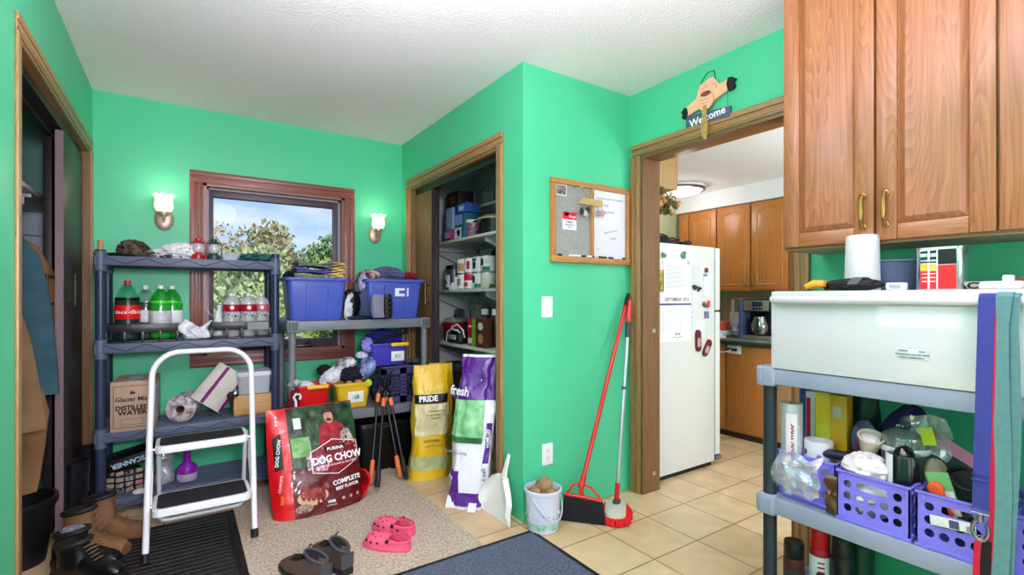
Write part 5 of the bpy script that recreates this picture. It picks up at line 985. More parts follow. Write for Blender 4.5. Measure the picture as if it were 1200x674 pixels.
# black drawers / bins on the floor under the shelf
for i, (x0, x1, lb) in enumerate(((0.60, 0.93, 'black plastic bin on the floor behind the dog food bag'), (0.98, 1.42, 'larger black plastic bin on the floor behind the loppers'))):
    t = thing('black_bin', lb, 'bin', ((x0+x1)/2, 3.47, 0), 0, 'black bins under the grey shelf'); w = x1-x0
    bm1 = mat('black_green_bin', (0.035, 0.05, 0.055), 0.3); b = MB(); b.loft([[(px*s, py*s, z) for px, py in rrect(w, 0.36, 0.03)] for s, z in ((0.9, 0), (0.985, 0.30), (0.96, 0.30), (0.88, 0.01))], bm1); b.build('bin_body', t)
    b = MB(); b.loft([[(px*s, py*s, z) for px, py in rrect(w, 0.365, 0.03)] for s, z in ((1.0, 0.295), (1.0, 0.325), (0.97, 0.335))], bm1); b.build('lid', t)
    b = MB(); b.bx(-0.06, 0.06, -0.195, -0.175, 0.29, 0.32, bm1, 0.005); b.build('latch', t)
# ================================================================== ON THE FLOOR
def rug_mat(name, a, c, sc=300):
    m = mat(name, a, 0.95, col2=c, vscale=sc, bump=0.6, bscale=220); return m
rug = MB(); rug.grid(lambda u, v: (0.236+0.966*u, 2.032+1.383*v, 0.009), 2, 2, rug_mat('beige_pile', (0.84, 0.78, 0.70), (0.64, 0.57, 0.49), 90), 0.009)
tag(rug.build('beige_rug'), 'speckled beige carpet mat in front of the grey shelf', 'rug')
t = thing('door_mat', 'dark blue grey mat with black border at the bottom of the picture', 'mat', (0.62, 1.42, 0))
b = MB(); b.grid(lambda u, v: (-0.84+1.68*u, -0.585+1.17*v, 0.010), 2, 2, rug_mat('slate_pile', (0.40, 0.44, 0.52), (0.25, 0.28, 0.36), 110), 0.010); b.build('pile', t)
b = MB(); br = mat('black_rubber', (0.05, 0.052, 0.058), 0.6)
for x0, x1, y0, y1 in ((-0.866, 0.866, -0.61, -0.583), (-0.866, 0.866, 0.583, 0.61), (-0.866, -0.838, -0.583, 0.583), (0.838, 0.866, -0.583, 0.583)): b.bx(x0, x1, y0, y1, 0, 0.007, br, 0.002)
b.build('border', t)
t = thing('boot_tray_mat', 'black ribbed rubber boot mat under the step ladder', 'mat', (-0.14, 2.60, 0))
ribm = mat('ribbed_rubber', (0.13, 0.12, 0.115), 0.45, var=0.25, vscale=5); b = MB(); b.bx(-0.29, 0.375, -0.72, 0.53, 0, 0.006, ribm, 0.002)
for k in range(30): yy = -0.66+k*0.0395; b.bx(-0.27, 0.33, yy, yy+0.017, 0.004, 0.0095, ribm, 0.002)
b.build('mat_body', t); b = MB()
for x0, x1, y0, y1 in ((-0.295, 0.38, -0.725, -0.69), (-0.295, 0.38, 0.50, 0.535), (0.345, 0.38, -0.725, 0.535), (-0.295, -0.26, -0.725, 0.535)): b.bx(x0, x1, y0, y1, 0, 0.012, br, 0.004)
b.build('rim', t)

# ---- step ladder
wht = mat('white_enamel', (0.90, 0.90, 0.91), 0.3, coat=0.2); grip = mat('black_grip_tape', (0.12, 0.12, 0.13), 0.75, var=0.3, vscale=60, bump=0.3, bscale=300)
t = thing('step_ladder', 'white folding two step ladder with a tall round handrail', 'step ladder', (0, 0, 0))
FL, FR = (-0.136, 2.715), (0.298, 2.705)
def lean(z): return 2.715+0.305*z            # the front frame leans back
def fx(s, z): return (-0.136+0.018*z if s < 0 else 0.298+0.012*z)
pts = [(fx(-1, z), lean(z), z) for z in (0.035, 0.3, 0.6, 0.795)]
r = 0.115; zt = 0.918; xl, xr = fx(-1, 0.8), fx(1, 0.8)
for k in range(1, 9):
    a = PI-k*PI/16; pts.append((xl+r+r*math.cos(a), lean(zt-r+r*math.sin(a)), zt-r+r*math.sin(a)))
for k in range(0, 9):
    a = PI/2-k*PI/16; pts.append((xr-r+r*math.cos(a), lean(zt-r+r*math.sin(a)), zt-r+r*math.sin(a)))
pts += [(fx(1, z), lean(z), z) for z in (0.6, 0.3, 0.035)]
b = MB(); b.tube(pts, 0.0135, wht, 14); b.build('handrail_frame', t)
rub = mat('black_foot', (0.04, 0.04, 0.045), 0.6)
for s in (-1, 1):
    b = MB(); b.tube([(fx(s, 0), lean(0), 0.0125), (fx(s, 0.045), lean(0.045), 0.050)], 0.0165, rub, 14); b.build('foot_cap', t)
def step(z, y0, y1, x0, x1, nm):
    st = MB(); P = rrect(x1-x0, y1-y0, 0.035, 6); c = ((x0+x1)/2, (y0+y1)/2)
    st.loft([[(px*s+c[0], py*s+c[1], zz) for px, py in P] for s, zz in ((0.96, z-0.036), (1.0, z-0.032), (1.0, z-0.004), (0.985, z), (0.95, z))], wht); o = st.build('step', t)
    g = MB(); g.loft([[(px+c[0], py+c[1], zz) for px, py in rrect(x1-x0-0.035, y1-y0-0.035, 0.025, 6)] for zz in (z-0.003, z+0.0025)], grip); plabel(g.build('tread', o), 'black grip tread')
step(0.495, 2.815, 3.015, -0.105, 0.282, 'upper'); step(0.250, 2.675, 2.905, -0.112, 0.283, 'lower')
# rear frame, braces
b = MB(); ry = lambda z: 3.165-0.40*z
p2 = [(-0.095, ry(0.48), 0.48), (-0.097, ry(0.2), 0.2), (-0.098, ry(0.05), 0.05)]+[(-0.098+0.035*(1-math.cos(a)), ry(0.02), 0.048-0.0255*math.sin(a)) for a in (0.5, 1.0, 1.57)]
p2 += [(0.285-0.035*(1-math.cos(a)), ry(0.02), 0.048-0.0255*math.sin(a)) for a in (1.57, 1.0, 0.5)]+[(0.285, ry(0.05), 0.05), (0.284, ry(0.2), 0.2), (0.282, ry(0.48), 0.48)]
b.tube(p2, 0.0105, wht, 12); b.build('rear_frame', t)
for s in (-1, 1):
    x = -0.118 if s < 0 else 0.291
    b = MB(); b.tube([(x, lean(0.25), 0.235), (x, lean(0.25)+0.10, 0.36), (x, lean(0.47)+0.02, 0.475)], 0.005, wht, 8); b.build('brace', t)
    b = MB(); b.tube([(x+0.012*s, lean(0.48), 0.475), (x-0.02*s, lean(0.48), 0.475)], 0.008, mat('steel', (0.6, 0.6, 0.62), 0.3, 1.0), 10); b.tube([(x+0.012*s, lean(0.235), 0.232), (x-0.02*s, lean(0.235), 0.232)], 0.008, mat('steel', (0.6, 0.6, 0.62), 0.3, 1.0), 10); b.build('rivet', t)

# ---- dog food bag
t = thing('pet_food_bag', 'big red and green printed dog food bag standing on the beige rug', 'pet food bag', (0.645, 2.905, 0.009), R(5.5))
BW, BH = 0.49, 0.545
photo_g = mat('bag_photo_green', (0.22, 0.36, 0.22), 0.35, col2=(0.10, 0.16, 0.13), vscale=16, bump=0.8, bscale=18); redb = mat('bag_red', (0.80, 0.07, 0.10), 0.32, coat=0.3, bump=0.6, bscale=16); maroon = mat('bag_maroon', (0.36, 0.06, 0.09), 0.32, coat=0.3, bump=0.6, bscale=18)
def bagsurf(u, v, s):
    """s=-1 front, +1 back; a pillow leaning back with crinkles"""
    w = 1+0.035*math.sin(PI*v)-0.02*v
    x = (u-0.5)*BW*w
    puff = (max(0, 1-abs(2*u-1)**3.0))**0.6*(max(0.0, 1-v**5))**0.8*(0.075 if s < 0 else 0.05)*(0.72+0.55*math.sin(PI*min(1, v*0.9+0.25)))
    cr = 0.006*noise.fractal(Vector((u*6+s, v*6, 3)), 0.8, 2, 3)+0.004*noise.noise(Vector((u*16, v*14, 9)))
    return (x, s*(puff+0.012*(1-v))+(cr if s < 0 else 0)+0.29*v*0.60, 0.002+v*BH)
def patch(b, m, u0, u1, v0, v1, off, nu=10, nv=10):
    b.grid(lambda u, v: (lambda p: (p[0], p[1]-off, p[2]))(bagsurf(u0+(u1-u0)*u, v0+(v1-v0)*v, -1)), nu, nv, m, 0.0006)
nU = 24; nV = 26
b = MB(); rings = [[bagsurf(i/nU, k/nV, -1) for i in range(nU+1)]+[bagsurf(i/nU, k/nV, 1) for i in range(nU-1, 0, -1)] for k in range(nV+1)]; b.loft(rings, redb); b.build('bag_body', t)
b = MB(); patch(b, photo_g, 0.205, 0.998, 0.44, 0.995, 0.0040, 34, 30); patch(b, mat('photo_bright', (0.34, 0.60, 0.30), 0.4, col2=(0.55, 0.72, 0.45), vscale=30), 0.22, 0.42, 0.55, 0.72, 0.0052); b.build('photo_print', t)
b = MB(); patch(b, maroon, 0.19, 0.998, 0.004, 0.445, 0.0040, 34, 30); b.build('lower_print', t)
pic = {'skin': mat('print_skin', (0.76, 0.52, 0.44), 0.5), 'hair': mat('print_hair', (0.20, 0.13, 0.10), 0.5), 'shirt': mat('print_red_shirt', (0.62, 0.10, 0.16), 0.5, var=0.3, vscale=25), 'dog': mat('print_dog', (0.82, 0.78, 0.76), 0.5, col2=(0.45, 0.36, 0.32), vscale=25), 'meat': mat('print_meat', (0.62, 0.20, 0.20), 0.5, col2=(0.36, 0.10, 0.10), vscale=30), 'bowl': mat('print_bowl', (0.80, 0.62, 0.48), 0.5), 'choc': mat('print_kibble', (0.30, 0.20, 0.16), 0.5, col2=(0.66, 0.56, 0.50), vscale=60), 'pink': mat('print_confetti', (0.86, 0.78, 0.86), 0.5, col2=(0.48, 0.16, 0.26), vscale=60)}
def flat(b, m, poly, off=0.003):
    """a printed shape: polygon in (u, v) of the bag front laid on its surface"""
    poly = [(p[0]+(q[0]-p[0])*k/m_, p[1]+(q[1]-p[1])*k/m_) for p, q in zip(poly, poly[1:]+poly[:1]) for m_ in [max(1, int(math.hypot(p[0]-q[0], p[1]-q[1])/0.03))] for k in range(m_)]
    n = len(poly); cu = sum(p[0] for p in poly)/n; cv = sum(p[1] for p in poly)/n; K = 8; vs = [(cu, cv)]
    for k in range(1, K+1): vs += [(cu+(p[0]-cu)*k/K, cv+(p[1]-cv)*k/K) for p in poly]
    V = [(lambda p: (p[0], p[1]-off-0.003, p[2]))(bagsurf(u, v, -1)) for u, v in vs]; fs = [[0, 1+i, 1+(i+1) % n] for i in range(n)]
    for k in range(K-1):
        for i in range(n): a = 1+k*n; c = 1+(k+1)*n; fs.append([a+i, c+i, c+(i+1) % n, a+(i+1) % n])
    b.add(V, fs, m)
ell = lambda cu, cv, ru, rv, n=18, a0=0: [(cu+ru*math.cos(2*PI*i/n+a0), cv+rv*math.sin(2*PI*i/n+a0)) for i in range(n)]
b = MB()
flat(b, pic['shirt'], [(0.52, 0.62), (0.54, 0.78), (0.62, 0.83), (0.72, 0.83), (0.83, 0.78), (0.84, 0.66), (0.74, 0.60)], 0.0022)
flat(b, pic['skin'], ell(0.675, 0.875, 0.055, 0.062), 0.0026); flat(b, pic['hair'], [(0.615, 0.90), (0.62, 0.95), (0.675, 0.965), (0.73, 0.95), (0.735, 0.90), (0.70, 0.915), (0.65, 0.915)], 0.003); flat(b, pic['hair'], ell(0.675, 0.845, 0.032, 0.016), 0.0031)
flat(b, pic['dog'], ell(0.84, 0.665, 0.07, 0.075), 0.0028); flat(b, pic['dog'], [(0.77, 0.60), (0.79, 0.69), (0.90, 0.69), (0.94, 0.60)], 0.0027); flat(b, blackt, ell(0.835, 0.655, 0.014, 0.012), 0.0034); flat(b, blackt, ell(0.815, 0.695, 0.008, 0.009), 0.0034); flat(b, blackt, ell(0.86, 0.695, 0.008, 0.009), 0.0034)
flat(b, pic['hair'], ell(0.795, 0.735, 0.022, 0.02), 0.0033)
flat(b, whitelab, [(0.27, 0.80), (0.35, 0.80), (0.35, 0.90), (0.27, 0.90)], 0.0024)
flat(b, pic['pink'], [(0.36, 0.42), (0.36, 0.55), (0.48, 0.58), (0.60, 0.56), (0.62, 0.50), (0.52, 0.40)], 0.0022)
b.build('picture', t)
b = MB(); flat(b, pic['bowl'], ell(0.385, 0.175, 0.165, 0.075), 0.0020)
for k in range(5): flat(b, pic['meat'], ell(0.285+0.05*k, 0.225-0.010*k, 0.030, 0.070, 14, 0.3), 0.0026+0.0004*k)
flat(b, pic['choc'], ell(0.285, 0.085, 0.09, 0.04), 0.0030); b.build('food_print', t)
# hexagon badge and lettering
hexo = [(0.40, 0.385), (0.40, 0.575), (0.665, 0.665), (0.965, 0.60), (0.965, 0.435), (0.68, 0.335)]
def shrink(p, f):
    cu = sum(q[0] for q in p)/len(p); cv = sum(q[1] for q in p)/len(p); return [(cu+(q[0]-cu)*f, cv+(q[1]-cv)*f) for q in p]
b = MB(); flat(b, whitet, hexo, 0.0034); flat(b, mat('badge_maroon', (0.50, 0.06, 0.12), 0.4), shrink(hexo, 0.955), 0.0040); flat(b, pic['pink'], [(0.42, 0.40), (0.42, 0.50), (0.52, 0.54), (0.60, 0.47), (0.56, 0.39)], 0.0044)
def btext(b, s, u, v, size, m, sx=1.0, bold=0.0, off=0.006, rot=0.0):
    p = bagsurf(u, v, -1); pu = Vector(bagsurf(u+0.05, v, -1))-Vector(bagsurf(u-0.05, v, -1)); pv = Vector(bagsurf(u, v+0.05, -1))-Vector(bagsurf(u, v-0.05, -1))
    M = face((p[0], p[1]-off-0.003, p[2]), pu, pv)
    if rot: M = M @ Matrix.Rotation(rot, 4, 'Z')
    b.text(s, size, m, M, 0.0006, bold=bold, sx=sx)
flat(b, blackt, [(0.56, 0.555), (0.56, 0.600), (0.80, 0.600), (0.80, 0.555)], 0.0048)
btext(b, 'PURINA', 0.68, 0.577, 0.026, whitet, 1.05, 0.0007, 0.0075); btext(b, 'DOG CHOW', 0.685, 0.49, 0.056, whitet, 0.86, 0.002, 0.009); btext(b, 'tested & loved in the USA', 0.70, 0.432, 0.019, whitet, 1.0, 0.0, 0.008)
b.build('badge', t)
b = MB(); btext(b, 'COMPLETE', 0.76, 0.265, 0.034, whitet, 1.05, 0.0012, 0.008); btext(b, 'BEEF FLAVOR', 0.76, 0.208, 0.024, whitet, 1.0, 0.0006, 0.009); btext(b, '100%', 0.57, 0.10, 0.020, whitet, 1, 0.0008, 0.009); btext(b, 'NUTRITION', 0.57, 0.065, 0.010, whitet, 1, 0, 0.009)
for uu in (0.71, 0.80, 0.89): flat(b, pic['bowl'], ell(uu, 0.10, 0.018, 0.016), 0.0044)
flat(b, blackt, [(0.045, 0.44), (0.045, 0.74), (0.125, 0.78), (0.125, 0.47)], 0.0034)
btext(b, 'DOG CHOW', 0.085, 0.61, 0.026, whitet, 0.95, 0.0006, 0.006, R(90)); btext(b, 'COMPLETE', 0.085, 0.33, 0.018, whitet, 1, 0, 0.006, R(90)); btext(b, 'BEEF', 0.085, 0.19, 0.022, mat('orange_print', (0.90, 0.50, 0.16), 0.5), 1, 0.0006, 0.006, R(90))
for k in range(3): flat(b, whitet, [(0.075, 0.85+0.035*k), (0.105, 0.85+0.035*k), (0.09, 0.876+0.035*k)], 0.0034)
b.build('lettering', t)
b = MB(); b.grid(lambda u, v: (0.225+0.045*math.sin(PI*u*0.9)+0.004*noise.noise(Vector((u*9, v*9, 1))), -0.045+0.12*v, 0.012+0.16*u*(1-0.25*v)), 10, 8, redb, 0.010); b.build('side_gusset', t)

# ---- loppers
steel_d = mat('dark_steel', (0.10, 0.105, 0.12), 0.35, 0.6); orange = mat('orange_grip', (0.86, 0.44, 0.22), 0.5); blk_g = mat('black_grip', (0.07, 0.072, 0.078), 0.55)
def lopper(label, feet, head, tipdir, gm, band, zoff):
    t = thing('lopper', label, 'lopper', (0, 0, 0), 0, 'loppers leaning on the grey shelf'); hd = Vector(head)
    for s, f in enumerate(feet):
        f = Vector(f); k = hd+Vector((0.022*(1 if s else -1), -0.0, 0.0)); b = MB(); d = (k-f)
        b.tube([f+d*0.16, k], 0.0105, steel_d, 10, r1=0.009); h = b.build('handle', t)
        b = MB(); b.tube([f, f+d*0.015, f+d*0.22, f+d*0.25], 0.016, gm, 12, radii=[0.0135, 0.0165, 0.0155, 0.012]); b.build('grip', h)
        b = MB(); b.tube([f+d*0.90, k], 0.0145, band, 12); b.build('collar', h)
    b = MB(); b.sph(hd+Vector((0, 0, 0.03)), (0.018, 0.014, 0.018), steel_d, 14, 8)
    b.tube([hd+Vector((0.022, 0, 0)), hd+Vector((0.008, -0.004, 0.04)), hd+Vector((-0.012, -0.004, 0.09))], 0.011, steel_d, 8)
    b.tube([hd+Vector((-0.022, 0, 0)), hd+Vector((-0.008, 0.004, 0.04)), hd+Vector((0.010, 0.004, 0.08))], 0.011, steel_d, 8); b.tube([hd+Vector((0, -0.016, 0.03)), hd+Vector((0, 0.014, 0.03))], 0.009, mat('steel', (0.6, 0.6, 0.62), 0.3, 1.0), 10); b.build('pivot', t)
    td = Vector(tipdir); b = MB(); b.tube([hd+Vector((-0.012, 0, 0.085)), hd+Vector((-0.02, 0, 0.125))+td*0.02, hd+Vector((0, 0, 0.17))+td*0.03, hd+Vector((0.035, 0, 0.19))+td*0.02], 0.012, steel_d, 8, radii=[0.013, 0.013, 0.010, 0.003], flat=0.4); b.build('blade', t)
    b = MB(); b.tube([hd+Vector((0.010, 0, 0.08)), hd+Vector((0.025, 0, 0.115)), hd+Vector((0.02, 0, 0.15))], 0.010, steel_d, 8, radii=[0.012, 0.010, 0.003], flat=0.4); b.build('hook_blade', t)
lopper('lopper with orange grips leaning on the lower grey shelf', [(0.985, 3.062, 0.026), (1.178, 3.06, 0.026)], (1.105, 3.205, 0.555), (-1, 0, 0), orange, orange, 0)
lopper('lopper with black grips and orange collars, in front of the orange gripped one', [(0.998, 2.975, 0.026), (1.198, 3.004, 0.026)], (1.122, 3.150, 0.53), (1, 0, 0), blk_g, orange, 0)

# ---- tall bags by the pantry
yel = mat('bag_yellow', (0.88, 0.72, 0.12), 0.35, coat=0.2, var=0.06, vscale=6, bump=0.7, bscale=14); cream = mat('bag_cream', (0.84, 0.81, 0.62), 0.4, bump=0.7, bscale=14); sage = mat('bag_sage', (0.66, 0.70, 0.48), 0.4)
def sack(b, m, W_, D_, Hh, lean_, seed, v0=0.0, v1=1.0, grow=0.0, base=0.0, crk=0.012, top=0.14, nU=36, nV=26, front_only=None):
    """rounded upright sack: oval section that flattens to a seam at the top"""
    def p(a, v):
        f = 1-max(0, (v-0.55)/0.45)**1.6*(1-top); w = W_/2*(1+base*max(0, 0.25-v)*4)*(0.97+0.06*math.sin(PI*v)); d = D_/2*f*(1+base*max(0, 0.25-v)*3)
        c, s = math.cos(a), math.sin(a); c = math.copysign(abs(c)**0.6, c); s = math.copysign(abs(s)**0.75, s)
        d *= 1-0.16*math.exp(-((v-0.42)/0.10)**2); w *= 1-0.05*math.exp(-((v-0.30)/0.07)**2)
        q = noise.fractal(Vector((math.cos(a)*1.6+seed, math.sin(a)*1.6, v*4.5)), 0.8, 2, 3)*crk
        return (c*(w+grow+q)+lean_[0]*v, s*(d+grow+q)+lean_[1]*v, v*Hh)
    if front_only:
        a0, a1 = front_only; b.grid(lambda u, v: p(a0+(a1-a0)*u, v0+(v1-v0)*v), 40, 26, m, 0.0006)
    else: b.loft([[p(2*PI*i/nU, v0+(v1-v0)*k/nV) for i in range(nU)] for k in range(nV+1)], m)
    return p
t = thing('feed_bag', 'tall yellow feed bag reading PRIDE next to the pantry', 'feed bag', (1.375, 3.06, 0.0), R(-12))
b = MB(); p = sack(b, yel, 0.235, 0.16, 0.735, (0.03, 0.03), 3.0, base=0.24); b.build('bag_body', t)
fa = lambda c, h: (R(-90+c-h), R(-90+c+h))
b = MB(); sack(b, cream, 0.235, 0.16, 0.735, (0.03, 0.03), 3.0, 0.38, 0.66, 0.005, 0.24, front_only=fa(8, 66)); b.build('cream_panel', t)
b = MB(); sack(b, sage, 0.235, 0.16, 0.735, (0.03, 0.03), 3.0, 0.085, 0.20, 0.005, 0.24, front_only=fa(0, 85)); b.build('sage_panel', t)
b = MB(); sack(b, blackt, 0.235, 0.16, 0.735, (0.03, 0.03), 3.0, 0.665, 0.745, 0.005, 0.24, front_only=fa(-8, 56))
def stext(b, p, s, aa, v, size, m, off=0.005, bold=0.0, sx=1.0, rot=0):
    off += 0.004
    q = Vector(p(aa, v)); du = Vector(p(aa+0.08, v))-Vector(p(aa-0.08, v)); dv = Vector(p(aa, v+0.03))-Vector(p(aa, v-0.03)); M = face(q, du, dv); M.translation = q+Vector(M.col[2][:3])*off
    if rot: M = M @ Matrix.Rotation(rot, 4, 'Z')
    b.text(s, size, m, M, 0.0006, bold=bold, sx=sx)
stext(b, p, 'PRIDE', R(-96), 0.705, 0.052, whitet, 0.008, 0.002, 0.92); stext(b, p, "FARMER'S", R(-84), 0.775, 0.022, cream, 0.006)
for k, s in enumerate(('complete feed', 'for growing birds', 'crumbles')): stext(b, p, s, R(-86), 0.60-0.032*k, 0.020, mat('olive_print', (0.42, 0.38, 0.16), 0.5), 0.005)
stext(b, p, 'NATURAL', R(-90), 0.33, 0.024, mat('olive_print', (0.42, 0.38, 0.16), 0.5), 0.006, 0.0006); stext(b, p, 'NET WT 25 LB', R(-88), 0.285, 0.018, mat('olive_print', (0.42, 0.38, 0.16), 0.5), 0.006)
b.build('lettering', t)
t = thing('feed_bag', 'second yellow bag showing behind the PRIDE bag', 'feed bag', (1.535, 3.235, 0.0), R(-20))
b = MB(); sack(b, yel, 0.17, 0.12, 0.715, (0.02, 0.04), 8.0, base=0.05); b.build('bag_body', t)
t = thing('litter_bag', 'tall white and purple litter bag leaning into the pantry opening', 'litter bag', (1.375, 2.50, 0.0), R(-42))
wbag = mat('bag_white', (0.90, 0.90, 0.93), 0.3, coat=0.2, bump=0.7, bscale=15); pbag = mat('bag_purple', (0.33, 0.10, 0.52), 0.3, coat=0.25, var=0.15, vscale=9, bump=0.9, bscale=15); gpic = mat('bag_meadow', (0.36, 0.68, 0.36), 0.4, col2=(0.62, 0.84, 0.66), vscale=14)
A = (0.235, 0.17, 0.845, (0.045, 0.165), 5.0)
b = MB(); p = sack(b, wbag, *A, base=-0.10, crk=0.016); b.build('bag_body', t)
b = MB(); sack(b, pbag, *A, 0.70, 0.985, 0.0050, -0.10, 0.016, front_only=(R(-178), R(5))); b.build('purple_panel', t); b = MB(); sack(b, pbag, *A, 0.02, 0.10, 0.0050, -0.10, 0.016, front_only=(R(-165), R(-15))); b.build('purple_panel', t)
b = MB(); sack(b, gpic, *A, 0.42, 0.70, 0.0060, -0.10, 0.016, front_only=(R(-172), R(-72))); b.build('meadow_print', t)
b = MB(); sack(b, pbag, *A, 0.24, 0.55, 0.0060, -0.10, 0.016, front_only=(R(-62), R(-40))); b.build('side_panel', t); b = MB(); sack(b, pbag, *A, 0.10, 0.24, 0.0060, -0.10, 0.016, front_only=(R(-150), R(-105))); b.build('side_panel', t); b = MB(); sack(b, whitelab, *A, 0.16, 0.29, 0.0080, -0.10, 0.016, front_only=(R(-62), R(-40))); b.build('side_panel', t); b = MB(); sack(b, mat('bag_darkgreen', (0.20, 0.42, 0.24), 0.4, var=0.4, vscale=30), *A, 0.415, 0.455, 0.0075, -0.10, 0.016, front_only=(R(-172), R(-75))); b.build('side_panel', t)
b = MB(); stext(b, p, 'fresh', R(-128), 0.752, 0.075, whitet, 0.010, 0.002); stext(b, p, 'fresh', R(-51), 0.22, 0.036, blackt, 0.008, 0.0, 1, R(90)); stext(b, p, 'HOME ON', R(-55), 0.45, 0.022, whitet, 0.007, 0.0006, 1, R(90)); stext(b, p, 'DEMAND', R(-48), 0.45, 0.022, whitet, 0.007, 0.0006, 1, R(90)); stext(b, p, 'CLUMPING LITTER', R(-128), 0.35, 0.020, mat('grey_print', (0.5, 0.5, 0.54), 0.5), 0.007); stext(b, p, '7 DAY', R(-127), 0.20, 0.026, whitet, 0.008, 0.0008); stext(b, p, 'ODOR CONTROL', R(-127), 0.165, 0.013, whitet, 0.008); b.build('lettering', t)
b = MB(); q0 = p(R(-140), 0.0)
b.grid(lambda u, v: (-0.115+0.05*u, -0.03-0.055*v, 0.006+0.05*(1-v)), 5, 5, wbag, 0.003); b.build('seam_tab', t); b = MB(); b.grid(lambda u, v: (0.02+0.045*u, -0.075-0.05*v, 0.005+0.03*(1-v)), 5, 5, wbag, 0.003); b.build('seam_tab', t)

# ---- dustpan leaning on the corner
wp = mat('dustpan_white', (0.93, 0.93, 0.92), 0.35); t = thing('dustpan', 'white plastic dustpan standing against the wall corner', 'dustpan', (1.405, 2.258, 0.0), 0)
def dp(u, v):                       # u across the lip (along y), v up towards the handle
    w = 0.142*(1-0.62*max(0, (v-0.45)/0.55)**1.5)*(1-0.06*v)
    return ((0.060*v)+0.016*(abs(2*u-1)**6)*-1*min(1, v*3), (1-2*u)*w, 0.002+0.215*v)
b = MB(); b.grid(dp, 20, 16, wp, 0.003)
b.build('pan', t); b = MB()
for s in (0.0, 1.0):
    pa = [Vector(dp(s, k/10)) for k in range(11)]; b.loft([[q+Vector((-0.030*min(1, k/3), 0, 0)), q+Vector((0.003, 0, 0)), q+Vector((0.003, 0.004*(1 if s else -1), 0)), q+Vector((-0.030*min(1, k/3), 0.004*(1 if s else -1), 0))] for k, q in enumerate(pa)], wp)
b.build('side_wall', t)
b = MB(); b.tube([(0.056, 0.0, 0.205), (0.064, -0.004, 0.25), (0.073, -0.012, 0.30), (0.079, -0.016, 0.335)], 0.016, wp, 12, radii=[0.026, 0.018, 0.015, 0.012], flat=0.55); b.build('handle', t)

# ---- bucket of potatoes
bk = mat('bucket_white', (0.85, 0.86, 0.93), 0.35); t = thing('bucket', 'small white pail with a green floral band, holding potatoes', 'bucket', (1.548, 2.020, 0.0))
b = MB(); b.lathe([(0, 0), (0.074, 0), (0.079, 0.006), (0.092, 0.195), (0.097, 0.198), (0.097, 0.212), (0.091, 0.214), (0.088, 0.20), (0.076, 0.012), (0, 0.010)], bk, 40); b.build('pail', t)
b = MB(); gm = mat('floral_green', (0.40, 0.76, 0.50), 0.5, col2=(0.80, 0.86, 0.88), vscale=45); b.lathe([(0.0812, 0.020), (0.0822, 0.021), (0.0848, 0.052), (0.0838, 0.053)], gm, 40, cap=False)
for k in range(20):
    a = k*0.314; r = 0.0860+0.0006*(k % 3); z = 0.075+0.022*((k*7) % 4)/3
    b.sph((r*math.cos(a), r*math.sin(a), z), (0.005, 0.005, 0.007), mat('floral_grey', (0.72, 0.76, 0.82), 0.5), 8, 6)
b.build('floral_band', t)
b = MB(); pth = []
for k in range(21): a = R(200+k*7.6)-0.0; pth.append((0.098*math.cos(a)*1.0, 0.100*math.sin(a), 0.185-0.115*math.sin(PI*k/20)))
b.tube(pth, 0.003, mat('wire_white', (0.82, 0.83, 0.88), 0.3), 8); b.build('bail', t)
pot = mat('potato_skin', (0.66, 0.52, 0.38), 0.7, col2=(0.50, 0.38, 0.26), vscale=14, bump=0.3, bscale=40)
for i, (dx, dy, dz, r, lb) in enumerate(((0.012, 0.005, 0.222, 0.043, 'biggest round potato at the centre of the pail'), (-0.045, 0.01, 0.196, 0.032, 'small potato at the left in the pail'), (0.014, -0.046, 0.190, 0.030, 'potato at the front of the pail'), (0.03, 0.055, 0.200, 0.030, 'potato at the back of the pail'), (-0.02, -0.035, 0.180, 0.026, 'lowest potato between the left and front ones'))):
    b = MB(); b.blob((0, 0, 0), (r*1.1, r*0.95, r*0.92), pot, 0.10, 1.4, 30+i, 24, 14, ridge=False); tag(b.build('potato', loc=(1.548+dx, 2.020+dy, dz)), lb, 'potato', 'potatoes in the pail')
b = MB(); b.sph((0, 0, 0), (0.078, 0.078, 0.085), pot, 20, 12); tag(b.build('potato', loc=(1.548, 2.020, 0.100)), 'hidden filler lump under the potatoes in the pail', 'potato', 'potatoes in the pail')  # filler lump that holds up the potatoes, not one of them

# ---- broom
redm = mat('broom_red', (0.80, 0.06, 0.08), 0.3, coat=0.3); bris = mat('black_bristle', (0.06, 0.062, 0.07), 0.7); t = thing('broom', 'angle broom with long red handle and black bristles', 'broom', (0, 0, 0))
hb = Vector((1.780, 1.990, 0.165)); ht = Vector((2.262, 2.095, 1.215))
b = MB(); b.tube([hb+(ht-hb)*0.0, hb+(ht-hb)*0.93], 0.0125, redm, 14); b.build('handle', t); b = MB(); b.tube([hb+(ht-hb)*0.93, hb+(ht-hb)*0.97, ht], 0.0125, bris, 14, radii=[0.0125, 0.014, 0.010]); b.tube([hb+(ht-hb)*0.0, hb+(ht-hb)*0.06], 0.0165, redm, 14); plabel(b.build('ferrule', t), 'black tip and red socket')
ea, eb = Vector((1.718, 2.045, 0.128)), Vector((1.842, 1.898, 0.112)); ax = (eb-ea).normalized(); nn = Vector((-ax.y, ax.x, 0)).normalized()
b = MB(); b.tube([ea, ea*0.5+eb*0.5+Vector((0, 0, 0.004)), eb], 0.012, redm, 12); b.tube([ea, ea+ax*0.02+Vector((0, 0, 0.022)), hb+Vector((-0.03, 0.03, 0.018)), hb+Vector((0, 0, 0.028)), hb+Vector((0.035, -0.04, 0.012)), eb-ax*0.01+Vector((0, 0, 0.022)), eb], 0.006, redm, 10); b.tube([hb, (ea+eb)/2], 0.012, redm, 10); b.build('head_frame', t)
fa_, fb_ = Vector((1.704, 2.056, 0.002)), Vector((1.860, 1.874, 0.002)); b = MB()
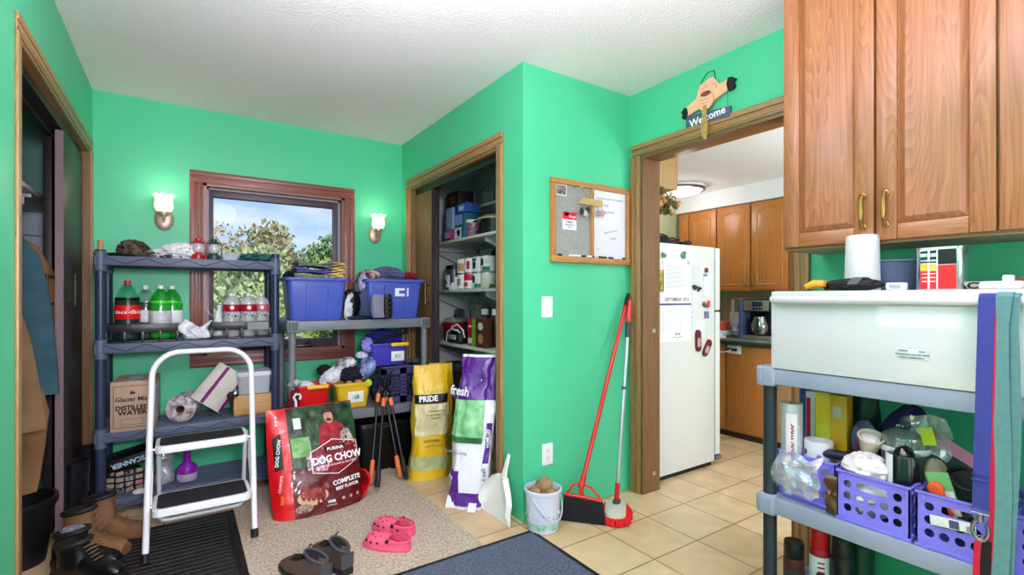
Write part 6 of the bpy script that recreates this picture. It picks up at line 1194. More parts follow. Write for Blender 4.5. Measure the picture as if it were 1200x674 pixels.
b.loft([[ea-ax*0.004+nn*0.018, eb+ax*0.004+nn*0.018, eb+ax*0.004-nn*0.018, ea-ax*0.004-nn*0.018], [ea*0.5+fa_*0.5+nn*0.024, eb*0.5+fb_*0.5+nn*0.024, eb*0.5+fb_*0.5-nn*0.024, ea*0.5+fa_*0.5-nn*0.024], [fa_+nn*0.03, fb_+nn*0.03, fb_-nn*0.03, fa_-nn*0.03]], bris)
rnd = random.Random(4)
for k in range(130):
    f = rnd.random(); s = rnd.choice((-1, 1)); a_ = ea+(eb-ea)*f+nn*0.017*s; c_ = fa_+(fb_-fa_)*min(1, max(0, f+rnd.uniform(-0.03, 0.03)))+nn*(0.031*s); c_.z = 0.004; b.tube([a_, (a_+c_)/2+nn*0.004*s, c_], 0.0022, bris, 4, r1=0.0014)
b.build('bristles', t)
# ---- dust mop
silver = mat('silver_tube', (0.74, 0.76, 0.79), 0.28, 0.7); t = thing('dust_mop', 'mop with silver pole and red chenille fringe, right of the broom', 'mop', (0, 0, 0))
mb_, mt_ = Vector((2.000, 1.940, 0.075)), Vector((2.245, 2.070, 1.175)); dd = mt_-mb_
b = MB(); b.tube([mb_+dd*0.06, mb_+dd*0.86], 0.0115, silver, 14); b.tube([mb_+dd*0.53, mb_+dd*0.545], 0.0135, mat('grey_collar', (0.3, 0.31, 0.34), 0.5), 14); b.build('handle', t)
b = MB(); b.tube([mb_+dd*0.80, mb_+dd*0.84, mb_+dd*0.92], 0.0145, mat('grip_grey', (0.22, 0.24, 0.28), 0.5), 12); b.tube([mb_+dd*0.88, mb_+dd*0.94, mt_], 0.015, redm, 12, radii=[0.0150, 0.0165, 0.011]); plabel(b.build('grip', t), 'red and grey grip'); b = MB(); b.tube([mb_, mb_+dd*0.075], 0.014, redm, 12); b.sph(mb_+Vector((0, 0, -0.012)), (0.036, 0.022, 0.014), mat('grip_grey', (0.22, 0.24, 0.28), 0.5), 14, 8, (0, 0, R(30))); b.build('swivel', t)
cy, an = (1.965, 1.915), R(42); Mh = xf((cy[0], cy[1], 0.0), (0, 0, an))
head = rrect(0.235, 0.115, 0.05, 8); b = MB(); b.loft([[(x*s, y*s, z) for x, y in head] for s, z in ((0.99, 0.018), (1.0, 0.030), (0.95, 0.046), (0.6, 0.056))], mat('mop_plate', (0.80, 0.78, 0.72), 0.4), True, True, Mh); b.build('plate', t)
chen = mat('red_chenille', (0.86, 0.06, 0.09), 0.85, var=0.15, vscale=60); b = MB(); rnd = random.Random(6)
for ring, (rx, ry, z) in enumerate(((0.128, 0.068, 0.030), (0.118, 0.058, 0.016))):
    for k in range(64):
        a = 2*PI*k/64+rnd.uniform(-0.04, 0.04); c0, s0 = math.cos(a), math.sin(a); c0 = math.copysign(abs(c0)**0.8, c0); s0 = math.copysign(abs(s0)**0.8, s0); L_ = rnd.uniform(0.026, 0.036)
        p0 = Vector((rx*c0*0.86, ry*s0*0.8, z)); p1 = Vector((rx*c0, ry*s0, z-0.002)); p2 = p1+Vector((c0, s0, 0)).normalized()*L_*0.7+Vector((0, 0, -z+0.009))
        b.M = Mh; b.tube([p0, p1, (p1+p2)/2+Vector((0, 0, 0.004)), p2], 0.0062, chen, 6, radii=[0.006, 0.0068, 0.0066, 0.005]); b.M = Matrix.Identity(4)
o = b.build('fringe', t)

# ---- pink clogs
pinkm = mat('pink_foam', (0.93, 0.36, 0.50), 0.5, var=0.10, vscale=10); pink_d = mat('pink_inside', (0.70, 0.10, 0.26), 0.6)
def clog(label, x, y, rz):
    t = thing('clog', label, 'shoe', (x, y, 0.0095), rz, 'pink clogs on the rug'); L_ = 0.235
    # outline half width along the shoe, toe at +x
    def hw(s, side):
        base = 0.046*(math.sin(PI*min(1, max(0, 0.06+0.90*s)))**0.42)*(0.80+0.30*s)
        return base*(1.06 if side > 0 else 0.96)
    def topz(s): return 0.052+0.012*math.exp(-((s-0.70)/0.22)**2)-0.030*max(0, (s-0.82)/0.18)**2+0.012*max(0, 0.15-s)/0.15
    N = 26; rings = []
    for i in range(N+1):
        s = 0.003+0.994*i/N; X = (s-0.5)*L_; h = topz(s); wl, wr = hw(s, 1), hw(s, -1)
        rings.append([(X, wl*math.cos(a) if math.cos(a) > 0 else wr*math.cos(a), 0.003+(h)*(0.5+0.5*math.sin(a)) if math.sin(a) > -0.3 else 0.003+h*0.5*(1+math.sin(a))*1.0) for a in [2*PI*j/24 for j in range(24)]])
    # upper: toe half closed shell
    b = MB()
    def upper(u, v):
        s = 0.43+0.565*u; a = PI*v; h = topz(s); wl, wr = hw(s, 1), hw(s, -1); c = math.cos(a); k = math.sin(a)
        return ((s-0.5)*L_, (wl if c > 0 else wr)*math.copysign(abs(c)**0.75, c), 0.010+(h-0.006)*(k**0.65))
    b.grid(upper, 18, 22, pinkm, -0.004)
    rnd = random.Random(1)
    for u, v in ((0.30, 0.36), (0.30, 0.64), (0.45, 0.28), (0.45, 0.5), (0.45, 0.72), (0.60, 0.38), (0.60, 0.62), (0.32, 0.5)):
        p = Vector(upper(u, v)); b.sph(p, (0.0042, 0.0042, 0.004), pink_d, 10, 6)
    for u, v in ((0.35, 0.10), (0.60, 0.10), (0.80, 0.16), (0.35, 0.90), (0.60, 0.90)):
        p = Vector(upper(u, v)); b.sph(p, (0.0065, 0.0055, 0.005), mat('hole_dark', (0.22, 0.05, 0.10), 0.8), 10, 6)
    b.build('upper', t)
    b = MB()
    b.loft([[((s_-0.5)*L_, w_, z) for s_, w_ in [(0.003+0.994*i/20, hw(0.003+0.994*i/20, 1)*f) for i in range(21)]+[(0.003+0.994*i/20, -hw(0.003+0.994*i/20, -1)*f) for i in range(20, -1, -1)]] for f, z in ((0.93, 0.0), (1.02, 0.004), (1.03, 0.016), (0.96, 0.020))], pinkm); b.build('sole', t)
    b = MB(); b.loft([[((s_-0.5)*L_*0.94, w_, z) for s_, w_ in [(0.02+0.94*i/20, hw(0.02+0.94*i/20, 1)*f) for i in range(21)]+[(0.02+0.94*i/20, -hw(0.02+0.94*i/20, -1)*f) for i in range(20, -1, -1)]] for f, z in ((0.86, 0.019), (0.84, 0.0225))], pink_d); plabel(b.build('footbed', t), 'darker pink footbed')
    b = MB()
    def heel(u, v):      # low wall round the heel
        a = R(70)+R(220)*u; s = 0.5+0.49*math.cos(a)*1.0
        s = 0.46-0.455*math.sin(PI*u); side = 1 if u < 0.5 else -1; w = hw(max(0.003, s), side)*(1 if True else 1)
        hh = 0.026+0.026*(1-math.sin(PI*u))
        f = 1-0.06*v; yv = w*side
        if abs(u-0.5) < 0.001: yv = 0
        return ((s-0.5)*L_, yv*f, 0.012+hh*v)
    b.grid(heel, 40, 6, pinkm, 0.0045); b.build('heel_wall', t)
    b = MB()
    def strap(u, v):
        a = -R(80)+R(160)*u; x = -0.012-0.098*math.cos(a)*1.0; y = 0.047*math.sin(a)/math.sin(R(80))
        return (x-0.004, y*1.03, 0.046+0.012*v-0.004*math.cos(a))
    b.grid(strap, 20, 3, pinkm, 0.0045); b.build('heel_strap', t)
    for s in (-1, 1):
        b = MB(); b.tube([(-0.022, s*0.044, 0.052), (-0.022, s*0.055, 0.052)], 0.0075, mat('rivet_dark', (0.16, 0.06, 0.09), 0.5), 12); plabel(b.build('rivet', t), 'dark strap rivet')
    return t
clog('pink foam clog nearest the camera, toe to the left', 0.808, 2.262, math.atan2(0.18, -0.165))
clog('pink foam clog behind the nearer one', 0.888, 2.395, math.atan2(0.19, -0.135))

# ---- brown lace shoes
brn = mat('brown_leather', (0.34, 0.26, 0.24), 0.5, var=0.15, vscale=12); shg = mat('shoe_grey', (0.26, 0.26, 0.29), 0.7); shk = mat('shoe_black', (0.06, 0.06, 0.07), 0.7); sole = mat('shoe_sole', (0.10, 0.10, 0.11), 0.6)
def shoe(label, x, y, rz, z=0.0095, cat='shoe', grp='brown shoes on the rug', m=brn, ms=sole, mi=shk, mc=shg, hi=0.0, L_=0.285, name='walking_shoe'):
    t = thing(name, label, cat, (x, y, z), rz, grp)
    def hw(s): return 0.050*(math.sin(PI*min(1, 0.08+0.87*s))**0.40)*(0.78+0.28*s-0.10*math.exp(-((s-0.42)/0.16)**2))
    def tz(s): return (0.098+hi)*(1-1/(1+math.exp(-(s-0.50)*13)))+0.052/(1+math.exp(-(s-0.50)*13))-0.022*max(0, (s-0.80)/0.2)**2
    b = MB(); rings = []
    for i in range(31):
        s = 0.004+0.992*i/30; w = hw(s); h = tz(s); X = (s-0.5)*L_; ring = []
        for j in range(24):
            a = 2*PI*j/24; c, k = math.cos(a), math.sin(a); f = 1-0.30*max(0, k)*max(0, 0.6-s)
            ring.append((X, w*math.copysign(abs(c)**0.7, c)*f, 0.022+max(0, k)**0.8*(h-0.012) if k > 0 else 0.022+0.010*k))
        rings.append(ring)
    b.loft(rings, m); b.build('upper', t)
    b = MB(); ol = lambda f: [((s-0.5)*L_*1.02, hw(s)*f) for s in [0.004+0.992*i/24 for i in range(25)]]+[((s-0.5)*L_*1.02, -hw(s)*f) for s in [0.004+0.992*i/24 for i in range(24, -1, -1)]]
    b.loft([[(px, py, zz) for px, py in ol(f)] for f, zz in ((0.98, 0.0), (1.07, 0.006), (1.06, 0.024), (1.0, 0.028))], ms); b.build('sole', t)
    # opening with padded collar
    b = MB(); ht_ = tz(0.2)+0.008; op = [(-0.072+0.062*math.cos(a), 0.029*math.sin(a), ht_+0.004+0.010*math.cos(a)) for a in [2*PI*k/24 for k in range(24)]]
    b.tube(op, 0.0065, mc, 10, True); plabel(b.build('collar', t), 'padded grey collar')
    b = MB(); b.loft([[(-0.072+0.058*math.cos(a)*f, 0.026*math.sin(a)*f, zz+0.010*math.cos(a)) for a in [2*PI*k/24 for k in range(24)]] for f, zz in ((1.0, ht_+0.0055), (0.9, ht_+0.0015), (0.1, ht_-0.001))], mi); b.build('lining', t)
    b = MB(); b.grid(lambda u, v: (-0.018+0.085*u, -0.020+0.04*v, tz(0.44+0.30*u)+0.020-0.010*u+0.012*(1-u)**2), 8, 4, shk, 0.008); b.build('tongue', t)
    b = MB()
    for k in range(5):
        X = 0.0+0.016*k; zz = tz(0.5+X/L_)+0.021
        b.tube([(X, -0.026, zz-0.008), (X+0.006, 0, zz+0.003), (X, 0.026, zz-0.008)], 0.003, shk, 6)
    b.tube([(0.0, 0.0, tz(0.45)+0.03), (-0.004, -0.03, tz(0.45)+0.045), (0.03, -0.052, tz(0.45)+0.03), (0.02, -0.02, tz(0.45)+0.018)], 0.0022, shk, 6); b.build('lace', t)
    b = MB(); b.grid(lambda u, v: ((0.02+0.0)*L_-0.5*L_+0.012*math.sin(PI*u)*-1+0.004, -0.026+0.052*u, 0.035+0.055*v), 10, 5, mc, 0.006); b.build('heel_patch', t)
    return t
shoe('left one of two brown grey walking shoes at the picture bottom', 0.432, 2.215, R(115)); shoe('right one of two brown grey walking shoes, its lace loop standing up', 0.553, 2.268, R(104))
# ================================================================== WHITEBOARD, SWITCH, OUTLET, WELCOME SIGN
bf = wood('board_frame', '#c8904e', '#9a6630', 'x', 0.45); bfz = wood('board_frame_v', '#c8904e', '#9a6630', 'z', 0.45)
t = thing('notice_board', 'oak framed board, half grey felt and half whiteboard', 'notice board', (1.98, YF, 1.62)); w, h = 0.306, 0.232
b = MB(); b.bx(-w, w, -0.026, -0.001, h-0.03, h, bf, 0.003); b.bx(-w, w, -0.030, -0.001, -h, -h+0.034, bf, 0.003); b.bx(-w, -w+0.03, -0.026, -0.001, -h+0.034, h-0.03, bfz, 0.003); b.bx(w-0.03, w, -0.026, -0.001, -h+0.034, h-0.03, bfz, 0.003); b.bx(-0.015, 0.007, -0.024, -0.001, -h+0.034, h-0.03, bfz, 0.003); b.build('frame', t)
b = MB(); b.bx(-w+0.028, -0.013, -0.011, -0.002, -h+0.032, h-0.028, mat('grey_felt', (0.60, 0.62, 0.60), 0.95, var=0.15, vscale=120)); plabel(b.build('felt_panel', t), 'grey felt half'); b = MB(); b.bx(0.005, w-0.028, -0.011, -0.002, -h+0.032, h-0.028, mat('dry_erase', (0.86, 0.87, 0.90), 0.18, coat=0.4)); wb = b.build('dry_erase_panel', t); plabel(wb, 'white dry erase half')
ink = mat('marker_ink', (0.22, 0.24, 0.30), 0.6); b = MB(); F = lambda x, z: face((x, -0.0112, z), (1, 0, 0), (0, 0, 1))
for s, x, z, sz, rot, mm in (('mudroom jobs and repairs', 0.145, 0.158, 0.020, 0.02, mat('ink_blue', (0.35, 0.42, 0.60), 0.6)), ('clean sink', 0.085, 0.118, 0.024, 0.0, ink), ('dog food', 0.13, 0.080, 0.024, 0.05, ink), ('take out trash', 0.15, -0.035, 0.020, 0.22, mat('ink_grey', (0.48, 0.50, 0.56), 0.6)), ('Friday', 0.17, -0.075, 0.020, 0.22, mat('ink_grey', (0.48, 0.50, 0.56), 0.6)), ('ok', 0.045, -0.142, 0.016, 0, mat('ink_grey', (0.48, 0.50, 0.56), 0.6))):
    b.text(s, sz, mm, F(x, z) @ Matrix.Rotation(rot, 4, 'Z'), 0.0002, shear=0.3)
b.build('handwriting', wb)
def card(name, label, x, z, w_, h_, m, cat='card', extra=(), rot=0.0, y=YF-0.0125, txt=()):
    t = thing(name, label, cat, (x, y, z), 0, 'papers on the notice board', rot=(0, rot, 0)); b = MB(); b.bx(-w_/2, w_/2, -0.0012, 0.0008, -h_/2, h_/2, m); b.build('paper', t); b = MB()
    for (x0, x1, z0, z1, mm) in extra: b.bx(x0, x1, -0.002, -0.001, z0, z1, mm)
    for s, xx, zz, sz, mm in txt: b.text(s, sz, mm, face((xx, -0.0022, zz), (1, 0, 0), (0, 0, 1)), 0.0002, bold=0.0003)
    if extra or txt: b.build('print', t)
    return t
card('photo_card', 'small dark photo pinned at the top left of the felt', 1.748, 1.790, 0.078, 0.062, whb, 'photo', ((-0.033, 0.033, -0.025, 0.025, mat('photo_dark', (0.16, 0.17, 0.18), 0.5, col2=(0.66, 0.62, 0.58), vscale=40)),))
card('notice_card', 'red topped white card pinned to the middle of the felt', 1.808, 1.622, 0.102, 0.100, whb, 'card', ((-0.051, 0.051, 0.008, 0.050, mat('card_red', (0.82, 0.12, 0.22), 0.5)), (-0.035, -0.005, 0.028, 0.046, whb)), txt=(('Soups', 0.022, 0.026, 0.022, whitet), ('winter', 0, -0.006, 0.016, navyp), ('hours mon - fri', 0, -0.022, 0.010, navyp), ('8 - 5', 0, -0.036, 0.012, navyp)))
t = thing('key_rack', 'little wooden key rack hung over the board divider', 'key rack', (1.955, YF-0.026, 1.735)); kw = mat('gold_wood', (0.74, 0.64, 0.40), 0.5)
b = MB(); b.prism([(-0.10, -0.01), (0.085, -0.016), (0.095, 0.0), (0.085, 0.024), (-0.06, 0.026)], 0.008, kw, face((0, 0.0, 0), (1, 0, 0), (0, 0, 1))); b.tube([(-0.09, -0.004, 0.10), (0.0, -0.004, 0.03), (0.02, -0.004, 0.11), (0.07, -0.004, 0.12)], 0.003, kw, 6); b.tube([(-0.07, -0.004, 0.085), (-0.12, -0.004, 0.07)], 0.003, mat('twine', (0.70, 0.66, 0.55), 0.8), 6); b.build('plaque', t)
for i, (x, z_, c) in enumerate(((-0.075, -0.055, (0.12, 0.12, 0.13)), (-0.045, -0.065, (0.75, 0.76, 0.76)), (-0.03, -0.045, (0.16, 0.15, 0.15)), (0.055, -0.055, (0.66, 0.52, 0.52)), (0.085, -0.052, (0.74, 0.60, 0.58)))):
    b = MB(); b.sph((x, -0.010, z_), (0.017, 0.006, 0.020), mat('key_%d' % i, c, 0.4), 12, 8); b.tube([(x, -0.006, z_+0.015), (x, -0.006, -0.012)], 0.0018, mat('steel', (0.6, 0.6, 0.62), 0.3, 1.0), 6); b.build('key', t)
for i, (x0, x1, c, lb) in enumerate(((1.72, 1.745, (0.08, 0.08, 0.10), 'black eraser end at the left of the board ledge'), (1.80, 1.92, (0.90, 0.91, 0.92), 'white marker on the left ledge'), (1.93, 1.985, (0.88, 0.88, 0.90), 'white marker across the middle of the ledge'), (2.03, 2.085, (0.10, 0.11, 0.16), 'black capped marker right of the middle of the ledge'), (2.11, 2.14, (0.12, 0.14, 0.20), 'short dark cap on the right ledge'), (2.15, 2.24, (0.90, 0.91, 0.92), 'white marker on the right end of the ledge'))):
    b = MB(); m_ = mat('marker_%d' % i, c, 0.35); z_ = 1.388+0.034+0.006
    b.tube([(x0, YF-0.021, z_), (x0+(x1-x0)*0.7, YF-0.021, z_)], 0.0065, m_, 10); b.tube([(x0+(x1-x0)*0.7, YF-0.021, z_), (x1, YF-0.021, z_)], 0.0058, mat('marker_cap', (0.10, 0.10, 0.12), 0.35) if i in (1, 2, 5) else m_, 10); tag(b.build('dry_erase_marker'), lb, 'marker', 'markers on the board ledge')
def plate(name, label, x, z, kind):
    t = thing(name, label, 'switch' if kind == 's' else 'outlet', (x, YF, z)); b = MB(); b.loft([[(px*s, -d, py*s) for px, py in rrect(0.072, 0.116, 0.006)] for s, d in ((1, 0.0), (1, 0.004), (0.93, 0.0065))], white_pl); b.build('cover_plate', t)
    for zz in ((0.0,) if kind == 's' else (0.021, -0.021)):
        b = MB()
        if kind == 's': b.box((0, -0.008, 0), (0.010, 0.012, 0.024), white_pl, 0.002, (0.35, 0, 0)); b.box((0, -0.0064, 0), (0.014, 0.001, 0.030), mat('seam', (0.7, 0.7, 0.72), 0.5)); b.build('toggle', t)
        else:
            b.loft([[(px, -d, py+zz) for px, py in rrect(0.034, 0.028, 0.010)] for d in (0.006, 0.0078)], white_pl); sl = mat('slot', (0.12, 0.12, 0.13), 0.6)
            for xx in (-0.007, 0.007): b.bx(xx-0.0012, xx+0.0012, -0.0082, -0.0076, zz-0.002, zz+0.008, sl)
            b.bx(-0.002, 0.002, -0.0082, -0.0076, zz-0.009, zz-0.0055, sl); b.build('socket', t)
    return t
plate('light_switch', 'white light switch below the notice board', 1.658, 1.140, 's'); plate('wall_outlet', 'white wall outlet above the pail', 1.660, 0.335, 'o')
# ---- welcome sign: a wooden animal sprawled over a hanging plank
px_ = XD-0.012; t = thing('welcome_sign', 'cut out wooden animal with a hanging Welcome plank above the doorway', 'wall sign', (px_, 1.575, 2.17))
Fd = lambda y, z, dx=0.0: face((-dx, y, z), (0, -1, 0), (0, 0, 1))          # local x runs to the picture right
skin = mat('painted_peach', (0.93, 0.72, 0.58), 0.6, var=0.05, vscale=20); skin2 = mat('painted_peach_dark', (0.80, 0.54, 0.42), 0.6); hoof = mat('painted_black', (0.07, 0.09, 0.08), 0.6); plank = mat('painted_slate', (0.30, 0.36, 0.46), 0.6, var=0.08, vscale=20); wire = mat('dark_wire', (0.12, 0.20, 0.16), 0.5, 0.6)
b = MB(); body = [(-0.135, 0.055), (-0.06, 0.085), (-0.05, 0.12), (-0.035, 0.15), (-0.005, 0.158), (0.015, 0.165), (0.04, 0.165), (0.058, 0.14), (0.075, 0.115), (0.125, 0.125), (0.13, 0.072), (0.06, 0.05), (0.025, 0.03), (-0.05, 0.025), (-0.12, 0.008)]
b.prism(body, 0.014, skin, Fd(0, 0)); b.build('body', t)
b = MB(); b.prism([(0.0+0.046*math.cos(a), 0.052+0.048*math.sin(a)) for a in [2*PI*k/24 for k in range(24)]], 0.010, skin, Fd(0, 0, 0.014)); b.prism([(0.004+0.030*math.cos(a), 0.088+0.013*math.sin(a)) for a in [2*PI*k/20 for k in range(20)]], 0.003, mat('painted_brown', (0.48, 0.26, 0.18), 0.6), Fd(0, 0, 0.024))
for k in range(-1, 2): b.prism([(0.0+0.016*k+0.004*math.cos(a), 0.062-0.004*abs(k)+0.004*math.sin(a)) for a in [2*PI*j/10 for j in range(10)]], 0.002, skin2, Fd(0, 0, 0.024))
for pth in ([(-0.02, 0.125), (0.0, 0.138), (0.01, 0.12)], [(0.035, 0.13), (0.055, 0.128), (0.06, 0.10)], [(-0.025, 0.045), (0.0, 0.038), (0.02, 0.045)]): b.tube([(-0.015 if pth[0][1] > 0.1 else -0.025, -x, z) for x, z in pth], 0.0014, skin2, 6)
b.build('face', t)
b = MB(); b.prism([(-0.155, 0.04), (-0.135, 0.062), (-0.118, 0.052), (-0.112, 0.025), (-0.118, 0.004), (-0.142, 0.0), (-0.155, 0.012), (-0.146, 0.022)], 0.016, hoof, Fd(0, 0, -0.001)); plabel(b.build('hoof', t), 'black painted hoof'); b = MB(); b.prism([(0.122, 0.065), (0.115, 0.10), (0.122, 0.130), (0.145, 0.128), (0.165, 0.112), (0.152, 0.098), (0.160, 0.078), (0.145, 0.064)], 0.016, hoof, Fd(0, 0, -0.001)); plabel(b.build('hoof', t), 'black painted hoof')
b = MB(); b.box((-0.006, -0.003, -0.030), (0.012, 0.262, 0.056), plank, 0.002, (R(5), 0, 0)); b.text('Welcome', 0.056, whitet, Fd(0.0, 0, 0) @ Matrix.Translation((0.003, -0.032, 0.0128)) @ Matrix.Rotation(R(5), 4, 'Z'), 0.0008, bold=0.0012, sx=0.95); b.build('plank', t)
b = MB(); b.tube([(-0.004, 0.045, 0.10), (-0.004, 0.035, 0.17), (-0.004, 0.0, 0.205), (-0.004, -0.04, 0.20), (-0.004, -0.048, 0.15)], 0.0022, wire, 6)
for y in (0.115, -0.115): b.tube([(-0.006, y, 0.055 if y > 0 else 0.085), (-0.006, y, -0.01)], 0.0016, mat('green_cord', (0.30, 0.56, 0.44), 0.7), 6)
b.build('hanger_wire', t)
raf = mat('raffia', (0.72, 0.62, 0.36), 0.8, var=0.2, vscale=40); b = MB(); rnd = random.Random(2)
for k in range(9):
    o = rnd.uniform(-0.012, 0.012); b.tube([(-0.026, o*0.6, 0.028), (-0.030, o, -0.03), (-0.028, o*1.2+rnd.uniform(-0.006, 0.006), -0.09), (-0.026, o*0.7, -0.115-rnd.uniform(0, 0.05))], 0.0032, raf, 6)
b.tube([(-0.03, 0.012, -0.06), (-0.034, -0.012, -0.065)], 0.008, raf, 8); b.build('raffia_tassel', t)
# ================================================================== KITCHEN BEYOND THE DOORWAY
korange = wood('kitchen_oak', '#cc8344', '#ad6528', 'z', 0.35); kpale = wood('kitchen_pale_oak', '#d0a678', '#b58654', 'z', 0.4); kdark = mat('toe_kick', (0.22, 0.13, 0.08), 0.6)
ctr = mat('green_laminate', (0.14, 0.22, 0.19), 0.3, var=0.25, vscale=60); ctrtop = mat('laminate_top', (0.42, 0.46, 0.42), 0.25, var=0.1, vscale=60)
def cath(b, y0, y1, z0, z1, x, m, st=0.052, arch=True):
    """door slab facing -x with a raised panel, arched at the top"""
    b.bx(x, x+0.019, y0, y1, z0, z1, m, 0.004)
    n = 14; ya, yb = y0+st, y1-st; za, zb = z0+st, z1-st-(0.028 if arch else 0)
    def outl(i):
        yy0, yy1, zz0 = ya+i, yb-i, za+i; pts = [(yy0, zz0), (yy1, zz0)]
        for k in range(n+1):
            f = k/n; y = yy1+(yy0-yy1)*f; hmp = (math.sin(PI*f)**1.6)*0.032 if arch else 0; pts.append((y, zb-i+hmp))
        return pts
    P = [[(x-dx, y, z) for y, z in outl(i)] for i, dx in ((0.0, 0.0005), (0.004, -0.006), (0.008, -0.006), (0.028, 0.002), (0.032, 0.002))]
    # groove ring then raised field
    b.loft([[(x-0.0005, y, z) for y, z in outl(-0.005)], [(x-0.004, y, z) for y, z in outl(0.0)], [(x+0.0, y, z) for y, z in outl(0.006)], [(x-0.001, y, z) for y, z in outl(0.010)], [(x-0.007, y, z) for y, z in outl(0.034)]], m, True)
def dpull(b, x, y, z, h=0.09):
    b.tube([(x, y, z-h/2), (x-0.022, y, z-h/2+0.012), (x-0.026, y, z), (x-0.022, y, z+h/2-0.012), (x, y, z+h/2)], 0.0045, brass, 8)
for i, (y0, y1, lb, hs) in enumerate(((3.10, 3.22, 'narrow kitchen wall cabinet farthest left', -1), (2.79, 3.09, 'arched oak kitchen wall cabinet above the fridge end', -1), (2.455, 2.785, 'arched oak kitchen wall cabinet over the red bowl', -1), (2.12, 2.45, 'arched oak kitchen wall cabinet over the coffee maker', 1), (1.78, 2.115, 'oak kitchen wall cabinet cut off by the big cabinet', -1))):
    t = thing('kitchen_wall_cabinet', lb, 'cabinet', (4.20, (y0+y1)/2, 1.247), 0, 'kitchen wall cabinets'); yc = (y0+y1)/2; w2 = (y1-y0)/2
    b = MB(); b.bx(0.02, 0.328, -w2, w2, 0, 0.792, korange, 0.002); b.build('carcass', t)
    b = MB(); cath(b, -w2+0.006, w2-0.006, 0.012, 0.775, 0.0, korange, 0.05); d = b.build('door', t)
    b = MB(); dpull(b, 0.0, (w2-0.03)*hs, 0.085); b.build('door_handle', d)
for i, (y0, y1, lb, mm) in enumerate(((2.49, 3.20, 'red oak kitchen base cabinet beside the fridge', korange), (2.08, 2.487, 'red oak kitchen base cabinet with the outlet on it', korange), (1.30, 2.075, 'pale oak kitchen cabinet end seen behind the shelf post', kpale))):
    t = thing('kitchen_base_cabinet', lb, 'cabinet', (3.90, (y0+y1)/2, 0), 0, 'kitchen base cabinets'); w2 = (y1-y0)/2
    b = MB(); b.bx(0.0, 0.62, -w2, w2, 0.05, 0.795, mm, 0.002); b.bx(0.012, 0.6, -w2, w2, 0, 0.05, kdark); b.build('carcass', t)
    b = MB(); b.bx(-0.018, 0, -w2+0.008, w2-0.008, 0.07, 0.785, mm, 0.004); b.build('door', t)
t = thing('countertop', 'dark green edged kitchen countertop with pale top', 'countertop', (4.17, 2.30, 0.797)); b = MB(); b.bx(-0.345, 0.355, -0.235, 0.93, 0, 0.032, ctr, 0.004); b.build('edge', t); b = MB(); b.bx(-0.343, 0.355, -0.233, 0.93, 0.031, 0.036, ctrtop, 0.002); b.build('top', t)
CT = 0.833
t = thing('wall_outlet', 'white outlet on the kitchen base cabinet with a plug in it', 'outlet', (3.879, 2.405, 0.752)); b = MB(); b.bx(-0.006, 0, -0.062, 0.062, -0.036, 0.036, white_pl, 0.004); b.build('cover_plate', t)
t = thing('power_cord', 'pale cord plugged into the kitchen cabinet outlet', 'cord', (3.87, 2.41, 0.752)); b = MB(); b.tube([(-0.03, 0.0, 0.0), (-0.03, 0.06, -0.025), (-0.03, 0.14, -0.03), (-0.02, 0.22, -0.02)], 0.005, white_pl, 8); b.build('cable', t); b = MB(); b.box((-0.02, -0.02, 0), (0.03, 0.04, 0.022), black, 0.004); b.box((-0.02, 0.025, 0.0), (0.028, 0.03, 0.022), black, 0.004); b.build('plug', t)
# coffee maker
t = thing('coffee_maker', 'steel and black coffee maker with glass pot on the kitchen counter', 'coffee maker', (4.04, 2.30, CT)); blside = mat('blue_grey_side', (0.30, 0.34, 0.50), 0.4); ss = mat('stainless', (0.66, 0.66, 0.64), 0.3, 0.85)
b = MB(); b.bx(0.10, 0.22, -0.12, 0.12, 0, 0.34, black, 0.006); b.bx(-0.02, 0.22, -0.12, 0.12, 0, 0.035, ss, 0.004); b.bx(-0.02, 0.22, -0.12, 0.12, 0.235, 0.345, black, 0.008); b.build('housing', t)
b = MB(); b.bx(-0.03, 0.22, 0.118, 0.150, 0, 0.35, blside, 0.006); b.build('water_tank', t); b = MB(); b.bx(-0.024, -0.018, -0.11, 0.11, 0.245, 0.335, ss, 0.002); b.bx(-0.027, -0.022, -0.06, 0.03, 0.255, 0.325, mat('panel_blue', (0.12, 0.16, 0.30), 0.3), 0.002)
for k in range(4): b.sph((-0.027, -0.045+0.024*k, 0.275), (0.003, 0.006, 0.006), ss, 8, 6)
b.build('control_panel', t)
b = MB(); b.lathe([(0.05, 0), (0.07, 0.03), (0.072, 0.08), (0.05, 0.13), (0.048, 0.15)], pane_mat('carafe_glass', (0.35, 0.33, 0.32), 0.25, 0.03, 0.3), 24, xf((0.04, 0, 0.045)), cap=False); b.lathe([(0, 0.002), (0.058, 0.01), (0.066, 0.03), (0.066, 0.06), (0, 0.062)], mat('coffee', (0.05, 0.03, 0.02), 0.2), 24, xf((0.04, 0, 0.045))); c_ = b.build('carafe', t); b = MB(); b.tube([(-0.02, -0.02, 0.18), (-0.06, -0.035, 0.17), (-0.06, -0.035, 0.09), (-0.025, -0.02, 0.07)], 0.008, black, 8); b.build('carafe_handle', c_)
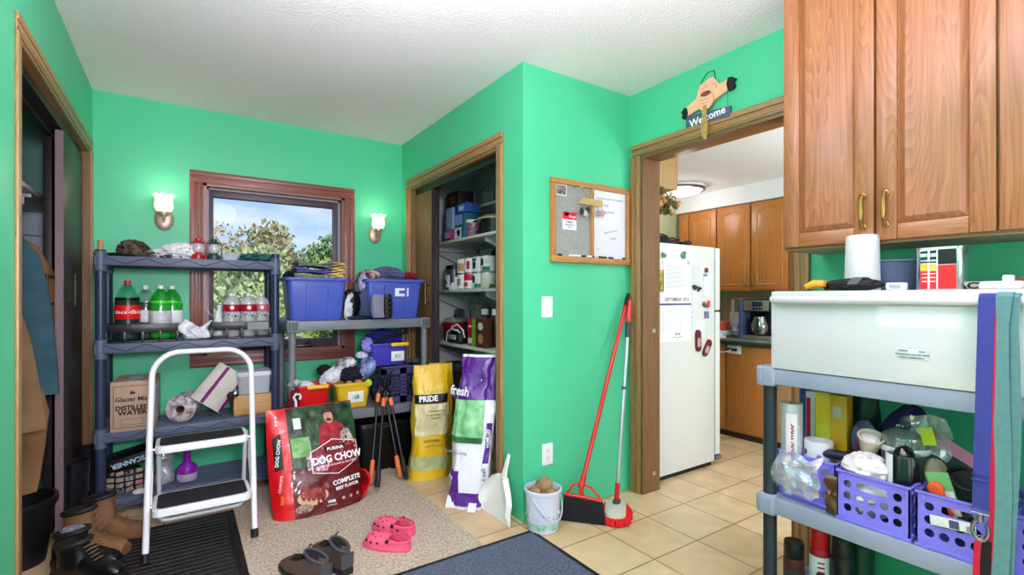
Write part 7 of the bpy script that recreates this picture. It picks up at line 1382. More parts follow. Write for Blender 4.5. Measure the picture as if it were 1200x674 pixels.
# rack, bowl, bag, clutter
kw2 = wood('rack_wood', '#c9935a', '#a87440', 'y', 0.5); t = thing('dish_rack', 'wooden rail rack against the kitchen wall behind the red bowl', 'rack', (4.36, 2.66, CT)); b = MB(); b.bx(-0.02, 0.02, -0.16, 0.14, 0.335, 0.355, kw2, 0.003); b.bx(-0.012, 0.012, -0.14, -0.12, 0, 0.34, kw2); b.bx(-0.012, 0.012, 0.10, 0.12, 0, 0.34, kw2); b.build('frame', t); b = MB(); b.bx(0.01, 0.02, -0.15, 0.13, 0.02, 0.22, whb, 0.002); b.build('back_panel', t); b = MB(); b.tube([(-0.02, 0.05, 0.34), (-0.03, 0.045, 0.26), (-0.025, 0.05, 0.20)], 0.014, mat('cream_cloth', (0.85, 0.80, 0.72), 0.8), 8); b.build('hung_cloth', t)
t = thing('mixing_bowl', 'red orange bowl on the kitchen counter next to the fridge', 'bowl', (4.10, 2.70, CT+0.02)); b = MB(); b.lathe([(0, 0), (0.06, 0), (0.085, 0.075), (0.092, 0.078), (0.086, 0.082), (0.06, 0.008), (0, 0.008)], mat('bowl_coral', (0.86, 0.34, 0.24), 0.3), 28, xf((0, -0.02, 0.04))); b.build('bowl_body', t); b = MB(); b.lathe([(0, 0), (0.09, 0), (0.10, 0.04), (0, 0.04)], whb, 28, xf((0, -0.02, 0))); b.build('base', t)
b = MB(); b.blob((0, 0, 0.06), (0.09, 0.10, 0.065), mat('blue_wrap', (0.30, 0.44, 0.66), 0.4, col2=(0.82, 0.84, 0.88), vscale=14), 0.25, 2, 5, flat=-0.06); tag(b.build('bread_bag', loc=(4.22, 2.545, CT)), 'blue and white wrapped loaf bag on the counter by the coffee maker', 'bag')
for i, (y, c, lb) in enumerate(((2.62, (0.82, 0.78, 0.70), 'cream paper stack on the counter edge under the loaf bag'), (2.74, (0.34, 0.24, 0.20), 'brown tray on the counter edge beside the fridge'))):
    b = MB(); b.box((0, 0, 0.010), (0.16, 0.11, 0.020), mat('clutter_%d' % i, c, 0.6, var=0.3, vscale=40), 0.003); b.box((0.01, 0.01, 0.026), (0.12, 0.09, 0.010), whb, 0.002, (0, 0, 0.2)); tag(b.build('paper_stack' if i == 0 else 'counter_tray', loc=(3.93, y, CT)), lb, 'papers' if i == 0 else 'tray')
# fridge
frw = mat('fridge_white', (0.86, 0.86, 0.85), 0.35, bump=0.06, bscale=400); t = thing('refrigerator', 'white refrigerator seen from its side, covered with papers', 'refrigerator', (2.86, 2.44, 0.0)); FY = -0.34
b = MB(); b.bx(-0.325, 0.285, FY, 0.36, 0.03, 1.548, frw, 0.010); b.bx(-0.31, 0.27, FY+0.02, 0.34, 0, 0.035, black); b.build('cabinet_body', t)
gask = mat('gasket', (0.35, 0.36, 0.38), 0.6); b = MB(); b.bx(0.285, 0.296, FY+0.012, 0.35, 0.05, 1.54, gask); b.build('gasket', t)
for z0, z1 in ((0.07, 1.09), (1.10, 1.545)):
    b = MB(); b.bx(0.296, 0.352, FY, 0.36, z0, z1, frw, 0.010); d = b.build('door', t); b = MB(); b.tube([(0.352, FY+0.05, z0+0.12 if z0 > 1 else z1-0.35), (0.395, FY+0.05, z0+0.14 if z0 > 1 else z1-0.33), (0.395, FY+0.05, z1-0.14 if z0 > 1 else z1-0.10), (0.352, FY+0.05, z1-0.12 if z0 > 1 else z1-0.08)], 0.011, frw, 10); b.build('door_handle', d)
b = MB(); b.bx(0.29, 0.36, FY-0.004, FY+0.03, 0.035, 0.062, gask, 0.003); b.build('hinge', t)
FYW = 2.10-0.0012
def sheet(name, label, x0, x1, z0, z1, m, marks=(), txt=(), cat='paper', tilt=0.0):
    t = thing(name, label, cat, ((x0+x1)/2, FYW, (z0+z1)/2), 0, 'papers on the fridge side', rot=(0, tilt, 0)); w, h = (x1-x0)/2, (z1-z0)/2; b = MB(); b.bx(-w, w, -0.001, 0.0008, -h, h, m); b.build('paper', t); b = MB()
    for a, c, p, q, mm in marks: b.bx(a, c, -0.0016, -0.0009, p, q, mm)
    for s, x, z, sz, mm in txt: b.text(s, sz, mm, face((x, -0.0018, z), (1, 0, 0), (0, 0, 1)), 0.0002, bold=0.0003)
    if marks or txt: b.build('print', t)
    return t
pap = mat('paper', (0.93, 0.93, 0.92), 0.6); pap2 = mat('paper_grey', (0.86, 0.87, 0.88), 0.6); gline = mat('grey_line', (0.66, 0.67, 0.70), 0.6)
sheet('letter', 'long printed letter hanging at the upper left of the fridge side', 2.585, 2.845, 1.215, 1.43, pap, [(-0.10, 0.10-0.02*(k % 3), 0.075-0.014*k, 0.078-0.014*k, gline) for k in range(11)])
t = sheet('wall_calendar', 'calendar page for September 2025 on the fridge side', 2.545, 2.875, 0.90, 1.212, pap, [(-0.165, 0.165, 0.085, 0.097, mat('cal_violet', (0.30, 0.28, 0.48), 0.6))]+[(-0.15, 0.15, 0.045-0.034*k, 0.0458-0.034*k, gline) for k in range(5)]+[(-0.15+0.05*k, -0.1492+0.05*k, -0.09, 0.08, gline) for k in range(7)], [('SEPTEMBER 2025', 0.015, 0.122, 0.034, mat('grey_ink', (0.36, 0.36, 0.40), 0.6)), ('OFFICE', 0.02, -0.108, 0.018, blackt), ('call for an appointment', 0.02, -0.126, 0.012, gline), ('555', 0.02, -0.142, 0.012, gline)]+[(str(d), -0.125+0.05*((d) % 7), 0.066-0.034*((d) // 7), 0.011, gline) for d in range(1, 31)], 'calendar')
sheet('list_slip', 'narrow lined list with a magnet right of the letter', 2.885, 2.99, 1.245, 1.415, pap2, [(-0.04+0.022*k, -0.038+0.022*k, -0.08, 0.08, mat('list_ink', (0.40, 0.48, 0.58), 0.6)) for k in range(4)])
sheet('note_paper', 'blank small note below the list on the fridge side', 2.885, 2.965, 1.09, 1.225, pap2); sheet('note_paper', 'blank paper low on the fridge right of the calendar', 2.89, 3.03, 0.93, 1.04, pap2, tilt=0.02)
sheet('note_paper', 'pale slip at the upper right of the fridge side', 3.01, 3.10, 1.20, 1.36, pap2, [(-0.045, 0.0, 0.06, 0.075, mat('slip_blue', (0.35, 0.46, 0.72), 0.6))]); sheet('greeting_card', 'green and yellow card at the jamb edge of the fridge side', 2.545, 2.592, 1.23, 1.37, mat('card_green', (0.24, 0.42, 0.26), 0.5, col2=(0.86, 0.72, 0.24), vscale=25), cat='card')
sheet('snapshot', 'tiny violet photo below the rose magnet', 3.02, 3.075, 1.045, 1.095, mat('snap_violet', (0.58, 0.54, 0.74), 0.5, col2=(0.24, 0.22, 0.40), vscale=50), cat='photo')
def magnet(name, label, x, z, col, r, cat='magnet', n=3):
    rnd = random.Random(label); b = MB()
    for k in range(n): b.sph((x+rnd.uniform(-r, r), FYW-0.007, z+rnd.uniform(-r, r)), (r*0.9, 0.006, r*0.7), mat('magnet_%s_%d' % (name, k), tuple(min(1, max(0, c*rnd.uniform(0.6, 1.4))) for c in col), 0.5), 12, 8)
    return tag(b.build(name), label, cat, 'fridge magnets')
magnet('leaf_magnet', 'grey green magnet near the fridge top corner, left', 2.585, 1.47, (0.35, 0.40, 0.36), 0.018); magnet('leaf_magnet', 'dark leafy magnet near the fridge top, centre', 2.79, 1.475, (0.28, 0.32, 0.30), 0.020); magnet('clip_magnet', 'dark clip magnet holding the list', 2.90, 1.262, (0.14, 0.17, 0.17), 0.020); magnet('clip_magnet', 'small dark clip magnet right of the list magnet', 2.955, 1.245, (0.12, 0.13, 0.15), 0.014)
magnet('berry_magnet', 'red and dark magnet at the upper right of the fridge side', 3.045, 1.38, (0.42, 0.14, 0.16), 0.017); magnet('rose_magnet', 'pink rose magnet on the right of the fridge side', 3.055, 1.145, (0.80, 0.20, 0.36), 0.018); magnet('sprig_magnet', 'green sprig magnet left of the rose', 3.02, 1.15, (0.26, 0.38, 0.28), 0.018, n=4); magnet('dot_magnet', 'small green magnet at the top of the letter', 2.84, 1.43, (0.60, 0.68, 0.50), 0.010, n=2)
t = thing('oven_mitt_magnet', 'pair of small dark red mitt shaped magnets low on the fridge side', 'magnet', (3.0, FYW, 0.885), 0, 'fridge magnets'); mm = mat('mitt_red', (0.42, 0.07, 0.13), 0.6); grey_p = mat('mitt_pad', (0.70, 0.64, 0.66), 0.6)
for dx, dz, rz, hh in ((-0.055, 0.01, 0.05, 0.15), (0.045, -0.045, 0.6, 0.13)):
    b = MB(); M = face((dx, -0.0005, dz), (math.cos(rz), 0, -math.sin(rz)), (math.sin(rz)*-0+math.sin(rz)*-1, 0, math.cos(rz))) if False else Matrix.Translation((dx, -0.001, dz)) @ Matrix.Rotation(-rz if dx < 0 else rz, 4, 'Y') @ face((0, 0, 0), (1, 0, 0), (0, 0, 1)); b.M = M
    b.prism([(x*0.9, y) for x, y in rrect(0.062, hh, 0.030, 6)], 0.010, mm); b.prism(rrect(0.030, hh*0.42, 0.014, 5, 0.0, -0.012), 0.003, grey_p, None, 0.0095); b.prism(rrect(0.05, 0.012, 0.004, 3, 0, hh*0.36), 0.003, mm, None, 0.0095); b.M = Matrix.Identity(4); b.build('mitt', t)
# trays on the fridge, cabinet above it, dried flowers
for i, (x, y, w, d, h, rz, lb) in enumerate(((2.63, 2.24, 0.20, 0.16, 0.055, 0.1, 'black tray lying on the fridge top by the jamb'), (2.78, 2.26, 0.16, 0.18, 0.040, -0.12, 'black tray in the middle of the fridge top'), (2.93, 2.24, 0.12, 0.14, 0.030, 0.15, 'thin black tray at the right of the fridge top'), (2.73, 2.50, 0.22, 0.2, 0.09, 0.0, 'dark box at the back of the fridge top'))):
    t = thing('black_tray', lb, 'tray', (x, y, 1.548), rz, 'black trays on the fridge'); b = MB(); b.loft([[(px*s, py*s, z) for px, py in rrect(w, d, 0.02)] for s, z in ((0.9, 0), (1, h), (0.95, h), (0.86, 0.006))], black); b.build('tray_body', t); b = MB(); b.tube([(-w*0.4, -d*0.5, h), (0, -d*0.52, h+0.010), (w*0.4, -d*0.5, h)], 0.006, black, 8); b.build('rim', t)
t = thing('kitchen_wall_cabinet', 'beige sided cabinet hung above the refrigerator', 'cabinet', (2.56, 2.20, 1.935), 0, 'kitchen wall cabinets'); kb = wood('beige_side', '#b99a68', '#a5854f', 'z', 0.45); b = MB(); b.bx(0, 0.29, 0, 0.70, 0, 0.263, kb, 0.002); b.build('carcass', t); b = MB(); b.bx(0.291, 0.31, 0.004, 0.696, 0.006, 0.26, korange, 0.004); b.build('door', t)
t = thing('dried_flowers', 'bunch of dried orange brown flowers hanging under the beige cabinet', 'dried flowers', (2.68, 2.185, 1.93)); st = mat('dry_stem', (0.42, 0.36, 0.20), 0.9); b = MB(); rnd = random.Random(12); fl = []
for k in range(34):
    a = rnd.uniform(-1.35, 1.35); el = rnd.uniform(-0.4, 0.25); L_ = rnd.uniform(0.06, 0.16); p = Vector((L_*math.sin(a)*0.9, -0.02+el*L_*0.4, -0.05-L_*math.cos(a)*0.9)); fl.append(p); b.tube([(0, 0, 0), p*0.5+Vector((0, 0, -0.01)), p], 0.002, st, 5)
b.build('stems', t)
for mname, col, sl_ in (('dry_orange', (0.74, 0.46, 0.24), slice(0, 12)), ('dry_green', (0.34, 0.34, 0.20), slice(12, 24)), ('dry_pale', (0.78, 0.70, 0.50), slice(24, 34))):
    b = MB()
    for p in fl[sl_]:
        for q in range(5): e = Vector((rnd.gauss(0, 1), rnd.gauss(0, 1), rnd.gauss(0, 1)))*0.012; b.blob(p+e, (0.013, 0.011, 0.013), mat(mname, col, 0.9), 0.3, 2, q, 10, 6)
    b.build('blossoms', t)
b = MB(); b.tube([(0, 0, 0.005), (0, 0, -0.04)], 0.012, st, 8); b.build('tie', t)
for p, k in (((2.60, 2.165, 1.66), 0), ((2.585, 2.16, 1.60), 1)):
    b = MB(); rnd = random.Random(k)
    for q in range(5): b.blob((rnd.uniform(-0.015, 0.015), 0, rnd.uniform(-0.03, 0.03)), (0.014, 0.012, 0.014), mat('dry_pale', (0.78, 0.70, 0.50), 0.9), 0.3, 2, q, 10, 6)
    b.tube([(0, 0, -0.05), (0, 0, 0.3)], 0.002, st, 5); tag(b.build('dried_sprig', loc=p), ('pale dried sprig dangling by the door jamb above the fridge', 'lower pale dried sprig dangling by the door jamb')[k], 'dried flowers')
# ceiling light
t = thing('ceiling_light', 'round flush ceiling light with bronze ring in the kitchen', 'ceiling light', (3.78, 2.88, 2.2)); b = MB(); b.lathe([(0, -0.001), (0.215, -0.001), (0.218, -0.02), (0.205, -0.03), (0.20, -0.02), (0.0, -0.02)], white_pl, 44); b.build('pan', t); b = MB(); b.lathe([(0.205, -0.020), (0.222, -0.022), (0.222, -0.036), (0.200, -0.040), (0.198, -0.030)], mat('bronze_ring', (0.40, 0.34, 0.30), 0.35, 0.8), 44, cap=False); b.build('ring', t); b = MB(); b.lathe([(0.200, -0.030), (0.17, -0.055), (0.10, -0.072), (0, -0.078)], mat('light_dome', (0.98, 0.97, 0.94), 0.3, emit=(1, 0.97, 0.92), estr=2.2), 44); b.build('shade', t); l = light('kitchen_bulb', 'POINT', (0, 0, -0.16), 5, (1, 0.95, 0.95), 0.12); l.parent = t
# ================================================================== BIG WALL CABINETS ON THE RIGHT
rosk = wood('rosy_oak', '#b0764a', '#85502b', 'z', 0.36, 0.8, 0.25); rosk_h = wood('rosy_oak_level', '#b0764a', '#85502b', 'y', 0.36, 0.8, 0.25); goldk = wood('golden_oak_edge', '#c08a52', '#a06f3c', 'z', 0.4)
t = thing('wall_cabinet', 'large oak wall cabinet with brass pulls filling the top right', 'cabinet', (2.0, 0.5, 1.380)); CH = 1.058
b = MB(); b.bx(0.0, 0.308, -0.42, 0.528, 0, CH, rosk, 0.002); b.build('carcass', t)
b = MB(); b.bx(-0.001, 0.31, -0.42, 0.53, -0.0015, 0.001, mat('cabinet_underside', (0.62, 0.54, 0.44), 0.5)); b.build('underside', t)
for i, (y0, y1, hs) in enumerate(((0.213, 0.520, -1), (-0.094, 0.207, 1), (-0.41, -0.100, -1))):
    b = MB(); x = -0.021; st = 0.060; za, zb = 0.008, CH-0.01
    b.bx(x, x+0.020, y0, y0+st, za, zb, rosk, 0.004); b.bx(x, x+0.020, y1-st, y1, za, zb, rosk, 0.004); b.bx(x, x+0.020, y0+st, y1-st, za, za+st*0.85, rosk_h, 0.004); b.bx(x, x+0.020, y0+st, y1-st, zb-st, zb, rosk_h, 0.004)
    d = b.build('door', t); b = MB(); pa, pb, pz, pt = y0+st-0.004, y1-st+0.004, za+st*0.85-0.004, zb-st+0.004
    ring = lambda i_, dx: [(x+dx, pa+i_, pz+i_), (x+dx, pb-i_, pz+i_), (x+dx, pb-i_, pt-i_), (x+dx, pa+i_, pt-i_)]
    b.loft([ring(0.0, 0.014), ring(0.0, 0.012), ring(0.006, 0.0135), ring(0.026, 0.001), ring(0.030, 0.0005)], rosk); b.build('raised_panel', d, ang=10)
    b = MB(); hy = (y0+0.030) if hs < 0 else (y1-0.030); z0, z1 = 0.060, 0.168
    b.tube([(x, hy, z0), (x-0.012, hy, z0), (x-0.026, hy, z0+0.022), (x-0.024, hy, (z0+z1)/2), (x-0.026, hy, z1-0.022), (x-0.012, hy, z1), (x, hy, z1)], 0.006, brass, 10, radii=[0.008, 0.006, 0.0065, 0.0085, 0.0065, 0.006, 0.008])
    for zz in (z0, z1): b.sph((x-0.004, hy, zz), (0.006, 0.011, 0.013), brass, 14, 8)
    b.build('door_handle', d)
b = MB(); b.bx(-0.03, 0.31, -0.42, 0.535, CH-0.018, CH+0.001, rosk_h, 0.003); b.build('crown', t)

# ================================================================== RESIN SHELF WITH THE WHITE APPLIANCE
resl = mat('pale_grey_resin', (0.55, 0.59, 0.66), 0.42, var=0.05, vscale=6); respost = mat('dark_post', (0.13, 0.16, 0.18), 0.4, var=0.15, vscale=10)
RX0, RX1, RY0, RY1 = 1.80, 2.275, 0.085, 1.025
t = thing('resin_shelf', 'pale grey resin shelf with dark posts under the oak cabinets', 'shelf', (0, 0, 0)); RT = (0.932, 0.456, 0.065)
for zt in RT: flat_tier(t, RX0, RX1, RY0, RY1, zt, 0.058, resl, 'y')
posts(t, RX0, RX1, RY0, RY1, 0.92, respost, 0.0235)
for zt in RT:
    b = MB()
    for k in range(3): b.bx(RX0+0.008+0.018*k, RX0+0.022+0.018*k, RY1-0.0005, RY1+0.0065, zt-0.052, zt-0.006, mat('socket_rib', (0.44, 0.49, 0.56), 0.5))
    for k in range(3): b.bx(RX0-0.006, RX0+0.002, RY1-0.020-0.018*k, RY1-0.008-0.018*k, zt-0.05, zt-0.006, resl, 0.001)
    b.build('corner_rib', t)
appw = mat('appliance_white', (0.82, 0.82, 0.83), 0.10, coat=1.0); t = thing('warming_drawer', 'long glossy white appliance drawer standing on the shelf, rounded bar along its top', 'appliance', (1.80, 0.575, 0.933)); AW = 0.395; AH = 0.282
b = MB(); b.bx(0.016, 0.44, -AW+0.004, AW-0.004, 0.0, AH-0.004, appw, 0.004); b.build('cabinet_body', t)
b = MB(); b.bx(-0.006, 0.016, -AW, AW, 0.0, AH, appw, 0.006); d = b.build('drawer_front', t)
b = MB(); b.tube([(-0.010, AW-0.012, AH-0.030), (-0.022, AW-0.03, AH-0.030), (-0.026, AW-0.06, AH-0.030), (-0.026, -AW+0.06, AH-0.030), (-0.022, -AW+0.03, AH-0.030), (-0.010, -AW+0.012, AH-0.030)], 0.0145, appw, 14); b.build('handle_bar', d)
b = MB(); stk = mat('silver_sticker', (0.80, 0.81, 0.82), 0.35); b.bx(-0.0075, -0.0055, -0.065, 0.012, 0.075, 0.106, stk, 0.0005); F2 = lambda y, z: face((-0.0082, y, z), (0, -1, 0), (0, 0, 1)); gk = mat('sticker_ink', (0.40, 0.42, 0.46), 0.6)
for s, y, z, sz in (('OWNER', -0.005, 0.1005, 0.006), ('Model', -0.05, 0.1005, 0.006), ('FOR SERVICE CALL OR WRITE', -0.027, 0.090, 0.0062), ('SERIAL NUMBER 00412', -0.025, 0.081, 0.006)): b.text(s, sz, gk, F2(y, z), 0.0002, bold=0.0002)
b.build('sticker', d)
TZ = 0.933+AH+0.0005
# ---- things on the appliance
t = thing('white_canister', 'tall white cylinder with a grey mark on the appliance', 'canister', (1.965, 0.742, TZ)); b = MB(); b.lathe([(0, 0), (0.050, 0), (0.052, 0.006), (0.0485, 0.185), (0.046, 0.192), (0, 0.193)], mat('matte_white', (0.84, 0.84, 0.85), 0.5), 40); b.build('canister_body', t); b = MB(); b.grid(lambda u, v: ((0.0498-0.003*0.6)*-math.cos(R(38-10+20*u)), (0.0498-0.003*0.6)*math.sin(R(38-10+20*u)), 0.115+0.030*v), 8, 6, mat('mark_grey', (0.66, 0.68, 0.72), 0.5), -0.0016); b.build('mark', t)
t = thing('work_glove', 'black work glove with yellow orange fingertips lying on the appliance edge', 'glove', (1.862, 0.75, TZ), R(-87)); gb = mat('glove_black', (0.10, 0.11, 0.12), 0.7, var=0.4, vscale=40); b = MB(); b.blob((0.015, 0.005, 0.020), (0.085, 0.040, 0.020), gb, 0.18, 2, 4, flat=-0.02); b.build('glove_body', t)
b = MB()
for k in range(4): b.tube([(-0.055, -0.032+0.02*k, 0.024), (-0.085, -0.036+0.022*k, 0.026), (-0.112, -0.038+0.023*k, 0.014)], 0.0115, mat('glove_yellow', (0.90, 0.62, 0.16), 0.6), 10, radii=[0.011, 0.0125, 0.009])
plabel(b.build('finger', t), 'yellow orange fingertips'); b = MB(); b.tube([(-0.05, 0.035, 0.02), (-0.07, 0.052, 0.014), (-0.085, 0.055, 0.012)], 0.011, mat('glove_rust', (0.62, 0.30, 0.14), 0.6), 10); b.build('thumb', t); b = MB(); b.strap([(0.03, -0.042, 0.02), (0.04, -0.02, 0.042), (0.045, 0.02, 0.042), (0.05, 0.044, 0.02)], 0.03, 0.003, mat('strap_grey', (0.30, 0.32, 0.34), 0.6), (1, 0, 0)); b.build('cuff_strap', t)
t = thing('mixing_bowl', 'blue grey plastic bowl behind the white cylinder and the tin', 'bowl', (2.08, 0.70, TZ)); b = MB(); b.lathe([(0, 0), (0.07, 0), (0.105, 0.098), (0.110, 0.10), (0.104, 0.103), (0.066, 0.006), (0, 0.006)], mat('bowl_slate', (0.32, 0.36, 0.48), 0.4), 36, xf((0, 0, 0), (0, 0, 0), (0.95, 1.1, 1))); b.build('bowl_body', t); b = MB(); b.tube([(0.099*math.cos(a), 0.119*math.sin(a), 0.101) for a in [2*PI*k/36 for k in range(36)]], 0.004, mat('bowl_slate', (0.32, 0.36, 0.48), 0.4), 8, True); b.build('rim', t)
b = MB(); b.box((0, 0, 0.012), (0.03, 0.05, 0.024), white_pl, 0.004); b.box((-0.016, 0, 0.012), (0.002, 0.03, 0.012), gline, 0.0005); tag(b.build('adapter', loc=(1.88, 0.615, TZ)), 'small white block between the glove and the solvent tin', 'adapter')
t = thing('solvent_tin', 'rectangular solvent tin with red, black and white label', 'tin', (1.985, 0.532, TZ), R(0)); sv = mat('tin_silver', (0.72, 0.74, 0.76), 0.22, 0.9); b = MB(); P = rrect(0.066, 0.118, 0.016, 6); b.loft([[(x*s, y*s, z) for x, y in P] for s, z in ((0.97, 0), (1, 0.003), (1, 0.130), (0.97, 0.133), (0.93, 0.131))], sv); b.build('tin_body', t); b = MB(); b.loft([[(x*1.015, y*1.015, z) for x, y in P] for z in (0.128, 0.134)], sv); b.build('rim', t)
b = MB(); lx = -0.0342; tr_ = mat('label_red', (0.86, 0.10, 0.12), 0.35); ty = mat('label_yellow', (0.92, 0.72, 0.16), 0.4)
for y0, y1, z0, z1, mm in ((-0.044, 0.000, 0.004, 0.078, tr_), (-0.044, 0.000, 0.080, 0.126, blackt), (0.004, 0.020, 0.004, 0.060, tr_), (0.026, 0.044, 0.004, 0.060, tr_), (0.004, 0.020, 0.062, 0.082, ty), (0.026, 0.044, 0.062, 0.082, ty), (0.004, 0.044, 0.086, 0.090, blackt), (0.004, 0.020, 0.096, 0.104, blackt), (0.026, 0.044, 0.096, 0.104, blackt), (0.004, 0.020, 0.116, 0.124, blackt), (0.026, 0.044, 0.116, 0.124, blackt), (0.0205, 0.0255, 0.004, 0.126, whitelab), (0.0003, 0.0037, 0.004, 0.126, whitelab)): b.bx(lx, lx+0.0015, y0, y1, z0, z1, mm)
for k in range(3): b.bx(lx-0.0004, lx, 0.006, 0.040, 0.050-0.012*k, 0.053-0.012*k, whitelab)
b.build('tin_label', t)
t = thing('newspaper', 'folded newsprint with big black letters behind the straps', 'newspaper', (2.02, 0.43, TZ), R(4)); b = MB(); b.grid(lambda u, v: (-0.05+0.10*u, -0.065+0.13*v, 0.022+0.004*math.sin(u*4)), 6, 6, mat('newsprint', (0.80, 0.78, 0.73), 0.8), 0.020); b.build('paper', t); b = MB(); b.text('ACTO', 0.026, blackt, face((-0.0522, 0.015, 0.012), (0, -1, 0), (0, 0, 1)), 0.0004, bold=0.0012, sx=1.4); b.build('print', t)
b = MB(); b.blob((0, 0, 0.018), (0.035, 0.055, 0.020), mat('brown_paper', (0.52, 0.34, 0.22), 0.7), 0.25, 2, 6, flat=-0.018); tag(b.build('paper_wad', loc=(2.12, 0.36, TZ)), 'crumpled brown paper beside the newsprint', 'paper')
t = thing('plug_timer', 'white plastic plug-in piece lying by the straps', 'device', (1.875, 0.372, TZ)); b = MB(); b.box((0, 0, 0.011), (0.06, 0.085, 0.022), white_pl, 0.006); b.build('device_body', t); b = MB(); b.box((0.01, -0.01, 0.030), (0.025, 0.022, 0.018), white_pl, 0.004); b.build('button', t)
b = MB(); b.blob((0, 0, 0.016), (0.03, 0.045, 0.018), mat('violet_toy', (0.30, 0.26, 0.72), 0.45), 0.15, 2, 3, flat=-0.016); tag(b.build('violet_pouch', loc=(1.905, 0.292, TZ)), 'violet pouch at the right edge of the appliance top', 'pouch')

# ---- leashes over the bar
hx, hz, hr = 1.774, 0.933+AH-0.030, 0.0145
def drape(y, drop, off, back=0.05, wob=0.0, seed=0, dy=0.0):
    p = [(hx+hr+0.006+off, y+dy*0.0, hz-back*0.2), (hx+hr+0.004+off, y, hz+0.004)]
    for k in range(5): a = R(30+k*30); p.append((hx+(hr+0.002+off)*math.cos(a), y, hz+(hr+0.002+off)*math.sin(a)))
    n = 14
    for k in range(1, n+1):
        f = k/n; p.append((hx-hr-0.003-off+wob*math.sin(f*5+seed)*0.5, y+dy*f+wob*math.sin(f*6+seed), hz-drop*f))
    return p
lb_ = mat('webbing_blue', (0.20, 0.23, 0.54), 0.75, var=0.06, vscale=80, bump=0.2, bscale=400); lr_ = mat('webbing_red', (0.75, 0.08, 0.22), 0.75, bump=0.2, bscale=400); lt_ = mat('webbing_teal', (0.36, 0.54, 0.54), 0.8, var=0.08, vscale=60, bump=0.2, bscale=400)
t = thing('pet_leash', 'flat blue leash with a steel snap hook hanging over the appliance bar', 'leash', (0, 0, 0), 0, 'leashes over the appliance bar'); b = MB(); b.strap(drape(0.3785, 0.552, 0.001, dy=0.012), 0.033, 0.003, lb_, (0, 1, 0)); b.build('webbing', t)
hk = Vector((hx-hr-0.006, 0.3905, hz-0.552)); b = MB(); b.box(hk+Vector((0, 0, 0.075)), (0.008, 0.0345, 0.004), lb_, 0.001); b.box(hk+Vector((0, 0, 0.09)), (0.008, 0.0345, 0.004), lb_, 0.001); b.build('stitching', t)
st_ = mat('snap_steel', (0.62, 0.62, 0.64), 0.25, 1.0); b = MB(); b.tube([hk+Vector((0, 0.018, 0.0)), hk+Vector((0, 0.018, -0.012)), hk+Vector((0, -0.018, -0.012)), hk+Vector((0, -0.018, 0.0))], 0.003, st_, 8); b.tube([hk+Vector((0, 0.0, -0.012)), hk+Vector((0, 0.0, -0.032))], 0.008, st_, 12)
b.tube([hk+Vector((0, 0, -0.03))+Vector((0, 0.016*math.sin(a), -0.026+0.026*math.cos(a))) for a in [2*PI*k/16 for k in range(15)]], 0.0048, st_, 10); b.build('snap_hook', t)
t = thing('pet_leash', 'narrow red leash hanging between the blue and the teal one', 'leash', (0, 0, 0), 0, 'leashes over the appliance bar'); b = MB(); b.strap(drape(0.3645, 0.78, -0.001, dy=0.003), 0.016, 0.003, lr_, (0, 1, 0)); b.build('webbing', t); b = MB(); b.box((hx-hr-0.006, 0.361, hz-0.775), (0.008, 0.024, 0.004), lr_, 0.001); b.build('stitching', t)
t = thing('pet_leash', 'wide teal leash hanging in a long loop, rightmost', 'leash', (0, 0, 0), 0, 'leashes over the appliance bar'); b = MB(); b.strap(drape(0.345, 0.86, 0.004, wob=0.006, seed=1, dy=0.010), 0.034, 0.003, lt_, (0.25, 1, 0)); b.build('webbing', t); b = MB(); b.strap(drape(0.331, 0.86, 0.001, wob=0.006, seed=2.4, dy=0.008), 0.034, 0.003, lt_, (0.5, 1, 0)); plabel(b.build('loop_webbing', t), 'rear run of the teal loop')
t = thing('pet_collar', 'red and black strap hanging below the blue leash hook', 'collar', (0, 0, 0)); b = MB(); b.strap([hk+Vector((0.001, 0.004+0.004*math.sin(k*0.6), -0.085-0.03*k)) for k in range(9)], 0.014, 0.003, lr_, (0, 1, 0)); b.build('red_strap', t); b = MB(); b.strap([hk+Vector((0.004, -0.010+0.002*math.sin(k*0.5), -0.080-0.03*k)) for k in range(9)], 0.024, 0.003, blackc, (0, 1, 0)); b.build('black_strap', t); b = MB(); b.tube([hk+Vector((0, 0, -0.070))+Vector((0, 0.012*math.cos(a), 0.008*math.sin(a)-0.008)) for a in [2*PI*k/12 for k in range(12)]], 0.002, st_, 6, True); b.build('ring', t)

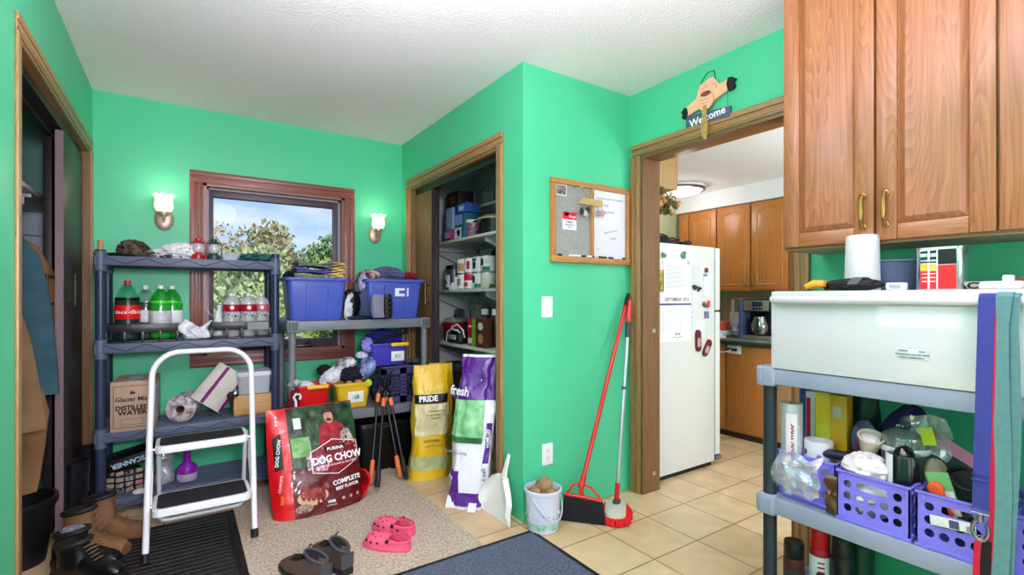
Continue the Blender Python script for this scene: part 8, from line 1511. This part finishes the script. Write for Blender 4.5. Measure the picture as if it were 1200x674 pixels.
# ---- purple crates
crt = mat('crate_purple', (0.49, 0.46, 0.87), 0.4, var=0.03, vscale=8)
def holed(b, L_, h, T, m, holes, M):
    """upright panel L_ x h x T in local x,z with holes: list of (cx, cz, rx, rz, square?) inside a grid of cells"""
    b0 = b.M; b.M = b0 @ M
    for (x0, x1, z0, z1, hole) in holes:
        if hole is None: b.bx(x0, x1, 0, T, z0, z1, m); continue
        cx, cz, rx, rz, sq = hole; n = 24; inn = []; out = []
        for k in range(n):
            a = 2*PI*(k+0.5)/n; c, s = math.cos(a), math.sin(a)
            if sq: e = 0.35; inn.append((cx+rx*math.copysign(abs(c)**e, c), cz+rz*math.copysign(abs(s)**e, s)))
            else: inn.append((cx+rx*c, cz+rz*s))
            tx = ((x1-cx)/c if c > 0 else (x0-cx)/c) if abs(c) > 1e-6 else 1e9; tz = ((z1-cz)/s if s > 0 else (z0-cz)/s) if abs(s) > 1e-6 else 1e9
            tt = min(tx, tz); out.append([cx+tt*c, cz+tt*s])
        for X, Z in ((x0, z0), (x1, z0), (x1, z1), (x0, z1)):
            k = min(range(n), key=lambda q: (out[q][0]-X)**2+(out[q][1]-Z)**2); out[k] = [X, Z]
        vs = [(x, 0, z) for x, z in inn]+[(x, 0, z) for x, z in out]+[(x, T, z) for x, z in inn]+[(x, T, z) for x, z in out]; fs = []
        for k in range(n):
            l = (k+1) % n; fs += [[k, l, n+l, n+k], [2*n+k, 3*n+k, 3*n+l, 2*n+l], [k, 2*n+k, 2*n+l, l], [n+k, n+l, 3*n+l, 3*n+k]]
        b.add(vs, fs, m)
    b.M = b0
def crate(label, x, y, z, rz=0.0):
    """open crate; front faces -x, width along y"""
    t = thing('storage_crate', label, 'crate', (x, y, z), rz, 'purple crates on the resin shelf'); w, d, h, T = 0.198, 0.27, 0.165, 0.004
    def cells(L_, handle):
        c = [(0, L_, 0, 0.028, None), (0, L_, h-0.022, h, None), (0, 0.014, 0.028, h-0.022, None), (L_-0.014, L_, 0.028, h-0.022, None)]; n = 5 if L_ < 0.22 else 6; cw = (L_-0.028)/n; zs = [0.028+(h-0.05)*k/3 for k in range(4)]
        for i in range(n):
            for j in range(3):
                x0, x1 = 0.014+cw*i, 0.014+cw*(i+1)
                if handle and j == 2 and 0 < i < n-1: continue
                c.append((x0, x1, zs[j], zs[j+1], ((x0+x1)/2, (zs[j]+zs[j+1])/2, 0.0118, 0.0125, False)))
        if handle: x0, x1 = 0.014+cw, L_-0.014-cw; c.append((x0, x1, zs[2], zs[3], ((x0+x1)/2, (zs[2]+zs[3])/2, (x1-x0)/2-0.010, 0.0125, True)))
        return c
    def side(L_, handle, M, nm):
        b = MB(); holed(b, L_, h, T, crt, cells(L_, handle), M); b.M = M; b.bx(-0.002, L_+0.002, -0.004, T+0.001, h-0.008, h, crt, 0.002); b.bx(-0.002, L_+0.002, -0.004, T+0.001, 0, 0.010, crt, 0.002)
        for X in (0.018, L_-0.018):
            for Z in (0.016, h-0.018): b.tube([(X, -0.005, Z), (X, 0.0, Z)], 0.007, crt, 12)
        b.M = Matrix.Identity(4); b.build(nm, t)
    side(w, True, Matrix.Translation((0, w/2, 0)) @ Matrix.Rotation(R(-90), 4, 'Z'), 'front_panel'); side(w, True, Matrix.Translation((d, -w/2, 0)) @ Matrix.Rotation(R(90), 4, 'Z'), 'back_panel')
    side(d, False, Matrix.Translation((0, -w/2, 0)), 'side_panel'); side(d, False, Matrix.Translation((d, w/2, 0)) @ Matrix.Rotation(R(180), 4, 'Z'), 'side_panel')
    b = MB(); b.bx(0.002, d-0.002, -w/2+0.002, w/2-0.002, 0.002, 0.006, crt); b.build('base', t); return t
CZ_ = 0.4565
crate('purple crate at the shelf post, a clear bag hanging over its front', 1.862, 0.883, CZ_); crate('purple crate with white fluff and a black tub in it', 1.815, 0.660, CZ_); t3 = crate('purple crate with a pale label strip, beside the blue leash', 1.815, 0.447, CZ_); crate('purple crate at the right edge of the picture, behind the leashes', 1.82, 0.245, CZ_)
b = MB(); b.box((-0.007, 0.014, 0.095), (0.003, 0.100, 0.028), whitelab, 0.001, (R(-5), 0, 0)); b.box((-0.0088, 0.010, 0.095), (0.001, 0.022, 0.022), mat('label_slate', (0.26, 0.30, 0.42), 0.5), 0, (R(-5), 0, 0))
for k in range(5): b.box((-0.0088, -0.018-0.004*k, 0.094), (0.001, 0.0015, 0.016), blackt, 0, (R(-5), 0, 0))
b.build('label_strip', t3)
# crate 1
fz = CZ_+0.007
t = thing('foil_roll', 'tall shiny clear film roll with red print in the first crate', 'roll', (1.895, 0.945, fz), 0); b = MB(); b.lathe([(0.012, 0), (0.036, 0), (0.036, 0.335), (0.012, 0.335)], mat('silver_film', (0.82, 0.83, 0.86), 0.22, 0.35), 28, cap=False); b.build('film', t); b = MB(); b.grid(lambda u, v: (-0.0366*math.cos(R(-55+60*u)), 0.0366*math.sin(R(-55+60*u)), 0.10+0.20*v), 8, 2, mat('film_white', (0.90, 0.88, 0.90), 0.3), -0.0006); b.text('FOOD WRAP', 0.022, redt, face((-0.0335, -0.0165, 0.20), (0, 0, 1), (-0.0, 1, 0)), 0.0004, bold=0.0006); b.build('print', t)
t = thing('tape_roll', 'white shipping tape roll with purple print in front of the yellow boxes', 'tape', (1.925, 0.865, fz+0.085)); b = MB(); b.lathe([(0.030, 0), (0.046, 0), (0.046, 0.125), (0.030, 0.125), (0.030, 0)], mat('tape_white', (0.88, 0.88, 0.90), 0.35), 32, cap=False); b.build('tape_body', t); b = MB(); b.lathe([(0.0295, 0.002), (0.0305, 0.002), (0.0305, 0.123), (0.0295, 0.123)], core, 28, cap=False); b.build('core', t); b = MB()
for k in range(5): a = R(-50+25*k); b.sph((-0.0465*math.cos(a), 0.0465*math.sin(a), 0.055+0.02*math.sin(k*2)), (0.003, 0.010, 0.010), mat('tape_purple', (0.46, 0.34, 0.72), 0.5), 10, 6)
b.build('print', t)
b = MB(); b.box((0, 0, 0.042), (0.12, 0.10, 0.084), mat('carton_inner', (0.50, 0.46, 0.56), 0.6), 0.003); b.box((0, 0, 0.085), (0.10, 0.08, 0.002), whb); tag(b.build('inner_carton', loc=(1.925, 0.865, fz)), 'low carton under the tape roll in the first crate', 'box')
yb_ = mat('box_yellow', (0.86, 0.74, 0.16), 0.4); yo = mat('box_amber', (0.78, 0.60, 0.10), 0.4); rb_ = mat('box_red2', (0.76, 0.10, 0.20), 0.4)
carton('wrap_box', 'yellow green box, left of the two yellow boxes in the first crate', 'box', 2.00, 0.885, fz, 0.052, 0.05, 0.372, mat('box_yellowgreen', (0.84, 0.80, 0.22), 0.4), ((-0.02, 0.02, 0.25, 0.34, yb_),), grp='upright boxes in the first crate'); carton('wrap_box', 'amber yellow box, right of the two yellow boxes in the first crate', 'box', 1.985, 0.826, fz, 0.056, 0.05, 0.372, yo, ((-0.018, 0.012, 0.29, 0.33, mat('box_grey_sq', (0.66, 0.66, 0.60), 0.5)),), grp='upright boxes in the first crate')
carton('wrap_box', 'red and white box left of the yellow ones', 'box', 2.02, 0.932, fz, 0.045, 0.05, 0.365, whb, ((-0.02, -0.005, 0.02, 0.34, rb_), (0.012, 0.022, 0.02, 0.34, rb_)), grp='upright boxes in the first crate'); carton('wrap_box', 'dark blue box behind the film roll', 'box', 2.035, 0.965, fz, 0.035, 0.05, 0.37, blu, grp='upright boxes in the first crate')
b = MB(); b.blob((0, 0, 0), (0.03, 0.07, 0.02), redlab, 0.25, 2, 5); tag(b.build('red_wrapper', loc=(2.07, 0.80, 0.852)), 'red wrapper lying on top of the upright boxes', 'wrapper'); b = MB(); b.blob((0, 0, 0), (0.025, 0.045, 0.03), mint, 0.2, 2, 6); tag(b.build('mint_wrapper', loc=(2.09, 0.905, 0.85)), 'mint green wrapper behind the boxes', 'wrapper')
b = crumple_sheet(lambda u, v: (0.0-0.022*math.sin(PI*v)-0.012*math.sin(PI*u), -0.085+0.17*u*(1-0.12*v), -0.115+0.145*v), 22, 18, film, 0.0, 0.020, 22, 6); tag(b.build('poly_bag', loc=(1.826, 0.893, CZ_+0.150)), 'clear crinkled poly bag hanging over the first crate front', 'bag')
b = crumple_sheet(lambda u, v: (-0.010*math.sin(PI*u), -0.055+0.11*u, -0.05+0.10*v), 14, 12, film, 0.0, 0.018, 26, 9); tag(b.build('poly_bag', loc=(1.812, 0.905, CZ_+0.115)), 'smaller crinkle of clear bag in front of the hanging one', 'bag')
t = thing('foil_packet', 'brown and gold foil packet between the first and second crate', 'packet', (1.828, 0.772, CZ_+0.075)); b = crumple_sheet(lambda u, v: (-0.01*u, -0.020+0.040*u, -0.065+0.12*v), 10, 14, mat('bronze_foil', (0.42, 0.32, 0.20), 0.3, 0.7), 0.004, 0.016, 30, 3); b.build('packet_body', t); b = MB(); b.box((0, 0.0, 0.05), (0.006, 0.05, 0.012), mat('gold_foil', (0.74, 0.66, 0.46), 0.3, 0.7), 0.002); b.build('seal', t)
b = MB(); b.tube([(0, 0.12, 0), (0.01, 0.02, 0.008), (0, -0.10, 0.02)], 0.017, mat('navy_tube', (0.10, 0.12, 0.22), 0.4), 12); tag(b.build('navy_tube', loc=(1.90, 0.775, CZ_+0.176)), 'navy tube lying across the first crate behind the tape', 'tube')
# crate 2
cot = mat('cotton', (0.92, 0.88, 0.88), 0.95, var=0.04, vscale=30)
b = MB(); b.blob((0, 0, 0), (0.06, 0.065, 0.05), cot, 0.20, 1.8, 4); tag(b.build('cotton_pack', loc=(1.885, 0.700, CZ_+0.168)), 'soft white fluff bulging out of the second crate', 'cotton'); b = MB(); b.blob((0, 0, 0), (0.08, 0.07, 0.07), cot, 0.15, 1.8, 5); tag(b.build('cotton_pack', loc=(1.905, 0.690, CZ_+0.080)), 'white fluff lower inside the second crate', 'cotton')
t = thing('paper_cup', 'cream paper cup tipped on the white fluff', 'cup', (1.945, 0.715, CZ_+0.215), 0, rot=(R(14), R(-22), 0)); b = MB(); b.lathe([(0, 0), (0.024, 0), (0.036, 0.058), (0.037, 0.06), (0.034, 0.058), (0.022, 0.004), (0, 0.004)], mat('cup_cream', (0.86, 0.78, 0.70), 0.6), 28); b.build('cup_body', t); b = MB(); b.tube([(0.036*math.cos(a), 0.036*math.sin(a), 0.060) for a in [2*PI*k/24 for k in range(24)]], 0.003, mat('cup_cream', (0.86, 0.78, 0.70), 0.6), 8, True); b.blob((0, 0, 0.045), (0.028, 0.028, 0.014), cot, 0.2, 2, 3); b.build('rim', t)
t = thing('black_tub', 'black wrapped tub with white label in the second crate', 'tub', (1.905, 0.603, CZ_+0.04)); b = MB(); b.blob((0, 0, 0.11), (0.046, 0.046, 0.115), mat('black_wrap', (0.05, 0.055, 0.065), 0.25, coat=0.4), 0.05, 2.2, 8, flat=-0.11); b.lathe([(0, 0), (0.044, 0), (0.047, 0.02), (0.047, 0.19), (0.042, 0.20), (0, 0.202)], mat('black_wrap', (0.05, 0.055, 0.065), 0.25, coat=0.4), 28); b.build('tub_body', t); b = MB(); b.grid(lambda u, v: (-0.0478*math.cos(R(20+60*u)), 0.0478*math.sin(R(20+60*u)), 0.05+0.15*v), 8, 2, whitelab, -0.0008); b.text('wipes', 0.022, mat('tape_purple', (0.46, 0.34, 0.72), 0.5), face((-0.032, 0.0375, 0.12), (0, 0, -1), (-0.76, -0.65, 0)), 0.0004); b.build('tub_label', t)
t = thing('clear_jar', 'clear lidded jar with a grey lid behind the black tub', 'jar', (1.975, 0.625, CZ_+0.008)); b = MB(); b.lathe([(0, 0), (0.06, 0), (0.062, 0.20), (0.066, 0.23), (0.060, 0.275), (0.03, 0.295), (0, 0.298)], pane_mat('grey_clear', (0.66, 0.70, 0.68), 0.16, 0.06, 0.35), 32); b.build('jar_body', t); b = MB(); b.lathe([(0.066, 0.225), (0.068, 0.23), (0.068, 0.24), (0.066, 0.243)], whitelab, 32, cap=False); b.build('lid_band', t)
b = crumple_sheet(lambda u, v: (0.02*math.sin(PI*u), -0.05+0.10*u, -0.05+0.12*v), 14, 14, film, 0.0, 0.020, 24, 11); o = tag(b.build('poly_bag', loc=(1.955, 0.555, CZ_+0.285)), 'crinkled clear bag with lime label top, right of the black tub', 'bag'); b = MB(); b.box((-0.012, 0.0, 0.015), (0.003, 0.034, 0.055), mat('lime_label', (0.74, 0.82, 0.16), 0.5), 0.0005, (R(-12), 0, 0)); plabel(b.build('lime_tag', o), 'lime yellow tag')
t = thing('snack_bag', 'dark blue glossy bag with white lettering standing behind the second crate', 'bag', (2.06, 0.690, CZ_+0.145), 0, rot=(R(18), 0, 0)); bb_ = mat('bag_navy', (0.07, 0.08, 0.26), 0.25, coat=0.4); b = MB(); b.blob((0, 0, 0.09), (0.035, 0.07, 0.14), bb_, 0.10, 2, 6); b.build('bag_body', t); b = MB(); b.text('Simple', 0.05, whitet, face((-0.040, -0.005, 0.10), (0, 0.35, 1), (0, 1, -0.35)), 0.0004, shear=0.2); b.build('lettering', t)
b = MB(); b.blob((0, 0, 0), (0.035, 0.05, 0.15), mat('dark_green_bag', (0.06, 0.17, 0.13), 0.4), 0.12, 2, 7); tag(b.build('snack_bag', loc=(2.10, 0.785, CZ_+0.29)), 'dark green bag standing behind the amber box', 'bag'); b = MB(); b.blob((0, 0, 0), (0.03, 0.04, 0.07), mat('red_blue_pack', (0.50, 0.14, 0.16), 0.5, col2=(0.30, 0.50, 0.70), vscale=16), 0.15, 2, 8); tag(b.build('snack_bag', loc=(2.02, 0.755, CZ_+0.225)), 'small red and blue packet right of the amber box', 'bag')
b = MB(); b.blob((0, 0, 0), (0.03, 0.03, 0.045), mat('beige_sponge', (0.50, 0.48, 0.40), 0.9), 0.12, 2.5, 7); tag(b.build('sponge', loc=(1.94, 0.535, CZ_+0.19)), 'beige sponge between the black tub and the third crate', 'sponge')
# crate 3
pk = mat('pink_film', (0.84, 0.52, 0.64), 0.35, var=0.1, vscale=12); t = thing('zip_bag', 'pink edged zip bag holding black cables in the third crate', 'bag', (1.96, 0.475, CZ_+0.06)); b = MB(); b.grid(lambda u, v: (0.02*math.sin(PI*u)+0.03*v, 0.085-0.17*u, 0.24*v-0.11*u*v), 14, 10, mat('zip_dark', (0.16, 0.17, 0.18), 0.35), 0.02); b.build('bag_body', t); b = MB(); b.grid(lambda u, v: (-0.004+0.02*math.sin(PI*u)+0.03+0.02*v*0, 0.085-0.17*u, 0.205-0.094*u+0.050*v*(1-0.3*u)), 14, 4, pk, 0.006); plabel(b.build('zip_edge', t), 'pink zip edge')
t = thing('cable_coil', 'black coiled cable in front of the pink edged bag', 'cable', (1.905, 0.455, CZ_+0.20)); b = MB(); pts = []
for k in range(60): a = k*0.45; pts.append((0.012*math.sin(a*0.37), 0.040*math.cos(a)*(1+0.15*math.sin(a*0.31)), 0.030*math.sin(a)*(1+0.2*math.cos(a*0.23))))
b.tube(pts, 0.0032, black, 6); b.build('cable', t); b = MB(); b.box((0.004, -0.03, 0.02), (0.012, 0.02, 0.012), black, 0.003, (0.4, 0, 0)); b.build('plug', t)
t = thing('utility_knife', 'orange and black knife on a green backing card in the third crate', 'knife', (1.868, 0.487, CZ_+0.095), 0, rot=(R(-14), R(-8), 0)); b = MB(); b.box((0.008, -0.006, 0.05), (0.003, 0.056, 0.150), mat('card_green2', (0.42, 0.66, 0.40), 0.5), 0.0008); b.box((0.0062, -0.006, 0.03), (0.001, 0.050, 0.08), whitelab); b.build('backing_card', t); b = MB(); b.loft([[(-0.006+x, y+dy, z) for x, y in rrect(0.022, w_, 0.009)] for w_, dy, z in ((0.024, -0.004, -0.03), (0.034, 0.0, 0.01), (0.032, 0.003, 0.06), (0.040, 0.004, 0.085), (0.022, 0.004, 0.098))], mat('orange_plastic', (0.93, 0.36, 0.16), 0.35)); b.build('handle', t); b = MB(); b.box((-0.018, -0.002, 0.015), (0.004, 0.018, 0.07), black, 0.003); b.build('grip', t)
b = MB(); b.blob((0, 0, 0), (0.07, 0.075, 0.06), mat('dark_stuff', (0.10, 0.11, 0.12), 0.6, var=0.5, vscale=20), 0.15, 2, 9); tag(b.build('tool_roll', loc=(1.935, 0.430, CZ_+0.075)), 'dark tool roll low in the third crate', 'tool roll'); b = MB(); b.blob((0, 0, 0), (0.022, 0.03, 0.016), mat('sky_rag', (0.36, 0.58, 0.70), 0.7), 0.2, 2, 3); tag(b.build('rag', loc=(1.862, 0.398, CZ_+0.118)), 'light blue rag at the right of the third crate', 'cloth')
b = MB(); b.lathe([(0, 0), (0.011, 0), (0.011, 0.16), (0.006, 0.17), (0, 0.17)], redlab, 14); tag(b.build('red_marker', loc=(1.855, 0.372, CZ_+0.09)), 'red tube standing behind the blue leash', 'tube')
# crate 4
t = thing('spray_bottle', 'light blue rounded bottle top at the right picture edge', 'bottle', (1.905, 0.292, CZ_+0.10)); bl3 = mat('sky_plastic', (0.40, 0.64, 0.78), 0.35); b = MB(); b.lathe([(0, 0), (0.035, 0), (0.037, 0.06), (0.030, 0.10), (0, 0.104)], bl3, 28); b.build('bottle_body', t); b = MB(); b.sph((0, 0, 0.125), (0.034, 0.036, 0.030), bl3, 20, 12); b.tube([(-0.03, 0.006, 0.13), (-0.036, 0.006, 0.13)], 0.006, mat('sky_dark', (0.14, 0.24, 0.32), 0.5), 10); b.build('cap', t)
b = MB(); b.box((0, 0, 0.045), (0.12, 0.12, 0.09), mat('grey_carton', (0.46, 0.46, 0.44), 0.7), 0.003); b.box((0, 0, 0.091), (0.09, 0.09, 0.004), whb, 0.001); tag(b.build('small_carton', loc=(1.92, 0.245, fz)), 'small grey carton inside the crate at the right picture edge', 'box')
b = MB(); b.blob((0, 0, 0), (0.022, 0.03, 0.03), mat('maroon_rag', (0.50, 0.08, 0.14), 0.7), 0.25, 2, 4); tag(b.build('rag', loc=(1.856, 0.335, CZ_+0.032)), 'dark red rag between the third and fourth crate', 'cloth')
# ---- cans on the lowest board
def spray(label, x, y, r, h, body, capm, lab=None, caph=0.055, grp='spray cans under the shelf'):
    t = thing('spray_can', label, 'spray can', (x, y, 0.066), 0, grp); b = MB(); b.lathe([(0, 0), (r*0.96, 0), (r, 0.004), (r, h-caph-0.012), (r*0.9, h-caph-0.002), (0, h-caph)], body, 32); b.build('can_body', t); b = MB(); b.lathe([(r*0.92, h-caph-0.004), (r*0.96, h-caph), (r*0.93, h-0.004), (r*0.88, h), (r*0.80, h-0.002), (0, h-0.003)], capm, 32); b.build('cap', t)
    if lab:
        b = MB(); b.lathe([(r+0.0006, lab[0]), (r+0.0009, lab[0]+0.001), (r+0.0009, lab[1]), (r+0.0006, lab[1]+0.0005)], whitelab, 32, cap=False)
        for k in range(4): b.grid(lambda u, v, k=k: (-(r+0.0014)*math.cos(R(-12-38*u)), (r+0.0014)*math.sin(R(-12-38*u)), lab[1]-0.022-0.017*k+0.006*v), 6, 1, redt if k < 3 else blackt, -0.0004)
        b.build('can_label', t)
    return t
dkb = mat('can_charcoal', (0.09, 0.085, 0.085), 0.4); spray('black spray can with rusty band behind the grey capped one', 1.945, 0.962, 0.037, 0.195, mat('can_rust', (0.34, 0.16, 0.13), 0.4), dkb, None, 0.055); spray('red and white spray can under the crates', 1.985, 0.888, 0.034, 0.270, canr, redlab, (0.05, 0.165), 0.075); spray('tall dark bottle right of the red spray can', 1.99, 0.812, 0.036, 0.255, mat('dark_bottle', (0.10, 0.11, 0.12), 0.3), mat('dark_bottle', (0.10, 0.11, 0.12), 0.3), None, 0.06); spray('grey capped can in front of the others', 1.875, 0.925, 0.033, 0.110, dkb, mat('cap_slate', (0.17, 0.18, 0.21), 0.4), None, 0.05)
spray('dark green can behind the red spray can', 2.10, 0.80, 0.045, 0.27, mat('can_darkgreen', (0.05, 0.28, 0.20), 0.35), mat('can_darkgreen', (0.05, 0.28, 0.20), 0.35), None, 0.06)
t = thing('grey_bottle', 'squat grey bottle shoulder low beside the red spray can', 'bottle', (1.86, 0.828, 0.066)); b = MB(); b.lathe([(0, 0), (0.045, 0), (0.046, 0.10), (0.024, 0.135), (0.014, 0.145), (0, 0.146)], mat('bottle_grey', (0.36, 0.36, 0.35), 0.4), 28); b.build('bottle_body', t); b = MB(); b.lathe([(0.015, 0.140), (0.015, 0.155), (0, 0.156)], dkb, 16); b.build('cap', t)
# ================================================================== OUTSIDE THE WINDOW
grass = mat('lawn', (0.42, 0.50, 0.22), 0.9, var=0.35, vscale=1.5)
b = MB(); b.grid(lambda u, v: (-30+u*70, 4.3+v*60, -0.45+0.12*noise.noise(Vector((u*20, v*20, 1)))), 40, 40, grass); struct(b.build('ground'))
bark = mat('bark', (0.30, 0.24, 0.19), 0.9, var=0.3, vscale=20, bump=0.4)
def leafm(name, a, c): return mat(name, a, 0.7, col2=c, vscale=2.2)
lf = {'orange': leafm('leaf_orange', (0.80, 0.62, 0.44), (0.60, 0.60, 0.40)), 'grey': leafm('leaf_greygreen', (0.70, 0.74, 0.56), (0.48, 0.56, 0.38)),
      'brown': leafm('leaf_brownish', (0.74, 0.62, 0.48), (0.52, 0.56, 0.38)), 'green': leafm('leaf_green', (0.60, 0.70, 0.48), (0.36, 0.48, 0.30)), 'lime': leafm('leaf_lime', (0.76, 0.78, 0.50), (0.54, 0.60, 0.34))}
def tree(name, label, x, y, h, rx, kind, seed, trunk=True, n=2600, cone=0.0, ls=0.16, cat='tree', grp='trees beyond the window'):
    rnd = random.Random(seed); z0 = -0.42
    t = thing(name, label, cat, (x, y, z0), 0, grp)
    if trunk:
        b = MB(); b.tube([(0, 0, -0.05), (0.05, 0, h*0.25), (-0.03, 0.04, h*0.55), (0, 0, h*0.85)], 0.14, bark, 8, radii=[0.15, 0.11, 0.07, 0.02])
        for k in range(7):
            a = rnd.random()*6.28; zz = h*(0.3+0.08*k); r = rx*(0.75-0.06*k)
            b.tube([(0, 0, zz), (r*0.5*math.cos(a), r*0.5*math.sin(a), zz+h*0.08), (r*math.cos(a), r*math.sin(a), zz+h*0.18)], 0.03, bark, 6, r1=0.008)
        b.build('trunk', t)
    cl = []
    for k in range(26):
        f = rnd.random(); zz = h*(0.22+0.72*f) if trunk else h*(0.1+0.8*f)
        prof = math.sin(PI*min(1, 0.12+0.86*f))**0.6*(1-cone*f)
        a = rnd.random()*6.28; r = rx*prof*math.sqrt(rnd.random())
        cl.append((Vector((r*math.cos(a), r*math.sin(a), zz)), rx*(0.26+0.2*rnd.random())*(1-0.5*cone*f)))
    b = MB(); vs = []; fs = []
    for k in range(n):
        c, r = cl[k % len(cl)]
        d = Vector((rnd.gauss(0, 1), rnd.gauss(0, 1), rnd.gauss(0, 1))).normalized()*r*(0.55+0.5*rnd.random())
        p = c+d; q = Euler((rnd.random()*6, rnd.random()*6, rnd.random()*6)).to_matrix(); s = ls*(0.6+0.8*rnd.random())
        i = len(vs); vs += [p+q @ Vector(w) for w in ((-s*0.5, 0, 0), (0, -s*0.32, 0.02*s), (s*0.5, 0, 0), (0, s*0.32, 0.1*s))]; fs.append([i, i+1, i+2, i+3])
    b.add(vs, fs, lf[kind]); b.build('foliage', t)
tree('autumn_tree', 'orange tinged tree at the left edge of the window view', 1.0, 22.0, 4.15, 1.6, 'orange', 1)
tree('autumn_tree', 'tall brownish round tree left of the sky gap', 2.45, 19.0, 4.0, 1.45, 'brown', 2, n=3200)
tree('garden_tree', 'grey green leafy tree in front of the brownish one', 1.6, 14.8, 2.8, 1.3, 'grey', 3, n=3200)
tree('garden_tree', 'green tree right of the sky gap', 4.2, 18.0, 3.75, 1.25, 'green', 4, n=3200, cone=0.35)
tree('garden_tree', 'small green tree at the right edge of the window view', 4.75, 15.2, 2.9, 0.85, 'green', 5)
tree('garden_tree', 'low pale tree under the sky gap', 3.35, 15.0, 2.55, 0.9, 'lime', 6)
tree('garden_bush', 'wide pale bush low in the window, left', 0.75, 8.9, 1.75, 1.0, 'grey', 7, False, 2600, 0, 0.13, 'bush', 'bushes beyond the window')
tree('garden_bush', 'wide pale bush low in the window, centre', 2.05, 11.6, 1.95, 1.2, 'lime', 8, False, 2600, 0, 0.13, 'bush', 'bushes beyond the window')
tree('garden_bush', 'green bush low in the window, right', 2.95, 9.2, 1.75, 1.0, 'green', 9, False, 2600, 0, 0.13, 'bush', 'bushes beyond the window')
tree('garden_bush', 'yellowish bush just under the grey shelf edge, near the glass', 1.85, 6.6, 1.15, 0.6, 'lime', 10, False, 1800, 0, 0.10, 'bush', 'bushes beyond the window')
tree('garden_bush', 'yellow green bush close outside, behind the drinks shelf', 0.62, 6.6, 1.2, 0.6, 'lime', 11, False, 1800, 0, 0.10, 'bush', 'bushes beyond the window')
# ------------------------------------------------------------------ put every root Empty at its thing's base
bpy.context.view_layer.update()
for o in [x for x in C.objects if x.type == 'EMPTY' and x.parent is None and x.location.length < 1e-6]:
    P = [c.matrix_world @ Vector(k) for c in o.children for k in c.bound_box]
    lo = Vector([min(p[i] for p in P) for i in range(3)]); hi = Vector([max(p[i] for p in P) for i in range(3)])
    base = Vector(((lo.x+hi.x)/2, (lo.y+hi.y)/2, lo.z)); o.location = base
    for c in o.children: c.location = c.location-base
